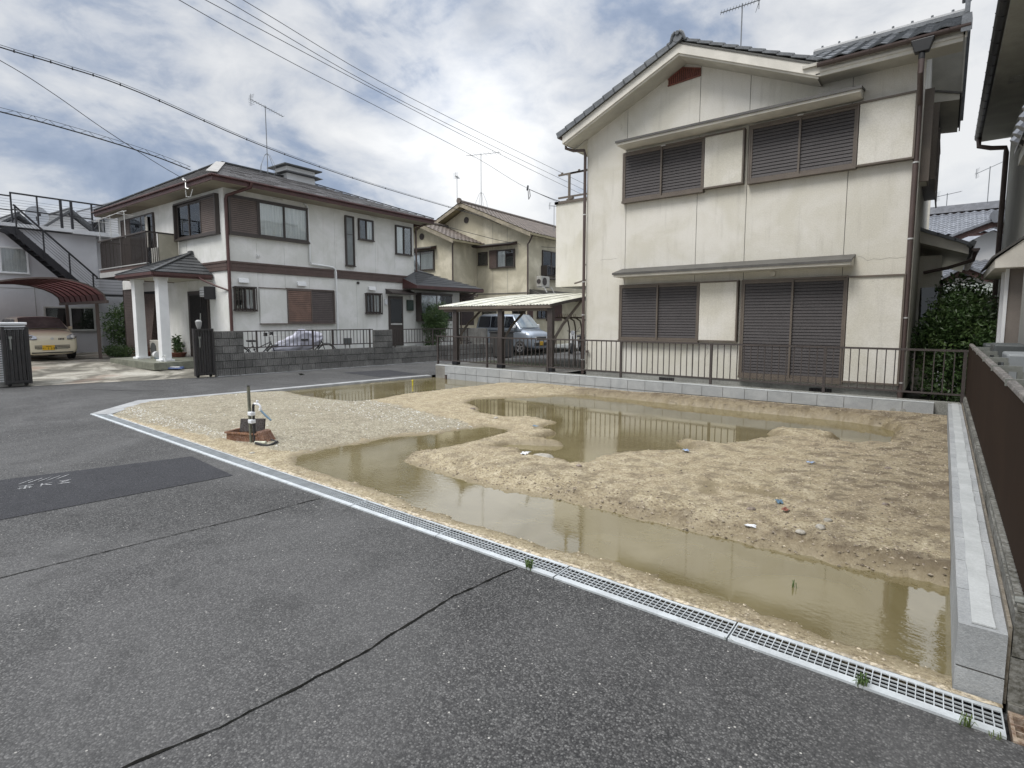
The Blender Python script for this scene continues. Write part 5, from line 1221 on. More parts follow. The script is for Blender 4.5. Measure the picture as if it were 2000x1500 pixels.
# chimney-like roof ventilator
cw = thing  # keep
m_ = MB(); m_.box(-4.75, -3.85, 4.55, 5.85, 7.0, 7.95); cm_ = m_.build('roof_cupola', whitep, B)
m_ = MB(); m_.add([(-4.95, 4.35, 7.93), (-3.65, 4.35, 7.93), (-3.65, 6.05, 7.93), (-4.95, 6.05, 7.93), (-4.3, 5.0, 8.10), (-4.3, 5.4, 8.10)], [(0, 1, 4), (1, 2, 5, 4), (2, 3, 5), (3, 0, 4, 5), (3, 2, 1, 0)])
m_.box(-4.97, -3.63, 4.33, 6.07, 7.88, 7.928); m_.add([(-4.95, 4.3, 7.60), (-3.6, 4.3, 7.60), (-3.6, 6.1, 7.60), (-4.95, 6.1, 7.60), (-4.7, 4.5, 7.70), (-3.8, 4.5, 7.70), (-3.8, 5.9, 7.70), (-4.7, 5.9, 7.70)], [(0, 1, 5, 4), (1, 2, 6, 5), (2, 3, 7, 6), (3, 0, 4, 7), (3, 2, 1, 0)]); m_.build('cupola_cap', slate_dk, cm_)
# 2F left face
m_ = MB(); m_.fb(FL, .29, 3.15, 0, .14, 5.40, 5.45); m_.fb(FL, .27, 3.17, 0, .16, 4.22, 4.27); m_.fb(FL, .29, .335, 0, .14, 4.27, 5.40); m_.fb(FL, 3.10, 3.15, 0, .16, 4.27, 5.40); m_.build('window_surround', frameB, B)
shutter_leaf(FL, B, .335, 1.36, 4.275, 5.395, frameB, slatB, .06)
sash_window(FL, B, 1.38, 3.09, 4.28, 5.39, frameB, 2, cur='full', d=.05)
m_ = MB(); m_.fb(FL, 5.02, 7.1, 0, .06, 3.5, 5.42); w_ = m_.build('balcony_door_frame', frameB, B); m_ = MB(); m_.fb(FL, 5.08, 6.0, .06, .066, 3.55, 5.36); m_.fb(FL, 6.1, 7.04, .06, .066, 3.55, 5.36); m_.build('pane', glassdk, w_)
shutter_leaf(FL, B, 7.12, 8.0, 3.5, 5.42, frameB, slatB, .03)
m_ = MB(); m_.fb(FL, 5.35, 5.55, .10, .12, 4.2, 5.3); m_.build('hanging_towel', towel, B)
# balcony
FBL = facade((-3.2, -1.0, 0), (-1, 0), (0, -1))
m_ = MB(); m_.box(-7.45, -3.2, -1.0, -.001, 3.12, 3.40); m_.build('balcony_floor', brownB, B); m_ = MB(); m_.box(-7.47, -3.18, -1.02, -.95, 3.12, 3.30); m_.box(-7.47, -3.18, -1.03, -.94, 3.42, 3.45); m_.build('balcony_edge', alum, B)
bb = MB(); bb.box(-.009, .009, -.009, .009, 0, .98); bb = bb.mesh('baluster', frameB)
for i in range(52): piece('baluster', bb, B, (-3.25 - i * .08, -.98, 3.46))
for i in range(7): piece('baluster', bb, B, (-3.21, -.98 + i * .06, 3.46)); piece('baluster', bb, B, (-7.44, -.9 + i * .12, 3.46))
m_ = MB(); m_.box(-7.47, -3.18, -1.01, -.95, 4.43, 4.475); m_.box(-3.23, -3.17, -.949, -.001, 4.43, 4.475); m_.box(-7.47, -7.42, -.949, 0, 4.43, 4.475); m_.box(-3.22, -3.18, -1.0, -.96, 3.4, 4.43); m_.box(-5.35, -5.3, -1.0, -.96, 3.4, 4.43); m_.build('balcony_rail', frameB, B)
m_ = MB(); m_.box(-3.23, -3.18, -.62, -.03, 3.30, 4.425); m_.build('balcony_screen', M('beige_panel', srgb(176, 170, 152), .6, .1, 3, .03, 60, .02), B)
m_ = MB(); m_.box(-3.9, -3.35, -.6, -.3, 3.46, 4.0); m_.build('balcony_ac_unit', acwhite, B, bevel=.02)
m_ = MB()
for x in (-7.3, -6.2, -4.9): m_.tube([(x, -.98, 4.4), (x, -.98, 5.3)], .016, 6); m_.tube([(x - .2, -.98, 5.28), (x + .2, -.98, 5.28)], .014, 6); m_.tube([(x, -1.2, 5.18), (x, -.7, 5.18)], .012, 6)
m_.tube([(-7.5, -1.05, 5.2), (-4.6, -1.1, 5.25)], .014, 6); m_.build('laundry_pole', alum, B, smooth='auto')
# ground floor, left face: wide door, recess, shutters
m_ = MB(); m_.fb(FL, 1.22, 2.63, 0, .06, .32, 2.52); d_ = m_.build('front_door', frameB, B)
m_ = MB()
for i in range(9): m_.fb(FL, 1.30 + i * .032, 1.312 + i * .032, .06, .085, .55, 2.4)
for i in range(14): m_.fb(FL, 1.72 + i * .055, 1.74 + i * .055, .06, .085, .75, 2.38)
m_.fb(FL, 1.60, 1.64, .06, .1, .34, 2.50); m_.fb(FL, 1.68, 2.56, .06, .08, .62, .68); m_.fb(FL, 1.68, 2.56, .06, .08, 2.38, 2.44); m_.build('door_grille', gatem, d_)
m_ = MB(); m_.fb(FL, 4.8, 6.6, .0, .03, .35, 2.62); m_.build('dark_entry', interior, B)
m_ = MB(); m_.hexa([FL(5.25, .04, .5), FL(5.9, .04, .5), FL(5.9, .3, .5), FL(5.25, .3, .5), FL(5.1, .04, 2.5), FL(6.3, .04, 2.55), FL(6.3, .09, 2.55), FL(5.1, .09, 2.5)]); m_.build('leaning_board', wooddk, B)
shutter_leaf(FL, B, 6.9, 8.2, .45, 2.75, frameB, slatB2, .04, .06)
m_ = MB(); m_.fb(FL, .86, 1.24, .05, .30, 2.30, 2.60); l_ = m_.build('porch_lamp', lampshade, B, bevel=.03); m_ = MB(); m_.fb(FL, .80, .86, .0, .33, 2.22, 2.62)
for i in range(3): m_.fb(FL, .86, 1.25, .30, .31, 2.34 + i * .08, 2.35 + i * .08)
m_.build('lamp_frame', blackm, l_)
# porch: two white columns, tiled slab, hipped slate canopy
PO = thing('entrance_porch', 'entrance porch with two square white columns and small hipped slate roof', 'porch', PB, RZB)
m_ = MB(); m_.box(-4.1, -.62, -1.92, -.07, .10, .315); m_.build('porch_slab', tilep, PO)
ts = MB(); ts.box(0, .094, 0, .012, 0, .095); ts = ts.mesh('tile', tilep)
for i in range(34):
    for k_ in range(2): piece('tile', ts, PO, (-4.08 + i * .102, -1.934, .115 + k_ * .1))
for i in range(17):
    for k_ in range(2): piece('tile', ts, PO, (-.618, -1.9 + i * .102, .115 + k_ * .1), (0, 0, R(90)))
for cx_ in (-3.06, -1.27):
    m_ = MB(); m_.box(cx_ - .13, cx_ + .13, -1.50, -1.24, .37, 2.86); c0 = m_.build('column', whitep, PO, bevel=.006); m_ = MB(); m_.box(cx_ - .19, cx_ + .19, -1.56, -1.18, .315, .372); m_.build('column_base', whitep, c0, bevel=.006); m_ = MB(); m_.box(cx_ - .15, cx_ + .15, -1.52, -1.22, 2.76, 2.862); m_.build('column_head', whitep, c0, bevel=.006)
m_ = MB(); m_.box(-3.58, -.93, -1.68, -.02, 2.862, 2.88); m_.build('porch_ceiling', M('porch_ceiling_board', srgb(186, 182, 168), .85, .1, 2, .03, 60, .03), PO)
m_ = MB(); m_.box(-3.62, -.89, -1.72, -1.69, 2.84, 2.96); m_.box(-.92, -.89, -1.689, -.05, 2.84, 2.96); m_.box(-3.62, -3.59, -1.689, -.05, 2.84, 2.96); m_.box(-3.66, -.85, -1.78, -1.722, 2.90, 2.985); m_.box(-.888, -.84, -1.72, -.05, 2.90, 2.985); m_.build('porch_fascia', redB, PO)
pa, pb, pc, pd, ap = Vector((-3.64, -1.76, 2.99)), Vector((-.85, -1.76, 2.99)), Vector((-.85, -.03, 2.99)), Vector((-3.64, -.03, 2.99)), Vector((-2.25, -.03, 3.76))
m_ = MB(); m_.add([pa, pb, pc, pd, ap], [(0, 1, 4), (1, 2, 4), (3, 0, 4), (3, 2, 1, 0)]); pr = m_.build('porch_roof', slate_dk, PO)
courses(pa, pb, ap, ap, 9, pr, slate_dk, wsh=.4); courses(pb, pc, ap, ap, 7, pr, slate_dk, wsh=.4)
m_ = MB(); m_.beam(pb + Vector((0, 0, .03)), ap + Vector((0, 0, .04)), .10, .03); m_.beam(pa + Vector((0, 0, .03)), ap + Vector((0, 0, .04)), .10, .03); m_.box(-2.36, -2.14, -.1, -.02, 3.72, 3.84); m_.build('hip_cap', slate_dk, pr)
pipe(PO, [(-.87, -.45, 2.90), (-.80, -.40, 2.82), (-.4, -.15, 2.62), (.04, .0, 2.48)], .028, redB, nm='leader_pipe')
antenna('tv_antenna', 'television aerial on a wire tripod on the slate hip roof of the white house', (-20.75, 10.83, 7.20), 2.52, 96, 1.4, True, tilt=-9)

# ================================================================== HOUSE C (yellowed, far middle)
RZC = 3.0
Cc = thing('yellow_house', 'yellowed cream house with brown tiled gables behind the carport', 'house', (-16.6, 22, 0), RZC)
F2 = facade((0, 0, 0), (1, 0), (0, -1)); F3 = facade((0, 0, 0), (0, 1), (1, 0))       # local: front faces -y, right side faces +x
m_ = MB(); m_.ext([(-8.0, 0, .2), (0, 0, .2), (0, 0, 5.85), (-4.0, 0, 7.6), (-8.0, 0, 5.85)], (0, 9, 0)); m_.build('wall', stuccoC, Cc)
m_ = MB(); m_.ext([(-7.5, -2.0, .2), (-3.28, -2.0, .2), (-3.28, -2.0, 5.55), (-5.4, -2.0, 6.47), (-7.5, -2.0, 5.55)], (0, 1.99, 0)); m_.build('front_wing_wall', stuccoC, Cc)
for x, z0, z1 in ((-1.25, 2.95, 6.9), (-2.2, 3.0, 7.2)): m_ = MB(); m_.box(x - .006, x + .006, -.006, -.001, z0, z1 - .6); m_.build('joint', seal, Cc)
m_ = MB(); m_.box(-3.27, .0, -.03, -.001, 2.92, 2.96); m_.box(.001, .03, 0, 8, 2.92, 2.96); m_.build('storey_line', seal, Cc)
def gable_roof(x0, x1, y0, y1, xa, zap, sl, nm, th=.10):
    m = MB()
    for xe in (x0, x1):
        ze = zap - abs(xe - xa) * sl; m.hexa([(xe, y0, ze - th), (xa, y0, zap - th), (xa, y1, zap - th), (xe, y1, ze - th), (xe, y0, ze), (xa, y0, zap), (xa, y1, zap), (xe, y1, ze)])
    r = m.build(nm, M('roof_soffit_c', srgb(158, 148, 118), .8, .15, 2, .05, 60, .05), Cc)
    m = MB()
    for xe in (x0, x1): ze = zap - abs(xe - xa) * sl; m.ext([(xe, y0 - .02, ze - .20), (xa, y0 - .02, zap - .20), (xa, y0 - .02, zap - .02), (xe, y0 - .02, ze - .02)], (0, .02, 0))
    m.build('bargeboard', M('weathered_bargeboard', srgb(150, 140, 120), .8, .3, 3, .1, 60, .1), r)
    L = math.hypot(abs(x1 - xa), abs(x1 - xa) * sl); n_ = int(L / .28)
    tiled_mass(r, (x1, y0 - .03, zap - abs(x1 - xa) * sl + .01), (0, 1, 0), (-1 if x1 > xa else 1, 0, sl), int((y1 - y0) / .3), n_, .30, L / n_, tileC, 'roof_tiles')
    L = math.hypot(abs(x0 - xa), abs(x0 - xa) * sl); n_ = int(L / .28)
    tiled_mass(r, (x0, y0 - .03, zap - abs(x0 - xa) * sl + .01), (0, 1, 0), (1, 0, sl), int((y1 - y0) / .3), n_, .30, L / n_, tileC, 'roof_tiles')
    m = MB(); m.tube([(xa, y0 - .05, zap + .07), (xa, y1, zap + .07)], .1, 8); m.tube([(xa, y0 - .1, zap + .10), (xa, y0, zap + .1)], .15, 10); m.build('ridge', tileC, r, smooth='auto'); return r
gable_roof(-8.6, .55, -.55, 9.3, -4.0, 7.78, .43, 'main_roof'); gable_roof(-8.0, -2.75, -2.5, .2, -5.4, 6.66, .42, 'wing_roof')
for x, z in ((-4.0, 6.95), (-5.4, 5.95)):
    y_ = -.03 if x > -5 else -2.03; m_ = MB(); m_.tube([(x, y_, z), (x, y_ + .02, z)], .17, 12); m_.build('gable_vent', darkiron, Cc, smooth='auto')
awning(F2, Cc, -3.35, -.62, 5.45, .45, .06, .08, awnA, redwood)
sash_window(F2, Cc, -3.15, -2.55, 4.45, 5.15, frameB, 2, cur=None); m_ = MB(); m_.fb(F2, -2.38, -1.9, 0, .09, 4.25, 5.2); m_.build('shutter_box', wooddk, Cc); sash_window(F2, Cc, -1.9, -.75, 4.25, 5.18, frameB, 2, cur='left')
FW = facade((0, -2.0, 0), (1, 0), (0, -1)); awning(FW, Cc, -6.7, -4.35, 5.30, .45, .06, .08, awnA, redwood); sash_window(FW, Cc, -6.5, -4.5, 4.15, 5.2, frameB, 2, cur='full')
sash_window(F3, Cc, 1.35, 3.1, 3.9, 5.2, frameB, 2, cur='full')
m_ = MB()
for i in range(14): m_.fb(F3, 1.3 + i * .13, 1.32 + i * .13, .36, .38, 3.75, 4.35)
m_.fb(F3, 1.28, 3.05, .35, .39, 4.35, 4.39); m_.fb(F3, 1.28, 3.05, 0, .39, 3.70, 3.75); m_.fb(F3, 1.28, 1.31, 0, .37, 3.75, 4.39); m_.fb(F3, 3.0, 3.05, 0, .37, 3.75, 4.39); m_.build('balconette', frameB, Cc)
m_ = MB(); m_.hexa([F3(.2, 0, 2.82), F3(6, 0, 2.82), F3(6, 1.1, 2.62), F3(.2, 1.1, 2.62), F3(.2, 0, 3.12), F3(6, 0, 3.12), F3(6, 1.1, 2.68), F3(.2, 1.1, 2.68)]); m_.build('lean_to_roof', awnA, Cc)
pipe(Cc, [(.5, -.3, 5.72), (.2, -.1, 5.45), (.06, -.05, 5.35), (.06, -.05, .3)], .04); pipe(Cc, [(-2.9, -2.3, 5.55), (-3.2, -2.05, 5.3), (-3.22, -2.05, .3)], .04)
for F_, a_, b_, c_z, d_z in ((F2, -2.9, -2.3, 1.5, 2.45), (F2, -.9, -.1, 1.75, 2.5), (F3, .9, 1.7, 1.6, 2.5)): sash_window(F_, Cc, a_, b_, c_z, d_z, frameB, 2, cur=None)
m_ = MB(); m_.fb(F2, -2.32, -1.95, .0, .12, 1.95, 2.4); m_.build('meter', greyunit, Cc, bevel=.03)
m_ = MB(); m_.fb(F3, .05, .45, .0, .06, .3, 2.45); m_.fb(F3, 1.8, 3.4, 0, .06, 1.5, 2.4); m_.build('side_door', redwood, Cc)
ac = thing('ac_unit', 'white outdoor air conditioner on the lean-to roof of the yellowed house', 'air conditioner', (-16.15, 22.75, 3.05), RZC)
m_ = MB(); m_.box(-.15, .15, -.4, .4, .18, .72); a_ = m_.build('casing', acwhite, ac, bevel=.02); m_ = MB(); m_.box(-.38, .38, -.05, -.0, 0, 0)
m_ = MB(); m_.tube([(.0, -.405, .45), (.0, -.42, .45)], .12, 16); m_.tube([(.155, -.1, .45), (.17, -.1, .45)], .2, 18); m_.build('fan_grille', darkiron, ac, smooth='auto')
m_ = MB()
for y_ in (-.35, .35): m_.beam((-.15, y_, .16), (.3, y_, .16), .03, .03); m_.beam((.28, y_, .16), (.45, y_, -.12), .03, .03)
m_.build('stand', alum, ac)
antenna('tv_antenna', 'tall multi-rod television aerial on the ridge of the yellowed house', (-20.6, 23.0, 7.75), 3.0, 20, 2.0, True, 'vhf'); antenna('tv_antenna', 'thin television mast rising behind the front gable of the yellowed house', (-25.4, 26, 6.9), 4.0, 120, .8, False)
antenna('tv_antenna', 'small distant television aerial between the yellowed house and the cream house', (-18.4, 27, 6.0), 2.3, 60, .7, False)

# ================================================================== HOUSE D (flat roofed, stairs)  in B's frame
D_ = thing('flat_roofed_house', 'pale flat roofed house with black outside stair and roof terrace railing', 'house', PB, RZB)
XD = -10.75; FD = facade((XD, 0, 0), (0, 1), (1, 0))
m_ = MB(); m_.box(-18, XD, -14, -.06, .1, 5.05); m_.build('wall', stuccoD, D_)
m_ = MB(); m_.box(-18.2, XD + .22, -14, -.9, 5.10, 5.23); m_.box(-18.2, XD + .30, -.899, 1.9, 5.06, 5.22); m_.build('roof_slab', M('white_slab_edge', (.66, .67, .68), .7, .1, 3, .04, 60, .05), D_)
m_ = MB(); m_.fb(FD, -6, -.06, .001, .012, 2.78, 2.79); m_.box(XD + .001, XD + .01, -2.2, -2.19, .2, 3.2); m_.build('wall_joint', seal, D_)
m_ = MB(); m_.box(-14, XD - .3, -.059, 6, .2, 5.05); m_.build('rear_wall', stuccoD, D_)
whitefr = alum
sash_window(FD, D_, -3.95, -2.32, 3.33, 4.34, whitep, 2, cur='full')
w_ = sash_window(FD, D_, -1.98, -.3, 1.1, 2.1, alum, 2, cur=None)
FDr = facade((XD + .05, 0, 0), (0, 1), (1, 0))
m_ = MB()
rail = lambda a, b, z, w=.035: m_.fb(FDr, a, b, .0, w, z, z + w)
for s in (-5.6, -4.15): m_.fb(FDr, s, s + .04, 0, .04, 5.23, 6.24)
rail(-6, -2.72, 6.22, .05); rail(-6, -2.72, 5.70, .04)
for s in (-2.72, -1.95): m_.fb(FDr, s, s + .05, 0, .05, 5.15, 6.36)
for s in (-1.24, -.9): m_.fb(FDr, s, s + .085, 0, .06, 5.2, 6.36)
for s in (-.2,): m_.fb(FDr, s, s + .06, 0, .05, 5.2, 6.36)
for s in (.21, .75, 1.4): m_.fb(FDr, s, s + .045, 0, .04, 5.22, 5.98)
m_.fb(FDr, -2.72, 1.9, 0, .05, 6.34, 6.40); m_.fb(FDr, -2.72, -.2, 0, .04, 5.74, 5.78); m_.fb(FDr, -.2, 1.9, 0, .05, 5.96, 6.0)
m_.beam(FDr(-.15, .03, 5.28), FDr(.25, .03, 5.95), .05, .05)
m_.build('terrace_post', blackm, D_)
m_ = MB()
for k_ in range(9): m_.tube([FDr(-6, .02, 5.33 + k_ * .10), FDr(1.9, .02, 5.33 + k_ * .10)], .006, 4)
m_.build('terrace_cable', blackm, D_, stuff=True)
st = thing('outside_stair', 'black steel outside stair with cable rails climbing to the flat roof', 'stair', PB, RZB)
FS2 = facade((XD + .95, 0, 0), (0, 1), (1, 0)); a0, b0 = (-2.82, 5.02), (-.55, 2.62)
for d in (0, -.8):
    m_ = MB(); m_.ext([FS2(a0[0], d, a0[1]), FS2(b0[0], d, b0[1]), FS2(b0[0], d, b0[1] - .30), FS2(a0[0] - .15, d, a0[1] - .22), FS2(a0[0] - .45, d, a0[1] - .1)], (-.03 if d == 0 else .03, 0, 0)); m_.build('stringer', blackm, st)
tr_ = MB(); tr_.box(-.78, -.02, -.13, .13, -.02, .02); tr_ = tr_.mesh('tread', blackm)
for i in range(13): t = (i + .5) / 13; p = FS2(a0[0] + (b0[0] - a0[0]) * t, .0, a0[1] + (b0[1] - a0[1]) * t - .12); piece('tread', tr_, st, p)
m_ = MB(); m_.box(XD + .15, XD + .95, -.55, 1.9, 2.55, 2.62); m_.box(XD + .2, XD + .28, 1.7, 1.78, .1, 2.55); m_.build('landing', blackm, st)
for t in (0.01, .34, .67, .99):
    s = -2.83 + (b0[0] + 2.83) * t; z = a0[1] + (b0[1] - a0[1]) * t; m_ = MB(); m_.fb(FS2, s, s + .045, .0, .045, z - .25, z + .80); m_.build('stair_post', blackm, st)
m_ = MB(); m_.beam(FS2(-2.83, .02, 5.80), FS2(b0[0] + .15, .02, b0[1] + .66), .05, .06); m_.fb(FS2, b0[0] + .1, 1.9, 0, .05, 3.22, 3.27); m_.fb(FS2, .85, .9, 0, .05, .2, 3.22); m_.fb(FS2, 1.5, 1.55, 0, .05, 2.6, 3.22); m_.build('handrail', blackm, st)
m_ = MB()
for k_ in range(1, 6):
    dz = -.12 * k_; m_.tube([FS2(-2.8, .02, 5.78 + dz), FS2(b0[0] + .1, .02, b0[1] + .70 + dz)], .007, 4); m_.tube([FS2(b0[0] + .1, .02, 3.24 + dz), FS2(1.9, .02, 3.24 + dz)], .007, 4)
m_.build('cable', blackm, st, stuff=True)
dish = thing('satellite_dish', 'pale satellite dish behind the roof terrace railing', 'satellite dish', (-28.9, 5.35, 5.23))
m_ = MB(); k = 18; prev = None
for rr, dd in ((0.02, .0), (.2, .02), (.32, .05), (.38, .075)):
    ring = [(dd + .0, math.cos(6.283 * i / k) * rr, .52 + math.sin(6.283 * i / k) * rr) for i in range(k)]
    if prev:
        for i in range(k): m_.quad(prev[i], prev[(i + 1) % k], ring[(i + 1) % k], ring[i])
    prev = ring
m_.build('reflector', M('translucent_grey_dish', (.45, .47, .5), .5, .05, 3, 0, 60, 0), dish, smooth=True)
m_ = MB(); m_.tube([(0, 0, 0), (0, 0, .5)], .025, 8); m_.tube([(.05, 0, .25), (.42, 0, .5)], .012, 6); m_.box(.38, .48, -.05, .05, .46, .56); m_.build('mount', blackm, dish)
# roofs seen over the terrace
def far_house(name, label, loc, rz, w, dpt, zw, zr_, wall, roofm, tiles=None):
    t = thing(name, label, 'house', loc, rz)
    m = MB(); m.box(-w / 2, w / 2, 0, dpt, 0, zw); m.ext([(-w / 2, 0, zw), (w / 2, 0, zw), (0, 0, zr_ - .1)], (0, .1, 0)); m.build('wall', wall, t)
    m = MB(); ov = .5
    for sgn in (-1, 1):
        xe = sgn * (w / 2 + ov); ze = zr_ - (zr_ - zw) * (w / 2 + ov) / (w / 2)
        m.hexa([(0, -ov, zr_), (xe, -ov, ze), (xe, dpt + ov, ze), (0, dpt + ov, zr_), (0, -ov, zr_ + .14), (xe, -ov, ze + .14), (xe, dpt + ov, ze + .14), (0, dpt + ov, zr_ + .14)])
    r = m.build('roof', roofm, t); m = MB(); m.tube([(0, -ov, zr_ + .15), (0, dpt + ov, zr_ + .15)], .07, 8); m.build('ridge', roofm, r, smooth='auto')
    m = MB(); m.box(-.5, .5, -.02, -.001, zw - 1.4, zw - .5); m.build('window', glassdk, t); return t
far_house('distant_house', 'distant white house with steep roof seen through the terrace railing', (-34.5, 7.6, 0), 95, 3.4, 7, 5.4, 6.9, whitewall, slate_dk)
far_house('distant_house', 'distant house with dark low roof behind the terrace railing at the frame edge', (-42, 2.0, 0), 95, 8, 9, 6.0, 7.4, stuccoD, slate_dk)
far_house('distant_house', 'distant dark hipped roof between the dish and the terrace posts', (-38, 6.2, 0), 95, 3.4, 8, 5.6, 6.9, stuccoD, slate_dk)
far_house('distant_house', 'tiled roof end peeping over the left eave of the white house', (-33.5, 10.6, 0), 96, 3.2, 8, 6.8, 8.0, whitewall, tileBg)

# ================================================================== NEIGHBOUR ON THE RIGHT
Nn = thing('grey_house', 'grey rendered house cut by the right edge with deep gutter and window hoods', 'house', (1.0, 9, 0), world=True)
m_ = MB(); m_.box(.92, 7, 9.2, 16.4, .0, 5.75); m_.build('wall', M('pale_grey_render', (.42, .42, .39), .9, .1, 1, .05, 60, .2, 60, streak=.1), Nn)
m_ = MB(); m_.box(.78, 7, 1.5, 9.7, .0, 5.6); m_.build('front_wall', stuccoN, Nn)
m_ = MB(); m_.box(.84, 7, 9.701, 10.5, .0, 2.6); m_.build('bay_wall', M('taupe_cladding', (.20, .17, .15), .8, .1, 2, .05, 60, .1), Nn)
m_ = MB(); m_.box(.43, 1.2, .5, 16.6, 5.62, 5.68); m_.build('soffit', M('grey_soffit', (.30, .295, .26), .85, .15, 2, .05, 60, .05), Nn)
for y in (9.0, 12.5): m_ = MB(); m_.box(.62, .8, y, y + .35, 5.612, 5.619); m_.build('soffit_vent', greyfnd, Nn)
m_ = MB(); m_.hexa([(.40, .5, 5.68), (7, .5, 5.68), (7, 16.65, 5.68), (.40, 16.65, 5.68), (.40, .5, 5.82), (7, .5, 8.5), (7, 16.65, 8.5), (.40, 16.65, 5.82)]); m_.build('roof', tileA, Nn)
gutter(Nn, (.38, .4, 5.74), (.38, 16.7, 5.74), .075, blackpl)
pipe(Nn, [(.38, 16.45, 5.68), (.39, 16.4, 5.48), (.60, 16.38, 5.40), (.84, 16.36, 5.36), (.86, 16.36, 5.25), (.87, 16.36, .2)], .05, pipeA)
def hoodN(y0, y1, z, x0, D, tiles):
    m = MB(); m.hexa([(x0 - D, y0, z - .20), (x0, y0, z - .20), (x0, y1, z - .2), (x0 - D, y1, z - .2), (x0 - D, y0, z - .08), (x0, y0, z + .28), (x0, y1, z + .28), (x0 - D, y1, z - .08)]); h = m.build('window_hood', fasciaA if not tiles else M('grey_fascia', (.25, .25, .23), .8, .1, 2, .03, 60, .03), Nn)
    m = MB(); m.hexa([(x0 - D - .04, y0 - .03, z - .075), (x0, y0 - .03, z + .285), (x0, y1 + .03, z + .285), (x0 - D - .04, y1 + .03, z - .075), (x0 - D - .04, y0 - .03, z - .04), (x0, y0 - .03, z + .32), (x0, y1 + .03, z + .32), (x0 - D - .04, y1 + .03, z - .04)])
    if tiles:
        for k_ in range(int((y1 - y0) / .28)): m.tube([(x0 - D - .05, y0 + .1 + k_ * .28, z - .04), (x0, y0 + .1 + k_ * .28, z + .34)], .07, 7)
    m.build('hood_tiles' if tiles else 'hood_top', tileBg if tiles else awnA, h); return h
hoodN(6.0, 8.1, 3.45, .78, .25, True); hoodN(10.3, 13.3, 2.52, .92, .40, False)
m_ = MB(); m_.box(.70, .92, 10.6, 12.2, .9, 2.42); m_.build('bay_window', M('taupe_shutter', (.22, .19, .165), .7, .1, 2, .03, 60, .03), Nn); m_ = MB(); m_.box(.66, .70, 10.58, 10.66, .85, 2.45); m_.box(.66, .70, 11.3, 11.36, .85, 2.45); m_.build('bay_trim', whitep, Nn)
m_ = MB(); m_.tube([(.88, 13.0, .2), (.88, 13.0, 2.2)], .05, 10); m_.build('vent_pipe', alum, Nn, smooth='auto')
for i, (y, x, h_, lab) in enumerate(((7.2, .58, 1.22, 'pale grey utility unit behind the slatted fence, nearest the frame edge'), (8.6, .56, 1.26, 'grey utility cabinet behind the slatted fence beside the pale unit'), (10.2, .56, 1.2, 'small dark grey unit at the far end of the slatted fence'))):
    u = thing('utility_unit', lab, 'utility unit', (x, y, .05)); m_ = MB(); m_.box(-.09, .19, -.3, .3, .1, h_); m_.build('casing', greyunit if i != 0 else M('pale_grey_enamel', (.30, .32, .33), .4, .1, 3, .03, 60, .02), u, bevel=.02); m_ = MB(); m_.box(-.05, .18, -.3, .3, .0, .1); m_.build('feet', blackpl, u)

# ================================================================== HOUSES SEEN DOWN THE GAP
G1 = thing('traditional_house', 'traditional white walled house with silver grey tiled roofs seen down the gap', 'house', (.6, 26, 0), world=True)
m_ = MB(); m_.box(-3, 5, 26, 33, 0, 4.3); m_.ext([(-1.6, 25.99, 3.2), (3.8, 25.99, 3.2), (1.15, 25.99, 4.75)], (0, .01, 0)); m_.build('wall', whitewall, G1)
m_ = MB(); m_.hexa([(-4, 28.2, 4.85), (6, 28.2, 4.85), (6, 31, 6.15), (-4, 31, 6.15), (-4, 28.2, 4.95), (6, 28.2, 4.95), (6, 31, 6.25), (-4, 31, 6.25)]); m_.build('upper_roof', redwood, G1)
tW = wave_tile('tile', .27, .26, tileBg, .03)
tiled_slope(G1, tW, (-1.2, 28.15, 4.96), (1, 0, 0), (0, 1, .464), 12, 11, .27, .26)
m_ = MB(); m_.box(-4, 6, 30.8, 31.2, 6.25, 6.55); m_.build('upper_ridge', M('silver_ridge', srgb(130, 132, 138), .5, .2, 6, .1, 40, .2), G1)
# two stacked gables facing the gap
def minigable(x0, xa, x1, y, ze, zap, nm):
    m = MB(); m.ext([(x0, y, ze - .16), (xa, y, zap - .2), (x1, y, ze - .16), (x1, y, ze), (xa, y, zap), (x0, y, ze)], (0, .06, 0)); g_ = m.build(nm, redwood, G1)
    m = MB(); m.beam((x0, y - .03, ze + .05), (xa, y - .03, zap + .05), .16, .08); m.beam((xa, y - .03, zap + .05), (x1, y - .03, ze + .05), .16, .08); m.build('verge_tiles', tileBg, g_)
    m = MB(); m.tube([(xa, y - .18, zap + .16), (xa, y + .1, zap + .16)], .17, 14); m.tube([(xa, y - .2, zap + .02), (xa, y - .1, zap + .02)], .11, 12); m.build('ridge_end_tile', tileBg, g_, smooth='auto')
    for sgn, xe in ((-1, x0), (1, x1)):
        L = math.hypot(xe - xa, zap - ze); n_ = max(2, int(L / .26)); tiled_mass(g_, (xe, y, ze + .03), (0, 1, 0), (xa - xe, 0, zap - ze), 8, n_, .27, L / n_, tileBg, 'gable_tiles')
minigable(-1.4, 1.2, 3.8, 25.4, 3.95, 5.0, 'main_gable'); minigable(-.35, .45, 1.4, 23.2, 2.75, 3.28, 'porch_gable')
m_ = MB(); m_.hexa([(-2, 24.2, 3.0), (4, 24.2, 3.0), (4, 26, 3.65), (-2, 26, 3.65), (-2, 24.2, 3.05), (4, 24.2, 3.05), (4, 26, 3.7), (-2, 26, 3.7)]); m_.build('skirt_roof_deck', redwood, G1); tiled_mass(G1, (-2, 24.15, 3.06), (1, 0, 0), (0, 1, .36), 22, 7, .27, .27, tileBg, 'skirt_tiles')
G2 = thing('garden_wall_roof', 'mossy tiled garden wall roof below the small gable down the gap', 'wall', (.5, 21, 0), world=True)
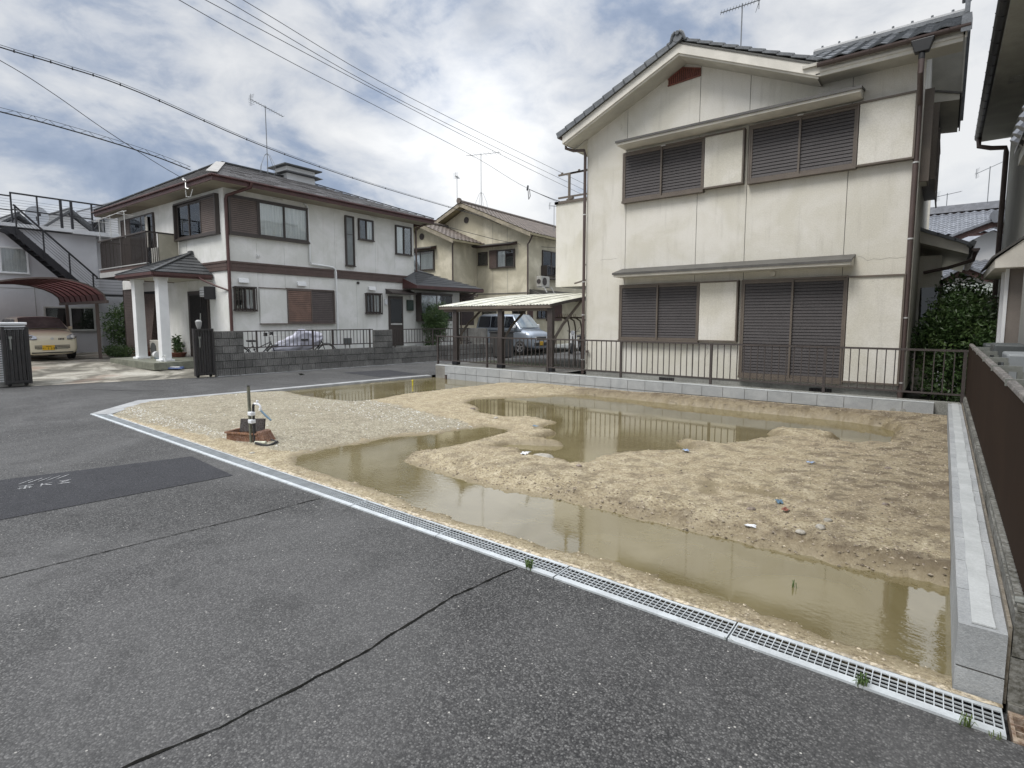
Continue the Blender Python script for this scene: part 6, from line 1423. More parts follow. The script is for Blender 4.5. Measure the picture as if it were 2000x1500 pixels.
m_ = MB(); m_.box(-1.5, 3, 21.2, 21.4, 0, 2.1); m_.build('wall', conc, G2); m_ = MB(); m_.hexa([(-1.5, 20.6, 2.1), (3, 20.6, 2.1), (3, 21.3, 2.55), (-1.5, 21.3, 2.55), (-1.5, 20.6, 2.2), (3, 20.6, 2.2), (3, 21.3, 2.65), (-1.5, 21.3, 2.65)]); m_.build('coping', wooddk, G2); tiled_mass(G2, (-1.5, 20.55, 2.2), (1, 0, 0), (0, 1, .62), 16, 3, .27, .27, M('mossy_tile', srgb(104, 108, 100), .6, .5, 6, .2, 40, .2, tint=(.8, .9, .7)), 'wall_tiles')
antenna('tv_antenna', 'small television aerial on the silver tiled roof seen down the gap', (1.15, 30.8, 6.5), 1.5, 20, 1.2, False, tilt=25); antenna('tv_antenna', 'low slanted television aerial at the left end of the silver tiled ridge', (-.2, 30.9, 6.2), .9, 30, 1.0, False, tilt=12)
far_house('distant_house', 'far roof behind the silver tiled house at the gap', (6, 40, 0), 90, 8, 10, 5.0, 6.6, whitewall, tileBg)
# ================================================================== STREET SIDE OF THE WHITE HOUSE
drv = sheet('driveway', [(-15.72, 6.42, .004), (-16.92, 2.78, .004), (-21.5, 1.6, .16), (-28.6, 1.4, .20), (-28.4, 7.2, .20), (-21.0, 7.45, .18), (-17.9, 7.6, .10), (-16.4, 7.0, .05)], drivem)
yardB = sheet('garden_ground', [(-15.70, 6.46, .03), (-16.4, 7.0, .05), (-17.3, 7.7, .12), (-17.0, 20, .12), (-14.6, 18, .05)], conc)
yardF = sheet('side_garden', [(-21.0, 7.46, .18), (-28.4, 7.21, .20), (-29, 12, .2), (-24, 12, .2)], M('garden_soil', (.06, .05, .035), .95, .4, 4, .2, 40, .5))
SWP, SWR = (-15.694, 6.462, 0), -6.24
sw = thing('block_wall', 'low dark ribbed concrete block wall along the side street', 'wall', SWP, SWR)
rb = block_mesh('block', .392, .12, .2, blockB, 7)
def rows(s0, s1, z0, n, h, par=sw, mesh=rb, wid=.4):
    k = max(1, round((s1 - s0) / wid)); w = (s1 - s0) / k
    for r in range(n):
        off = .5 if r % 2 else 0; cuts = [s0] + [s0 + (i + off) * w for i in range(0 if off else 1, k)] + [s1]; cuts = sorted(set(round(c, 4) for c in cuts))
        for a, b in zip(cuts[:-1], cuts[1:]):
            if b - a < .03: continue
            piece('block', mesh, par, (random.uniform(-.002, .002), a + .006, z0 + r * h + .006), (0, 0, R(90)), ((b - a - .012) / .392, 1, (h - .014) / .2))
m_ = MB(); m_.box(-.118, -.03, .005, 11.6, -.1, .60); m_.box(-.118, -.03, .005, .77, .6, 1.25); m_.box(-.118, -.03, 4.99, 5.70, .6, 1.22); m_.build('joint_backing', M('dark_joint', (.03, .03, .028), .95, .2, 3, .05, 60, .1), sw)
rows(0, .78, 0, 6, .2115); rows(.78, 4.98, 0, 3, .214); rows(4.98, 5.71, 0, 6, .2055); rows(5.71, 11.65, 0, 3, .204)
m_ = MB()
for i in range(56): m_.box(-.0, .05 + .05 * random.random(), i * .2 + random.random() * .04, i * .2 + .2, -.05, .012 + .006 * random.random())
m_.build('base_mortar', edging, sw)
def wall_rail(s0, s1, zb, ztp, lab, pst):
    f = thing('railing', lab, 'railing', SWP, SWR); m = MB(); m.box(-.08, -.04, s0, s1, ztp - .03, ztp); m.build('top_rail', fenceb, f); m = MB(); m.box(-.075, -.045, s0, s1, zb, zb + .03); m.build('bottom_rail', fenceb, f)
    bl = MB(); bl.box(-.0075, .0075, -.0075, .0075, 0, ztp - zb - .06); bl = bl.mesh('baluster', fenceb); n_ = int((s1 - s0) / .118)
    for i in range(1, n_): piece('baluster', bl, f, (-.06, s0 + i * (s1 - s0) / n_, zb + .03))
    for p in pst:
        m = MB(); m.box(-.085, -.04, p - .02, p + .02, zb - .14, ztp + .005); m.build('post', fenceb, f)
wall_rail(.79, 4.97, .76, 1.262, 'dark railing on the ribbed wall in front of the covered bicycles', (1.15, 2.85, 3.5, 4.85)); wall_rail(5.72, 9.3, .73, 1.245, 'dark railing on the ribbed wall in front of the back door and bamboo-like shrub', (5.85, 7.5, 9.2))
# folded gates
def accordion(name, lab, P, rz, w, h, n, back=False):
    g = thing(name, lab, 'gate', P, rz); m = MB()
    for i in range(n): y = i * w / n; m.box(-.03 - .02 * (i % 2), .03 + .02 * (i % 2), y + .008, y + w / n - .012, .10, h - .06)
    m.build('gate_slat', gatem, g); m = MB(); m.box(-.06, .06, -.02, .03, .05, h); m.box(-.06, .06, w - .03, w + .02, .05, h); m.box(-.065, .065, .03, w - .03, h - .05, h - .01); m.box(-.06, .06, .03, w - .03, .08, .13); m.build('gate_frame', gatem, g)
    m = MB(); m.box(.06, .085, .10, .13, h * .62, h * .80); m.box(.06, .08, .09, .15, h * .80, h * .84); m.build('handle', pvcgrey, g)
    m = MB(); m.cyl((-.04, .06, .04), .04, .03, 10, (1, 0, 0)); m.cyl((-.04, w - .08, .04), .04, .03, 10, (1, 0, 0)); m.box(-.05, .05, .02, w, .06, .09); m.build('caster', blackpl, g); return g
accordion('folding_gate', 'folded dark accordion gate against the end of the ribbed block wall', (-15.70, 5.95, .01), -3, .46, 1.33, 7)
accordion('folding_gate', 'folded dark accordion gate against the pale slatted gatepost by the cream car', (-16.98, 2.36, .02), 4, .44, 1.40, 6)
gp_ = thing('gatepost', 'pale ribbed gatepost behind the folded gate at the left edge', 'gatepost', (-17.5, 2.2, 0), 2)
m_ = MB(); m_.box(-.45, .30, -1.8, .60, 0, 1.46); m_.build('post_body', M('grey_gatepost', (.33, .32, .29), .9, .3, 3, .1, 50, .3, streak=.3), gp_)
rs_ = MB(); rs_.box(0, .02, 0, 2.4, 0, .034); rs_ = rs_.mesh('rib', whitep)
for i in range(24): piece('rib', rs_, gp_, (.302, -1.8, .12 + i * .056))
m_ = MB(); m_.box(-.47, .34, -1.82, .63, 1.462, 1.52); m_.build('post_cap', whitep, gp_, bevel=.01)
m_ = MB(); m_.box(.325, .35, .02, .14, 1.12, 1.36); m_.build('name_plate', blackm, gp_)
um = thing('pale_umbrella', 'pale umbrella standing on the gate end of the ribbed wall', 'umbrella', (-15.78, 6.12, 1.335)); m_ = MB(); m_.tube([(0, 0, 0), (0, 0, .10), (0, 0, .2), (0, 0, .24)], [.04, .07, .085, .04], 10); m_.build('body', M('pale_plastic', (.36, .36, .35), .5, .1, 5, 0, 60, 0), um, smooth='auto'); m_ = MB(); m_.tube([(0, .05, .2), (.0, .06, .42)], .012, 6); m_.build('stick', pvcgrey, um)  # whitish umbrella, built as a lathed body with a stick
# left carport, arched
CPL = thing('arched_carport', 'arched brown translucent carport roof above the cream car', 'carport', PB, RZB)
prof = [(-1.60, 2.22), (-1.66, 2.45), (-1.84, 2.62), (-2.1, 2.76), (-2.5, 2.88), (-2.95, 2.93), (-3.4, 2.91), (-3.9, 2.84), (-4.4, 2.72), (-4.9, 2.55)]
m_ = MB()
for (a, za_), (b, zb_) in zip(prof[:-1], prof[1:]): m_.hexa([(-10.0, a, za_), (-5.1, a, za_), (-5.1, b, zb_), (-10.0, b, zb_), (-10, a, za_ + .006), (-5.1, a, za_ + .006), (-5.1, b, zb_ + .006), (-10, b, zb_ + .006)])
polym, n_, b_ = mk('smoked_sheet'); b_.inputs['Base Color'].default_value = (.20, .13, .13, 1); b_.inputs['Roughness'].default_value = .4
tr_n = n_('ShaderNodeBsdfTranslucent', {'Color': (.45, .30, .30, 1)}); mx_ = n_('ShaderNodeMixShader', {0: .6, 1: b_.outputs[0], 2: tr_n.outputs[0]}); n_.t.links.new(mx_.outputs[0], [x for x in n_.t.nodes if x.type == 'OUTPUT_MATERIAL'][0].inputs[0])
m_.build('roof_sheet', polym, CPL)
for i in range(9):
    x = -5.12 - i * .608; m_ = MB()
    for (a, za_), (b, zb_) in zip(prof[:-1], prof[1:]): m_.beam((x, a, za_ - .02), (x, b, zb_ - .02), .045, .04, (1, 0, 0))
    m_.build('arch_rib', M('carport_frame', srgb(96, 84, 78), .5, .15, 3, .03, 60, .02) if i in (0, 8) else M('dark_red_rib', srgb(70, 40, 38), .5, .15, 3, .03, 60, .02), CPL)
fr_m = MATS['carport_frame']
m_ = MB(); m_.box(-10.05, -5.05, -1.64, -1.55, 2.14, 2.24); m_.build('eave_beam', fr_m, CPL)
for x, b in ((-6.05, .16), (-9.3, .16)): m_ = MB(); m_.beam((x, -1.6, b), (x, -1.6, 2.14), .09, .07); m_.build('post', fr_m, CPL)
# cream car and silver van ------------------------------------------------------
def superring(x, hw, z0, z1, n=20, p=3.2, crown=1.0):
    out = []; cz = (z0 + z1) / 2; hz = (z1 - z0) / 2
    for i in range(n):
        t = 2 * math.pi * i / n; c, s = math.cos(t), math.sin(t); out.append((x, hw * math.copysign(abs(c) ** (2 / p), c), cz + hz * math.copysign(abs(s) ** (2 / p), s)))
    return out
def loft(m, rings, cap=True):
    k = len(m.v); n = len(rings[0])
    for r in rings: m.v += [tuple(p) for p in r]
    for i in range(len(rings) - 1):
        for j in range(n): m.f.append((k + i * n + j, k + i * n + (j + 1) % n, k + (i + 1) * n + (j + 1) % n, k + (i + 1) * n + j))
    if cap: m.f.append(tuple(range(k, k + n))); m.f.append(tuple(range(k + (len(rings) - 1) * n, k + len(rings) * n)))
def wheel(par, x, y, r, sgn, w=.16):
    m = MB(); m.tube([(x, y - sgn * w, r), (x, y - sgn * .01, r), (x, y, r)], [r, r, r * .93], 24); wh_ = m.build('wheel', blackr, par, smooth='auto')
    m = MB(); m.tube([(x, y + sgn * .001, r), (x, y + sgn * .006, r)], r * .62, 24); m.build('rim_back', blackpl, wh_)
    m = MB()
    for k_ in range(5):
        a = 1.2566 * k_ + .3; c, s = math.cos(a), math.sin(a)
        m.hexa([(x - s * .03 + c * .03, y + sgn * .008, r + c * .03 + s * .03), (x + s * .03 + c * .03, y + sgn * .008, r - c * .03 + s * .03), (x + s * .018 + c * r * .62, y + sgn * .008, r - c * .018 + s * r * .62), (x - s * .018 + c * r * .62, y + sgn * .008, r + c * .018 + s * r * .62),
                (x - s * .03 + c * .03, y + sgn * .022, r + c * .03 + s * .03), (x + s * .03 + c * .03, y + sgn * .022, r - c * .03 + s * .03), (x + s * .018 + c * r * .62, y + sgn * .016, r - c * .018 + s * r * .62), (x - s * .018 + c * r * .62, y + sgn * .016, r + c * .018 + s * r * .62)])
    m.tube([(x, y + sgn * .005, r), (x, y + sgn * .02, r)], .055, 14)
    k = 24
    for i in range(k):
        a0, a1 = 6.2832 * i / k, 6.2832 * (i + 1) / k; R0, R1 = r * .60, r * .68
        m.hexa([(x + math.cos(a0) * R0, y + sgn * .004, r + math.sin(a0) * R0), (x + math.cos(a1) * R0, y + sgn * .004, r + math.sin(a1) * R0), (x + math.cos(a1) * R1, y + sgn * .004, r + math.sin(a1) * R1), (x + math.cos(a0) * R1, y + sgn * .004, r + math.sin(a0) * R1),
                (x + math.cos(a0) * R0, y + sgn * .018, r + math.sin(a0) * R0), (x + math.cos(a1) * R0, y + sgn * .018, r + math.sin(a1) * R0), (x + math.cos(a1) * R1, y + sgn * .018, r + math.sin(a1) * R1), (x + math.cos(a0) * R1, y + sgn * .018, r + math.sin(a0) * R1)])
    m.build('rim', rimm, wh_); return wh_
SEG = {'0': 'abcdef', '1': 'bc', '4': 'fgbc', '6': 'afgedc', '9': 'abcdfg', '3': 'abgcd', '8': 'abcdefg', '7': 'abc', '2': 'abged', '5': 'afgcd'}
def plate(par, x, yc, zc, txt, nrm=1):
    m = MB(); m.box(x, x + .012 * nrm, yc - .165, yc + .165, zc - .083, zc + .083); p = m.build('number_plate', plate_y, par, bevel=.006)
    m = MB(); X = x + .0125 * nrm; D = .003 * nrm
    def bar(y0, y1, z0, z1): m.box(min(X, X + D), max(X, X + D), min(y0, y1), max(y0, y1), z0, z1)
    w, h, t = .034, .072, .011; y = yc + nrm * (-.112); z0 = zc - .065
    for ch in txt:
        if ch == ' ': y += nrm * .03; continue
        if ch == '.': bar(y + nrm * .01, y + nrm * .022, z0 + .03, z0 + .042); y += nrm * .045; continue
        if ch == '-': bar(y, y + nrm * .022, z0 + .032, z0 + .042); y += nrm * .034; continue
        S_ = {'a': (0, w, h - t, h), 'd': (0, w, 0, t), 'g': (0, w, h / 2 - t / 2, h / 2 + t / 2), 'f': (0, t, h / 2, h), 'e': (0, t, 0, h / 2), 'b': (w - t, w, h / 2, h), 'c': (w - t, w, 0, h / 2)}
        for sgm in SEG[ch]: a, b, c, d = S_[sgm]; bar(y + nrm * a, y + nrm * b, z0 + c, z0 + d)
        y += nrm * .050
    for k_ in range(5): bar(yc + nrm * (-.07 + k_ * .03), yc + nrm * (-.05 + k_ * .03), zc + .035, zc + .055)
    bar(yc + nrm * -.145, yc + nrm * -.125, zc - .03, zc + .0)
    m.build('plate_characters', M('plate_green', (.012, .03, .02), .5, .0, 5, 0, 60, 0), p); return p
def patch3(m, pts, nrm, off=.004):
    v = Vector(nrm).normalized() * off; m.add([Vector(p) + v for p in pts], [tuple(range(len(pts)))])

car = thing('parked_car', 'rounded cream kei car with yellow plate parked under the arched carport', 'car', (-23.57, 4.51, .2), RZB)
# body stations from nose (x=0 at the bumper) backwards
bs = [(0.0, .54, .28, .66), (-.03, .64, .21, .82), (-.10, .70, .18, .91), (-.25, .728, .17, .975), (-.50, .738, .17, 1.02), (-.85, .74, .17, 1.05), (-1.6, .74, .16, 1.04), (-2.6, .74, .16, 1.04), (-3.15, .72, .18, 1.02), (-3.35, .66, .24, .98), (-3.39, .55, .35, .9)]
m_ = MB(); loft(m_, [superring(x, hw, a, b, 36, 4.6) for x, hw, a, b in bs]); cb = m_.build('body', carcream, car, smooth='auto')
gh = [(-.82, .66, .9, 1.02), (-1.05, .645, .9, 1.22), (-1.30, .62, .9, 1.40), (-1.55, .60, .9, 1.475), (-2.2, .60, .9, 1.50), (-2.9, .60, .9, 1.48), (-3.2, .60, .9, 1.38), (-3.34, .60, .9, 1.05)]
m_ = MB(); rings = []
for x, hw, a, b in gh:
    n2 = 20; r_ = []
    for i in range(n2):
        t = math.pi * i / (n2 - 1); c, s = math.cos(t), math.sin(t); z = a + (b - a) * abs(s) ** .26; tp_ = 1 - .10 * (z - a) / .6
        r_.append((x, (.725 * (1 - max(0, (z - 1.0)) / .55 * .20)) * math.copysign(abs(c) ** .26, c) * (hw / .60 if False else 1), z))
    rings.append(r_)
loft(m_, rings); m_.build('cabin', carcream, car, smooth='auto')
m_ = MB(); ws = [(-.845, .60, 1.045), (-1.50, .50, 1.43)]
pts = []; NS = 10
def wsp(u, v):   # windscreen surface: u across, v up
    hw = .655 + (.55 - .655) * v; y = hw * u; x = -.80 - .64 * v - .06 * abs(u) ** 2.5; xs_, zs_ = (-1.55, -1.30, -1.05, -.82, -.70), (1.475, 1.40, 1.22, 1.05, 1.03); z = float(np.interp(-.80 - .64 * v, xs_, zs_)) - .035 * abs(u) ** 2.5; return (x + .03, y, z + .035)
for i in range(NS):
    for j in range(5): u0, u1 = -1 + 2 * i / NS, -1 + 2 * (i + 1) / NS; v0, v1 = j / 5, (j + 1) / 5; m_.quad(wsp(u0, v0), wsp(u1, v0), wsp(u1, v1), wsp(u0, v1))
m_.build('windscreen', M('pale_windscreen', (.13, .135, .135), .12, .3, 2, 0, 60, 0, spec=.5), car, smooth=True)
for sgn in (-1, 1):
    m_ = MB()
    for (xa, xb, xc, xd) in ((-1.15, -1.52, -1.9, -1.9), (-1.95, -1.95, -2.62, -2.62), (-2.67, -2.67, -3.0, -3.12)):
        y0, y1 = .722 * sgn, .632 * sgn; m_.quad((xa, y0, 1.03), (xd, y0, 1.03), (xc, y1, 1.39), (xb, y1, 1.39))
    m_.build('side_window', M('dark_side_glass', (.02, .022, .026), .06, .1, 3, 0, 60, 0, spec=.8), car)
    # headlamp
    m_ = MB(); P_ = lambda a, b: (.025 - a * .02 - .085 * a * a - .25 * max(0, b), sgn * (.40 + a * .285), .76 + b)
    top = [P_(0, .055), P_(.35, .105), P_(.75, .15), P_(1., .135)]; bot = [P_(0, -.03), P_(.35, -.04), P_(.75, -.03), P_(1., .03)]
    for i in range(3): m_.hexa([Vector(bot[i]) - Vector((.05, 0, 0)), Vector(bot[i + 1]) - Vector((.05, 0, 0)), Vector(top[i + 1]) - Vector((.05, 0, 0)), Vector(top[i]) - Vector((.05, 0, 0)), bot[i], bot[i + 1], top[i + 1], top[i]])
    hl = m_.build('headlight', lamp_m, car, bevel=.008); m_ = MB(); c_p = P_(.55, .045); m_.tube([(c_p[0], c_p[1], c_p[2]), (c_p[0] + .012, c_p[1], c_p[2])], .052, 14); m_.build('lamp_reflector', M('bright_reflector', (.8, .8, .82), .15, .1, 9, 0, 60, 0, metal=.9), hl)
    m_ = MB()
    for i in range(3): q0, q1 = Vector(bot[i]), Vector(bot[i + 1]); m_.beam(q0 + Vector((.004, 0, -.008)), q1 + Vector((.004, 0, -.008)), .02, .018)
    m_.build('lamp_surround', blackpl, hl)
    m_ = MB(); m_.box(-1.22, -1.06, sgn * .74 if sgn > 0 else -.86, .86 if sgn > 0 else -.74, 1.02, 1.14); m_.build('wing_mirror', carcream, car, bevel=.03)
m_ = MB(); m_.box(-.07, .003, -.42, .42, .375, .385); m_.box(-.06, .0035, -.47, .47, .40, .43); m_.box(-.06, .004, -.47, .47, .445, .475); m_.box(-.06, .003, -.47, .47, .49, .515); m_.build('grille_slot', blackpl, car)
m_ = MB(); m_.box(-.06, .012, -.50, .50, .43, .445); m_.box(-.06, .012, -.50, .50, .475, .49); m_.build('grille_bar', carcream, car)
m_ = MB(); 
for k_ in range(4): m_.box(-.06, .012, .17 + k_ * .042, .192 + k_ * .042, .69, .75)
m_.build('bonnet_slot', blackpl, car)
m_ = MB(); m_.tube([(-.06, .0, .735), (.012, .0, .735)], .042, 16); m_.build('badge', alum, car, smooth='auto')
plate(car, .006, -.11, .435, '. 1 1-49')
m_ = MB(); m_.box(-.09, .006, -.55, .55, .25, .285); m_.build('lower_grille', blackpl, car)
m_ = MB(); m_.tube([(-.14, -.66, .875), (-.07, -.3, .845), (-.05, 0, .838), (-.07, .3, .845), (-.14, .66, .875)], .005, 5); m_.build('bonnet_seam', seal, car)
for x in (-.62, -2.95):
    for sgn in (-1, 1): wheel(car, x, sgn * .735, .275, sgn)
m_ = MB(); m_.box(-3.0, -.3, -.62, .62, .17, .4); m_.build('underbody', blackpl, car)
m_ = MB(); m_.tube([(-.9, .12, 1.08), (-1.1, -.3, 1.11)], .006, 4); m_.tube([(-.9, .5, 1.08), (-1.12, .05, 1.12)], .006, 4); m_.build('wiper', blackpl, car)

van = thing('parked_van', 'silver tall kei wagon with yellow plate parked beyond the flat carport', 'car', (-13.85, 19.40, .06), -3)
bs = [(0, .52, .34, .70), (-.03, .64, .26, .86), (-.12, .70, .22, .98), (-.35, .73, .20, 1.06), (-.7, .735, .19, 1.13), (-1.5, .74, .19, 1.14), (-3.2, .74, .19, 1.14), (-3.37, .70, .24, 1.12), (-3.40, .60, .35, 1.0)]
m_ = MB(); loft(m_, [superring(x, hw, a, b, 28, 4.2) for x, hw, a, b in bs]); m_.build('body', vansilver, van, smooth='auto')
m_ = MB(); rings = []
for x, b in ((-.62, 1.12), (-.85, 1.42), (-1.10, 1.68), (-1.30, 1.76), (-2.2, 1.79), (-3.1, 1.78), (-3.28, 1.70), (-3.36, 1.2)):
    r_ = []
    for i in range(22):
        t = math.pi * i / 21; c, s = math.cos(t), math.sin(t); z = 1.02 + (b - 1.02) * abs(s) ** .30; r_.append((x, .728 * (1 - max(0, z - 1.1) / .7 * .15) * math.copysign(abs(c) ** .28, c), z))
    rings.append(r_)
loft(m_, rings); m_.build('cabin', vansilver, van, smooth='auto')
m_ = MB()
def wsv(u, v): hw = .66 + (.56 - .66) * v; return (-.60 - .50 * v - .07 * abs(u) ** 2.5 + .02, hw * u, 1.13 + .57 * v ** .95 + .03)
for i in range(10):
    for j in range(5): u0, u1 = -1 + .2 * i, -.8 + .2 * i; m_.quad(wsv(u0, j / 5), wsv(u1, j / 5), wsv(u1, (j + 1) / 5), wsv(u0, (j + 1) / 5))
m_.build('windscreen', M('light_windscreen', (.12, .15, .16), .05, .3, 3, 0, 60, 0, spec=.9, coat=1), van, smooth=True)
for sgn in (-1, 1):
    m_ = MB()
    for (xa, xb, xc, xd) in ((-.80, -1.12, -1.55, -1.55), (-1.60, -1.60, -2.42, -2.42), (-2.47, -2.47, -3.15, -3.22)): m_.quad((xa, sgn * .733, 1.16), (xd, sgn * .733, 1.16), (xc, sgn * .645, 1.66), (xb, sgn * .645, 1.66))
    m_.build('side_window', M('black_privacy_glass', (.008, .009, .012), .06, .1, 3, 0, 60, 0, spec=.8), van)
    m_ = MB(); m_.hexa([(-.02, sgn * .32, .80), (-.24, sgn * .71, .82), (-.34, sgn * .725, .96), (-.10, sgn * .36, .90), (-.08, sgn * .32, .80), (-.3, sgn * .67, .82), (-.4, sgn * .68, .96), (-.16, sgn * .36, .9)]); hl = m_.build('headlight', lamp_m, van, bevel=.01)
    m_ = MB(); m_.hexa([(.005, sgn * .34, .62), (-.04, sgn * .62, .62), (-.04, sgn * .62, .76), (.005, sgn * .34, .76), (-.08, sgn * .34, .62), (-.12, sgn * .60, .62), (-.12, sgn * .60, .76), (-.08, sgn * .34, .76)]); m_.build('fog_lamp', whitep, hl)
    m_ = MB(); m_.box(-.98, -.82, sgn * .76 if sgn > 0 else -.90, .90 if sgn > 0 else -.76, 1.14, 1.30); m_.build('wing_mirror', whitep, van, bevel=.03)
m_ = MB(); m_.box(-.05, .006, -.34, .34, .60, .74); m_.box(-.06, .006, -.48, .48, .36, .50); m_.build('grille', blackpl, van)
m_ = MB(); m_.box(-.05, .016, -.36, .36, .76, .79); m_.box(-.05, .016, -.52, .52, .52, .545); m_.build('grille_bar', rimm, van)
plate(van, .012, 0, .47, '77-31')
m_ = MB(); m_.box(-3.0, -.9, -.745, -.738, 1.05, 1.056); m_.box(-1.585, -1.578, -.745, -.738, .3, 1.15); m_.box(-2.44, -2.433, -.745, -.738, .3, 1.15); m_.box(-1.75, -1.62, -.76, -.74, .98, 1.01); m_.build('door_seam', blackpl, van)
for x in (-.62, -3.0):
    for sgn in (-1, 1): wheel(van, x, sgn * .74, .30, sgn)
m_ = MB(); m_.box(-3.2, -.2, -.64, .64, .16, .45); m_.build('underbody', blackpl, van)

# middle carport with the pale corrugated roof
CM = thing('flat_carport', 'carport with pale corrugated roof on three dark posts behind the railing', 'carport', (-9.2, 11, .3), world=True)
FL_, FR_ = Vector((-11.30, 10.75, 1.955)), Vector((-8.0, 10.75, 1.93))
def roofpt(u, v): return Vector((-11.30 + 3.9 * u + 0.0 * v, 10.75 + 3.9 * v, 1.955 + .62 * v - .16 * v * v))
m_ = MB(); nu = 150; nv = 6; zc_ = lambda u: .012 * math.sin(u * nu / 2 * 1.05 * math.pi)
for i in range(nu):
    for j in range(nv):
        u0, u1, v0, v1 = i / nu, (i + 1) / nu, j / nv, (j + 1) / nv; P_ = lambda u, v, k: roofpt(u, v) + Vector((0, 0, zc_(u) + k))
        m_.quad(P_(u0, v0, 0), P_(u1, v0, 0), P_(u1, v1, 0), P_(u0, v1, 0))
m_.build('roof_sheet', corrug, CM)
m_ = MB()
for v in (0.01, .33, .66, .99): p, q = roofpt(0, v), roofpt(1, v); m_.beam(p - Vector((0, 0, .06)), q - Vector((0, 0, .06)), .05, .07)
m_.build('purlin', metA, CM)
for k_ in range(1, 6):
    m_ = MB()
    for j in range(6): m_.beam(roofpt(k_ / 6, j / 6) + Vector((0, 0, .018)), roofpt(k_ / 6, (j + 1) / 6) + Vector((0, 0, .018)), .02, .008)
    m_.build('sheet_seam', pvcgrey, CM)
m_ = MB()
for u in (0.003, .997):
    for j in range(6): m_.beam(roofpt(u, j / 6) - Vector((0, 0, .03)), roofpt(u, (j + 1) / 6) - Vector((0, 0, .03)), .04, .07)
m_.build('edge_trim', fenceb, CM)
for x in (-10.76, -9.10, -7.51):
    m_ = MB(); m_.box(x - .075, x + .075, 10.86, 10.97, .32, 1.88); p_ = m_.build('post', fenceb, CM, bevel=.005)
    m_ = MB(); m_.box(x - .09, x + .09, 10.84, 10.99, .30, .42); m_.build('post_foot', blackm, p_)
    m_ = MB(); m_.tube([(x + .03, 10.97, .85), (x + .04, 11.05, 1.15), (x + .05, 11.35, 1.45), (x + .06, 12.3, 2.12)], .035, 8); m_.build('brace', metA, p_, smooth='auto')
m_ = MB(); m_.beam((-11.2, 10.9, 1.84), (-7.45, 10.9, 1.84), .06, .08); m_.build('front_beam', metA, CM)
m_ = MB(); m_.box(-10.9, -8.3, 11.6, 12.6, .312, .33); o_ = m_.build('grass_strip', M('thin_grass', (.13, .14, .07), .95, .4, 12, .2, 60, .5), CM)
# bent pipes beside the house corner
pr_ = thing('pipe_rack', 'bent grey pipe frames leaning by the corner of the cream house', 'pipe frame', (-7.6, 12.6, .3))
m_ = MB()
for i in range(4): x = -.45 + i * .16; m_.tube([(x, i * .06, 0), (x, i * .06, 1.05), (x - .05, i * .06, 1.25), (x - .2, i * .06, 1.33), (x - .45, i * .06, 1.34)], .022, 7)
for i in range(2): x = -.1 + i * .2; m_.tube([(x, .3, 0), (x, .3, 1.5), (x + .03, .3, 1.65), (x + .15, .3, 1.7)], .024, 7)
m_.build('bent_pipe', metA, pr_, smooth='auto'); m_ = MB()
for k_ in range(10): m_.tube([(-.8 + k_ * .06, .0, 1.36), (-.83 + k_ * .06, .02, 1.44)], .009, 5)
m_.build('hook', rustgalv, pr_, stuff=True)
mo = thing('parked_scooter', 'dark scooter with white leg shield by the brown door of the yellowed house', 'scooter', (-13.0, 21.0, .05), 100)
m_ = MB(); m_.tube([(-.6, 0, .25), (-.6, .0, .26)], .1, 8); m_ = MB(); m_.hexa([(-.1, -.15, .25), (.7, -.13, .3), (.7, .13, .3), (-.1, .15, .25), (-.05, -.13, .35), (.75, -.14, .75), (.75, .14, .75), (-.05, .13, .35)]); m_.hexa([(.15, -.14, .72), (.8, -.12, .78), (.8, .12, .78), (.15, .14, .72), (.15, -.12, .80), (.8, -.1, .86), (.8, .1, .86), (.15, .12, .8)]); m_.build('body', blackpl, mo, bevel=.03)
m_ = MB(); m_.hexa([(-.42, -.22, .25), (-.30, -.22, .25), (-.30, .22, .25), (-.42, .22, .25), (-.55, -.16, .9), (-.48, -.16, .9), (-.48, .16, .9), (-.55, .16, .9)]); m_.build('leg_shield', whitep, mo, bevel=.03)
for x in (-.62, .62): m_ = MB(); m_.tube([(x, -.05, .24), (x, .05, .24)], .24, 18); m_.build('wheel', blackr, mo, smooth='auto')
m_ = MB(); m_.tube([(-.6, 0, .24), (-.48, 0, .95)], .03, 6); m_.tube([(-.44, -.3, 1.02), (-.48, 0, .98), (-.44, .3, 1.02)], .015, 6); m_.tube([(-.45, -.2, 1.02), (-.42, -.28, 1.2)], .008, 5); m_.build('handlebar', blackpl, mo, smooth='auto')
m_ = MB(); m_.tube([(-.56, 0, .95), (-.50, 0, .95)], .09, 12); m_.build('headlight', lamp_m, mo, smooth='auto')

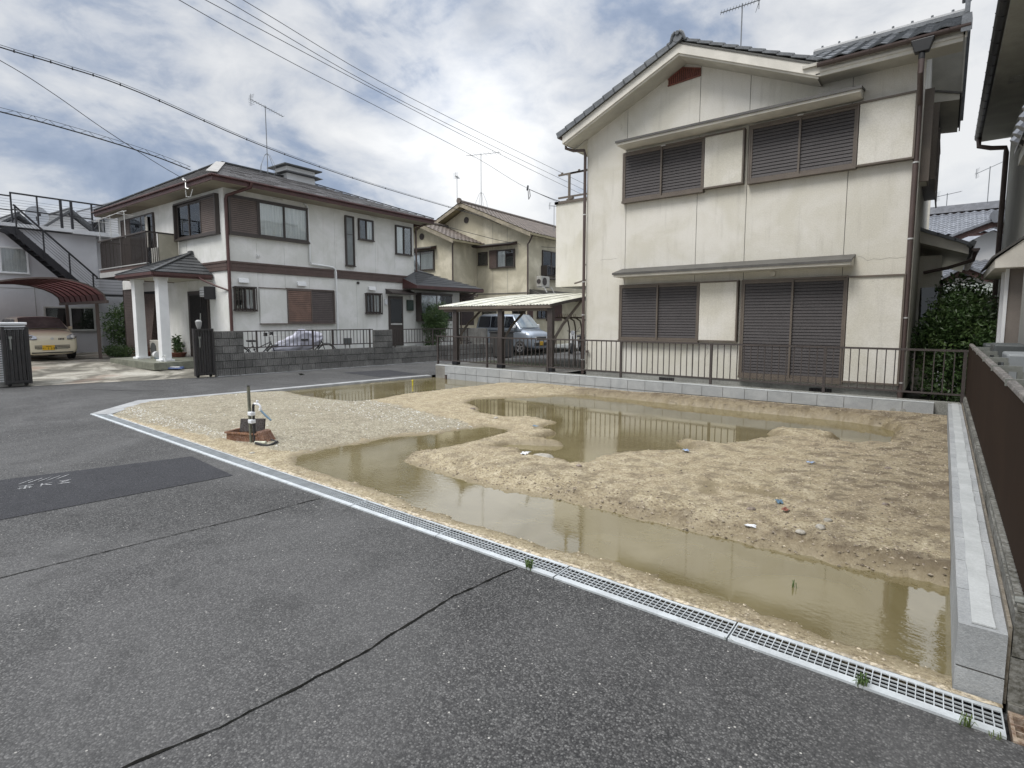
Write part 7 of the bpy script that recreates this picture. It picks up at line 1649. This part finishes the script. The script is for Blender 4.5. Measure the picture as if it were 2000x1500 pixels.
# bicycles behind the railing
def ring(m, c, r, t, n=26, ax='x'):
    m.tube([(c[0], c[1] + math.cos(a) * r, c[2] + math.sin(a) * r) for a in np.linspace(0, 6.2832, n)], t, 6, cap=False)
def bicycle(lab, s, x, rz=0):
    b = thing('bicycle', lab, 'bicycle', (0, 0, 0), 0); 
    q = Matrix.Rotation(R(SWR), 4, 'Z') @ Vector((x, s, 0)); b.location = Vector(SWP) + q + Vector((0, 0, .13)); b.rotation_euler = (R(0), R(3), R(SWR + rz))
    for y in (-.53, .53):
        m = MB(); ring(m, (0, y, .33), .315, .019); w = m.build('wheel', blackr, b, smooth='auto'); m = MB()
        for a in range(14): m.tube([(0, y, .33), (0, y + math.cos(a * .4488) * .31, .33 + math.sin(a * .4488) * .31)], .0025, 3)
        m.build('spokes', alum, w, stuff=True); m = MB(); m.tube([(0, y + math.cos(a) * .355, .33 + math.sin(a) * .355) for a in np.linspace(.2, 2.6, 9)], .014, 5); m.build('mudguard', blackm, w, smooth='auto')
    m = MB(); m.tube([(0, .53, .33), (0, .36, .80)], .014, 6); m.tube([(0, .38, .74), (0, -.02, .30)], .018, 6); m.tube([(0, -.02, .30), (0, -.18, .78)], .016, 6); m.tube([(0, -.53, .33), (0, -.02, .3)], .011, 6); m.tube([(0, -.53, .33), (0, -.15, .68)], .011, 6); m.tube([(0, .37, .78), (0, -.15, .55)], .014, 6); m.build('frame', blackm, b, smooth='auto')
    m = MB(); m.tube([(-.26, .22, .95), (-.2, .32, 1.0), (0, .35, .95), (.2, .32, 1.0), (.26, .22, .95)], .012, 6); m.tube([(0, .36, .8), (0, .35, .96)], .014, 6); m.build('handlebar', alum, b, smooth='auto')
    m = MB(); m.box(-.09, .09, -.32, -.08, .80, .85); m.build('saddle', blackr, b, bevel=.02); return b
b1 = bicycle('black bicycle with wire basket behind the railing at the block pier', 1.30, -.42)
m_ = MB()
for z in (.72, .84, .96): m_.tube([(-.16, .45, z), (.16, .45, z), (.16, .75, z), (-.16, .75, z), (-.16, .45, z)], .006, 4)
for a in range(7): m_.tube([(-.16 + a * .053, .75, .72), (-.16 + a * .053, .75, .96)], .004, 4); m_.tube([(-.16, .45 + a * .05, .72), (-.16, .45 + a * .05, .96)], .004, 4)
m_.build('basket', alum, b1); m_ = MB(); m_.box(-.05, .05, .18, .26, .96, 1.06); m_.box(-.05, .05, .36, .42, .98, 1.08); m_.build('hand_cover', blackr, b1)
b2 = bicycle('bicycle with its wheels showing below the silver cover', 2.92, -.44)
m_ = MB(); gcv = random.Random(3); secs = []
cv = [(1.72, .60, .74, .03), (1.85, .56, .88, .10), (2.05, .54, .98, .15), (2.3, .52, 1.06, .17), (2.50, .52, 1.22, .14), (2.64, .54, 1.34, .08), (2.82, .58, 1.24, .13), (3.05, .66, 1.20, .15), (3.22, .78, 1.18, .12), (3.36, .95, 1.14, .03)]
for s, a, b, hw in cv:
    r_ = []
    for i in range(22):
        t = 2 * math.pi * i / 22; c, sn = math.cos(t), math.sin(t); wob = 1 + .13 * math.sin(i * 2.3 + s * 9) + gcv.uniform(-.06, .06); r_.append((hw * c * wob * (1.0 if sn < 0 else .75), s + gcv.uniform(-.02, .02), (a + b) / 2 + (b - a) / 2 * sn * (1 + .05 * math.sin(i * 3 + s * 7))))
    secs.append(r_)
loft(m_, secs); cv_ = m_.build('bicycle_cover', cloth, smooth='auto'); cv_.location = Vector(SWP) + Matrix.Rotation(R(SWR), 3, 'Z') @ Vector((-.44, 0, 0)); cv_.rotation_euler = (0, 0, R(SWR)); tag(cv_, 'crumpled silver cover draped over the bicycle behind the railing', 'cover')
sd_ = cv_.modifiers.new('s', 'SUBSURF'); sd_.levels = sd_.render_levels = 2
tx = bpy.data.textures.new('folds', 'CLOUDS'); tx.noise_scale = .16; dm = cv_.modifiers.new('d', 'DISPLACE'); dm.texture = tx; dm.strength = .07; dm.texture_coords = 'GLOBAL'
gm_ = thing('gas_meter', 'grey gas pipes and meter low on the white house wall', 'gas meter', (-17.2, 11.6, .1), RZB); m_ = MB(); m_.box(-.05, .08, 0, .3, .55, .8); m_.build('meter_body', greyunit, gm_, bevel=.02); m_ = MB(); m_.tube([(0, .05, 0), (0, .05, .55)], .02, 6); m_.tube([(0, .25, .55), (0, .25, .3), (0, .9, .28), (0, .9, 1.1)], .025, 6); m_.build('meter_pipe', pvcgrey, gm_, smooth='auto')
bc2 = thing('bicycle', 'dark child bicycle beside the reed screen at the end of the ribbed wall', 'bicycle', (-16.0, 17.6, .1), -30)
m_ = MB(); 
for y in (-.35, .35): ring(m_, (0, y, .25), .23, .02)
m_.build('wheel', blackr, bc2, smooth='auto', stuff=False); m_ = MB(); m_.tube([(0, .35, .25), (0, .25, .75)], .02, 6); m_.tube([(0, .25, .6), (0, -.35, .25)], .02, 6); m_.tube([(0, -.1, .35), (0, -.15, .7)], .02, 6); m_.tube([(-.2, .22, .8), (.2, .22, .8)], .014, 6); m_.build('frame', blackm, bc2, smooth='auto'); m_ = MB(); m_.box(-.06, .06, -.25, -.05, .68, .73); m_.build('saddle', blackr, bc2)
for i, (x, y, z0, h_, lab) in enumerate(((-14.3, 17.2, .03, 1.0, 'dark grey storage bin seen between the first two carport posts'),)):
    t = thing('storage_bin', lab, 'bin', (x, y, z0)); m_ = MB(); m_.box(-.4, .4, -.3, .3, 0, h_); m_.build('bin_body', M('dark_grey_plastic', (.04, .038, .036), .6, .2, 4, .05, 60, .05), t, bevel=.03); m_ = MB(); m_.box(-.43, .43, -.33, .33, h_, h_ + .06); m_.build('lid', blackpl, t, bevel=.02)
tw = thing('tall_block_wall', 'tall grey block wall behind the flat carport at the street side', 'wall', (-15.9, 17.3, 0), -8)
for r in range(6):
    for k_ in range(4): piece('block', rb, tw, (-.9 + (k_ + (.0)) * .4, 0, r * .2 + .003))
m_ = MB(); m_.box(-.9, .7, .03, .12, 0, 1.2); m_.build('wall_core', concold, tw)
# potted plants, air conditioner and small things on the porch
def pot(x, y, z, r, h, lab, mat, lf, n, sz, seed, blobs=None):
    t = thing('potted_plant', lab, 'potted plant', (x, y, z)); m = MB(); m.tube([(0, 0, 0), (0, 0, h), (0, 0, h + .02)], [r * .75, r, r * 1.08], 14); m.build('pot', mat, t, smooth='auto'); m = MB(); m.tube([(0, 0, h - .02), (0, 0, h + .1)], .015, 5); m.build('stem', bark, t)
    me = leaf_mesh('foliage', lf, blobs or [(0, 0, h + .15, .18, .18, .16)], n, sz, seed); o = bpy.data.objects.new('foliage', me); COL.objects.link(o); o.parent = t; return t
rB = Matrix.Rotation(R(RZB), 3, 'Z'); bB = lambda x, y, z: tuple(Vector(PB) + rB @ Vector((x, y, z)))
pot(*bB(-2.9, -.35, .32), .26, .12, 'wide terracotta bowl with a grey green plant beside the front door', terra, leafmd, 120, .09, 1, [(0, 0, .25, .15, .15, .14), (.05, .05, .35, .1, .1, .1)])
pot(*bB(-3.3, -.2, .32), .12, .2, 'blue green spiky plant between the porch columns and door', terra, leafdk, 160, .12, 2, [(0, 0, .45, .12, .12, .26)])
pot(*bB(-4.6, -.7, .2), .16, .22, 'brown potted plant with reddish leaves left of the porch slab', terra, leafred, 260, .09, 3, [(0, 0, .4, .3, .3, .25), (-.4, 0, .3, .3, .3, .25)])
pa_ = thing('ac_unit', 'stained white air conditioner standing behind the porch columns', 'air conditioner', bB(-4.15, -.45, .2), RZB); m_ = MB(); m_.box(-.38, .42, -.14, .14, .06, .66); m_.build('casing', acwhite, pa_, bevel=.02); m_ = MB(); m_.tube([(-.05, -.145, .36), (-.05, -.16, .36)], .22, 20); m_.build('fan_grille', greyunit, pa_, smooth='auto'); m_ = MB(); m_.box(-.3, -.2, -.12, .12, 0, .06); m_.box(.2, .3, -.12, .12, 0, .06); m_.build('feet', blackpl, pa_)
hs = thing('hose_reel', 'white hose reel on the porch slab between the columns', 'hose reel', bB(-2.75, -1.05, .315)); m_ = MB(); m_.tube([(-.1, 0, .12), (.1, 0, .12)], .11, 14); m_.build('reel', whitep, hs, smooth='auto'); m_ = MB(); m_.tube([(.0, .1, .01), (.3, .12, .02), (.35, -.05, .02), (.1, -.1, .01)], .012, 6); m_.build('hose', bluep, hs, smooth='auto')
ct = thing('tap_pillar', 'small white tap pillar against the near porch column', 'tap', bB(-.98, -1.48, .315)); m_ = MB(); m_.box(-.03, .03, -.03, .03, 0, .20); m_.build('pillar', whitep, ct, bevel=.006); m_ = MB(); m_.tube([(0, -.03, .17), (0, -.08, .17), (0, -.09, .14)], .012, 6); m_.build('tap_spout', alum, ct, smooth='auto')
nb = thing('folded_sheet', 'blue and white folded sheet lying at the foot of the porch slab', 'sheet', bB(-.55, -1.4, .12), 40); m_ = MB(); m_.hexa([(-.25, -.1, 0), (.25, -.12, 0), (.22, .1, 0), (-.22, .12, 0), (-.22, -.08, .05), (.2, -.1, .04), (.2, .08, .06), (-.2, .1, .04)]); m_.build('sheet', M('blue_sheet', srgb(60, 78, 120), .6, .2, 8, .02, 60, .02), nb); m_ = MB(); m_.hexa([(-.12, -.09, .052), (.16, -.1, .045), (.15, .0, .05), (-.1, .02, .052), (-.12, -.09, .06), (.16, -.1, .055), (.15, .0, .06), (-.1, .02, .06)]); m_.build('white_fold', whitep, nb)

# ================================================================== PLANTS
def shrub(name, lab, cat, loc, blobs, n, sz, lf, seed, stems=(), group=None, long=2.2):
    t = thing(name, lab, cat, loc, 0, group); m = MB(); g = random.Random(seed)
    for (x, y, h_, r) in stems or [(b[0] * .6, b[1] * .6, b[2], .02) for b in blobs[:5]]:
        m.tube([(x * .3, y * .3, 0), (x * .6 + g.uniform(-.04, .04), y * .6, h_ * .5), (x, y, h_)], [r * 1.3, r, r * .4], 6)
    m.build('stem', bark, t); me = leaf_mesh('foliage', lf, blobs, n, sz, seed, long=long); o = bpy.data.objects.new('foliage', me); COL.objects.link(o); o.parent = t; return t
shrub('nandina_shrub', 'airy bamboo-like shrub against the wall by the back door', 'shrub', bB(.75, 8.35, .12), [(0, 0, 1.75, .42, .42, .38), (.1, .12, 1.35, .42, .42, .34), (-.15, -.2, 1.1, .30, .34, .35), (.0, .25, .85, .28, .38, .3), (-.1, -.1, .5, .34, .36, .3), (.1, .35, 2.05, .22, .25, .18), (-.1, -.3, 1.55, .26, .3, .2), (0, .1, 1.2, .4, .5, .3), (0, .5, 1.6, .3, .3, .2)], 6500, .10, leafmd, 4, [(0, .1, 1.7, .014), (.15, .25, 1.5, .012), (-.15, -.2, 1.3, .012), (.05, .35, 1.0, .012)], long=3.0)
for i, (x, y, bl, n_, lf, lab) in enumerate((
    (.12, 12.6, [(0, 0, .55, .55, .5, .5), (-.1, .3, 1.1, .55, .6, .5), (.1, .5, 1.65, .5, .6, .45), (.0, .2, 1.4, .5, .4, .4)], 6500, leafdk, 'dense dark leafy bush filling the gap beside the cream house'),
    (.35, 14.2, [(0, 0, 1.0, .55, .6, .6), (.05, .1, 1.7, .55, .6, .55), (-.1, 0, 2.15, .45, .5, .35), (.1, .2, .5, .5, .5, .4)], 5200, leafmd, 'taller lighter green bush behind the dark one in the gap'),
    (.70, 12.2, [(0, 0, .7, .3, .4, .5), (-.05, .2, 1.15, .3, .4, .4), (.05, .6, .9, .3, .4, .4)], 2600, leafdk, 'narrow green shrub by the end of the slatted fence'))):
    shrub('leafy_bush', lab, 'bush', (x, y, .02), bl, n_, .085, lf, 20 + i)
shrub('garden_bush', 'dark green round bush behind the carport post', 'bush', bB(-7.6, 1.2, .2), [(0, 0, 1.0, .8, .7, .7), (-.3, .3, 1.7, .7, .6, .5), (.4, 0, .6, .6, .6, .4)], 4200, .11, leafdk, 31)
shrub('garden_bush', 'dark shrub in the shade right of the carport post', 'bush', bB(-6.4, .4, .2), [(0, 0, .5, .6, .4, .45), (-.5, .2, .7, .5, .4, .4)], 2600, .10, leafdk, 32)
shrub('ground_cover_bush', 'low mid green ground plants beside the cream car', 'bush', bB(-7.0, -.75, .2), [(0, 0, .15, .7, .35, .2), (-.8, .1, .18, .6, .35, .22), (.7, .1, .15, .4, .3, .18)], 1800, .09, leafmd, 33)
shrub('garden_bush', 'tall shaded bush against the flat roofed house under the arched carport', 'bush', bB(-9.3, .3, .2), [(0, 0, 1.1, .8, .8, .9), (.3, .4, 1.8, .7, .6, .5)], 3800, .11, leafdk, 34)
m_ = MB(); m_.box(-10.4, -8.45, 2.2, 2.35, .1, 1.3); gs_ = thing('stone_wall', 'shaded stone wall behind the garden bushes', 'wall', PB, RZB)
sb_ = MB(); sb_.box(0, .42, 0, .16, 0, .22); sb_ = sb_.mesh('stone_block', conc)
for r in range(6):
    for k_ in range(5): piece('stone_block', sb_, gs_, (-10.6 + k_ * .44 + (.2 if r % 2 else 0), 1.9 + random.uniform(0, .04), .1 + r * .23))
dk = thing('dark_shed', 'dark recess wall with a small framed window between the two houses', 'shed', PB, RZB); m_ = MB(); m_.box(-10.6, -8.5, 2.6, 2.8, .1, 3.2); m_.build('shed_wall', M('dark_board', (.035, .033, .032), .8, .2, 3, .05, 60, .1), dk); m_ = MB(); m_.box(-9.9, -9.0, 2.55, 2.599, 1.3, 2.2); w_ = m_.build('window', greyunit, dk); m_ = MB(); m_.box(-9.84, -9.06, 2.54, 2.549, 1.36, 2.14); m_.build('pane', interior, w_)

# ================================================================== OVERHEAD LINES
def sag(p, q, n=24, s=.25): p = Vector(p); q = Vector(q); return [p.lerp(q, i / n) - Vector((0, 0, s * 4 * (i / n) * (1 - i / n))) for i in range(n + 1)]
def wire(lab, pts, r, group='overhead lines', clips=0, extra=None):
    m = MB(); m.tube(pts, r, 5); t = m.build('overhead_cable', wirem, smooth=True); tag(t, lab, 'cable', group)
    if clips:
        m = MB(); step = max(1, len(pts) // clips)
        for i in range(1, len(pts) - 1, step): p = Vector(pts[i]); m.tube([p + Vector((0, 0, r * 2.2)), p - Vector((0, 0, r * 1.6))], r * 1.15, 6)
        m.build('cable_clip', wirem, t, stuff=True)
    if extra: m = MB(); m.tube([Vector(p) + Vector((0, 0, extra[0])) for p in pts], extra[1], 4); m.build('support_strand', wirem, t)
    return t
def through(a, b, ext0, ext1): a = Vector(a); b = Vector(b); d = (b - a).normalized(); return a - d * ext0, b + d * ext1
def smooth_line(P, k=6):
    P = [Vector(p) for p in P]; out = []
    for i in range(len(P) - 1):
        p0, p1, p2, p3 = P[max(i - 1, 0)], P[i], P[i + 1], P[min(i + 2, len(P) - 1)]
        for j in range(k):
            t = j / k; out.append(.5 * ((2 * p1) + (-p0 + p2) * t + (2 * p0 - 5 * p1 + 4 * p2 - p3) * t * t + (-p0 + 3 * p1 - 3 * p2 + p3) * t ** 3))
    out.append(P[-1]); return out
wire('lowest of the four thin lines crossing the upper sky', smooth_line([(-12.4, .6, 8.75), (-13.575, 5.229, 8.6), (-14.34, 8.142, 8.6), (-15.128, 12.019, 8.6), (-16.335, 17.924, 8.6), (-18.0, 24.0, 8.62), (-19.5, 33, 8.7)]), .0085)
wire('second lowest of the four thin lines crossing the upper sky', smooth_line([(-12.3, .6, 8.7), (-13.4, 5.7, 8.75), (-15.098, 15.69, 8.75), (-16.65, 26.9, 8.75), (-17.6, 36, 8.8)]), .0085)
wire('third from below of the four thin lines crossing the upper sky', smooth_line([(-12.2, .6, 9.0), (-13.33, 6.115, 8.9), (-14.724, 12.795, 8.9), (-16.41, 27.208, 8.9), (-17.4, 36, 8.95)]), .0085)
wire('topmost of the four thin lines crossing the upper sky', smooth_line([(-12.4, .6, 9.3), (-13.543, 6.634, 9.2), (-14.814, 12.878, 9.2), (-16.325, 27.059, 9.2), (-17.3, 36, 9.25)]), .0085)
wire('clipped service line falling from a clamp towards the cream house', smooth_line([(-17.93, 23.74, 8.6), (-16.63, 23.35, 8.0), (-14.95, 22.64, 7.3), (-12.5, 21.6, 6.4)]), .018)
m_ = MB(); m_.tube([(-17.93, 23.8, 8.75), (-17.9, 23.7, 8.5)], .05, 6); m_.tube([(-17.85, 23.7, 8.5), (-17.80, 23.7, 8.0), (-17.7, 23.7, 8.15), (-17.75, 23.7, 8.5)], .02, 5); o_ = m_.build('line_clamp', wirem, smooth='auto'); tag(o_, 'line clamp with a hanging loop where the service line leaves', 'clamp')
wire('thick clipped cable passing in front of the aerial above the white house', smooth_line([(-14.9, .5, 7.05), (-15.024, 2.431, 7.0), (-15.066, 3.4, 7.0), (-15.35, 4.9, 7.0), (-17.052, 8.88, 7.0), (-18.276, 13.677, 7.0), (-19.18, 19.702, 7.0), (-18.37, 20.51, 6.7), (-18.29, 23.2, 6.3)]), .0135, clips=22, extra=(.045, .006))
wire('thick bundled cable running down to the eave of the white house', smooth_line([(-18.5, .5, 6.8), (-18.147, 2.837, 6.6), (-17.95, 3.748, 6.5), (-17.95, 4.842, 6.4), (-18.0, 6.001, 6.27), (-18.315, 7.111, 6.15)]), .017, extra=(.10, .006))
m_ = MB(); pts = []
P_ = smooth_line([(-18.5, .5, 6.8), (-18.147, 2.837, 6.6), (-17.95, 3.748, 6.5), (-17.95, 4.842, 6.4), (-18.0, 6.001, 6.27), (-18.315, 7.111, 6.15)], 40)
for i, p in enumerate(P_): a = i * .42; pts.append(Vector(p) + Vector((math.cos(a) * .05, 0, .05 + math.sin(a) * .05)))
m_.tube(pts, .005, 4); o_ = m_.build('spiral_hanger', wirem); tag(o_, 'spiral hanger wound round the bundled cable by the white house', 'hanger', 'overhead lines')
wire('thin service wire slanting steeply to the eave of the white house', smooth_line([(-16.0, .8, 7.7), (-16.365, 2.63, 7.2), (-16.674, 3.533, 6.9), (-17.224, 4.636, 6.5), (-17.954, 6.003, 6.1), (-18.30, 6.9, 5.84)]), .0085)
wire('service line crossing the wall of the yellowed house', smooth_line([(-17.2, 16.4, 5.65), (-17.166, 18.804, 5.5), (-17.1, 21.0, 5.4), (-16.5, 23.5, 5.35), (-13, 24.5, 5.1), (-9.8, 17.5, 4.9)]), .012)
wi = thing('wire_bracket', 'pale insulator bracket under the left eave of the white house', 'bracket', (-18.3, 6.95, 5.5)); m_ = MB(); m_.tube([(0, 0, .32), (.05, -.02, .15), (.12, -.05, .05), (.2, .0, .02)], .02, 6); m_.tube([(.1, -.05, .0), (.12, -.05, -.2), (.3, .0, -.22), (.35, .05, .0)], .012, 6); m_.tube([(-.05, -.02, .3), (-.12, -.03, .38)], .03, 6); m_.build('insulator', alum, wi, smooth='auto')
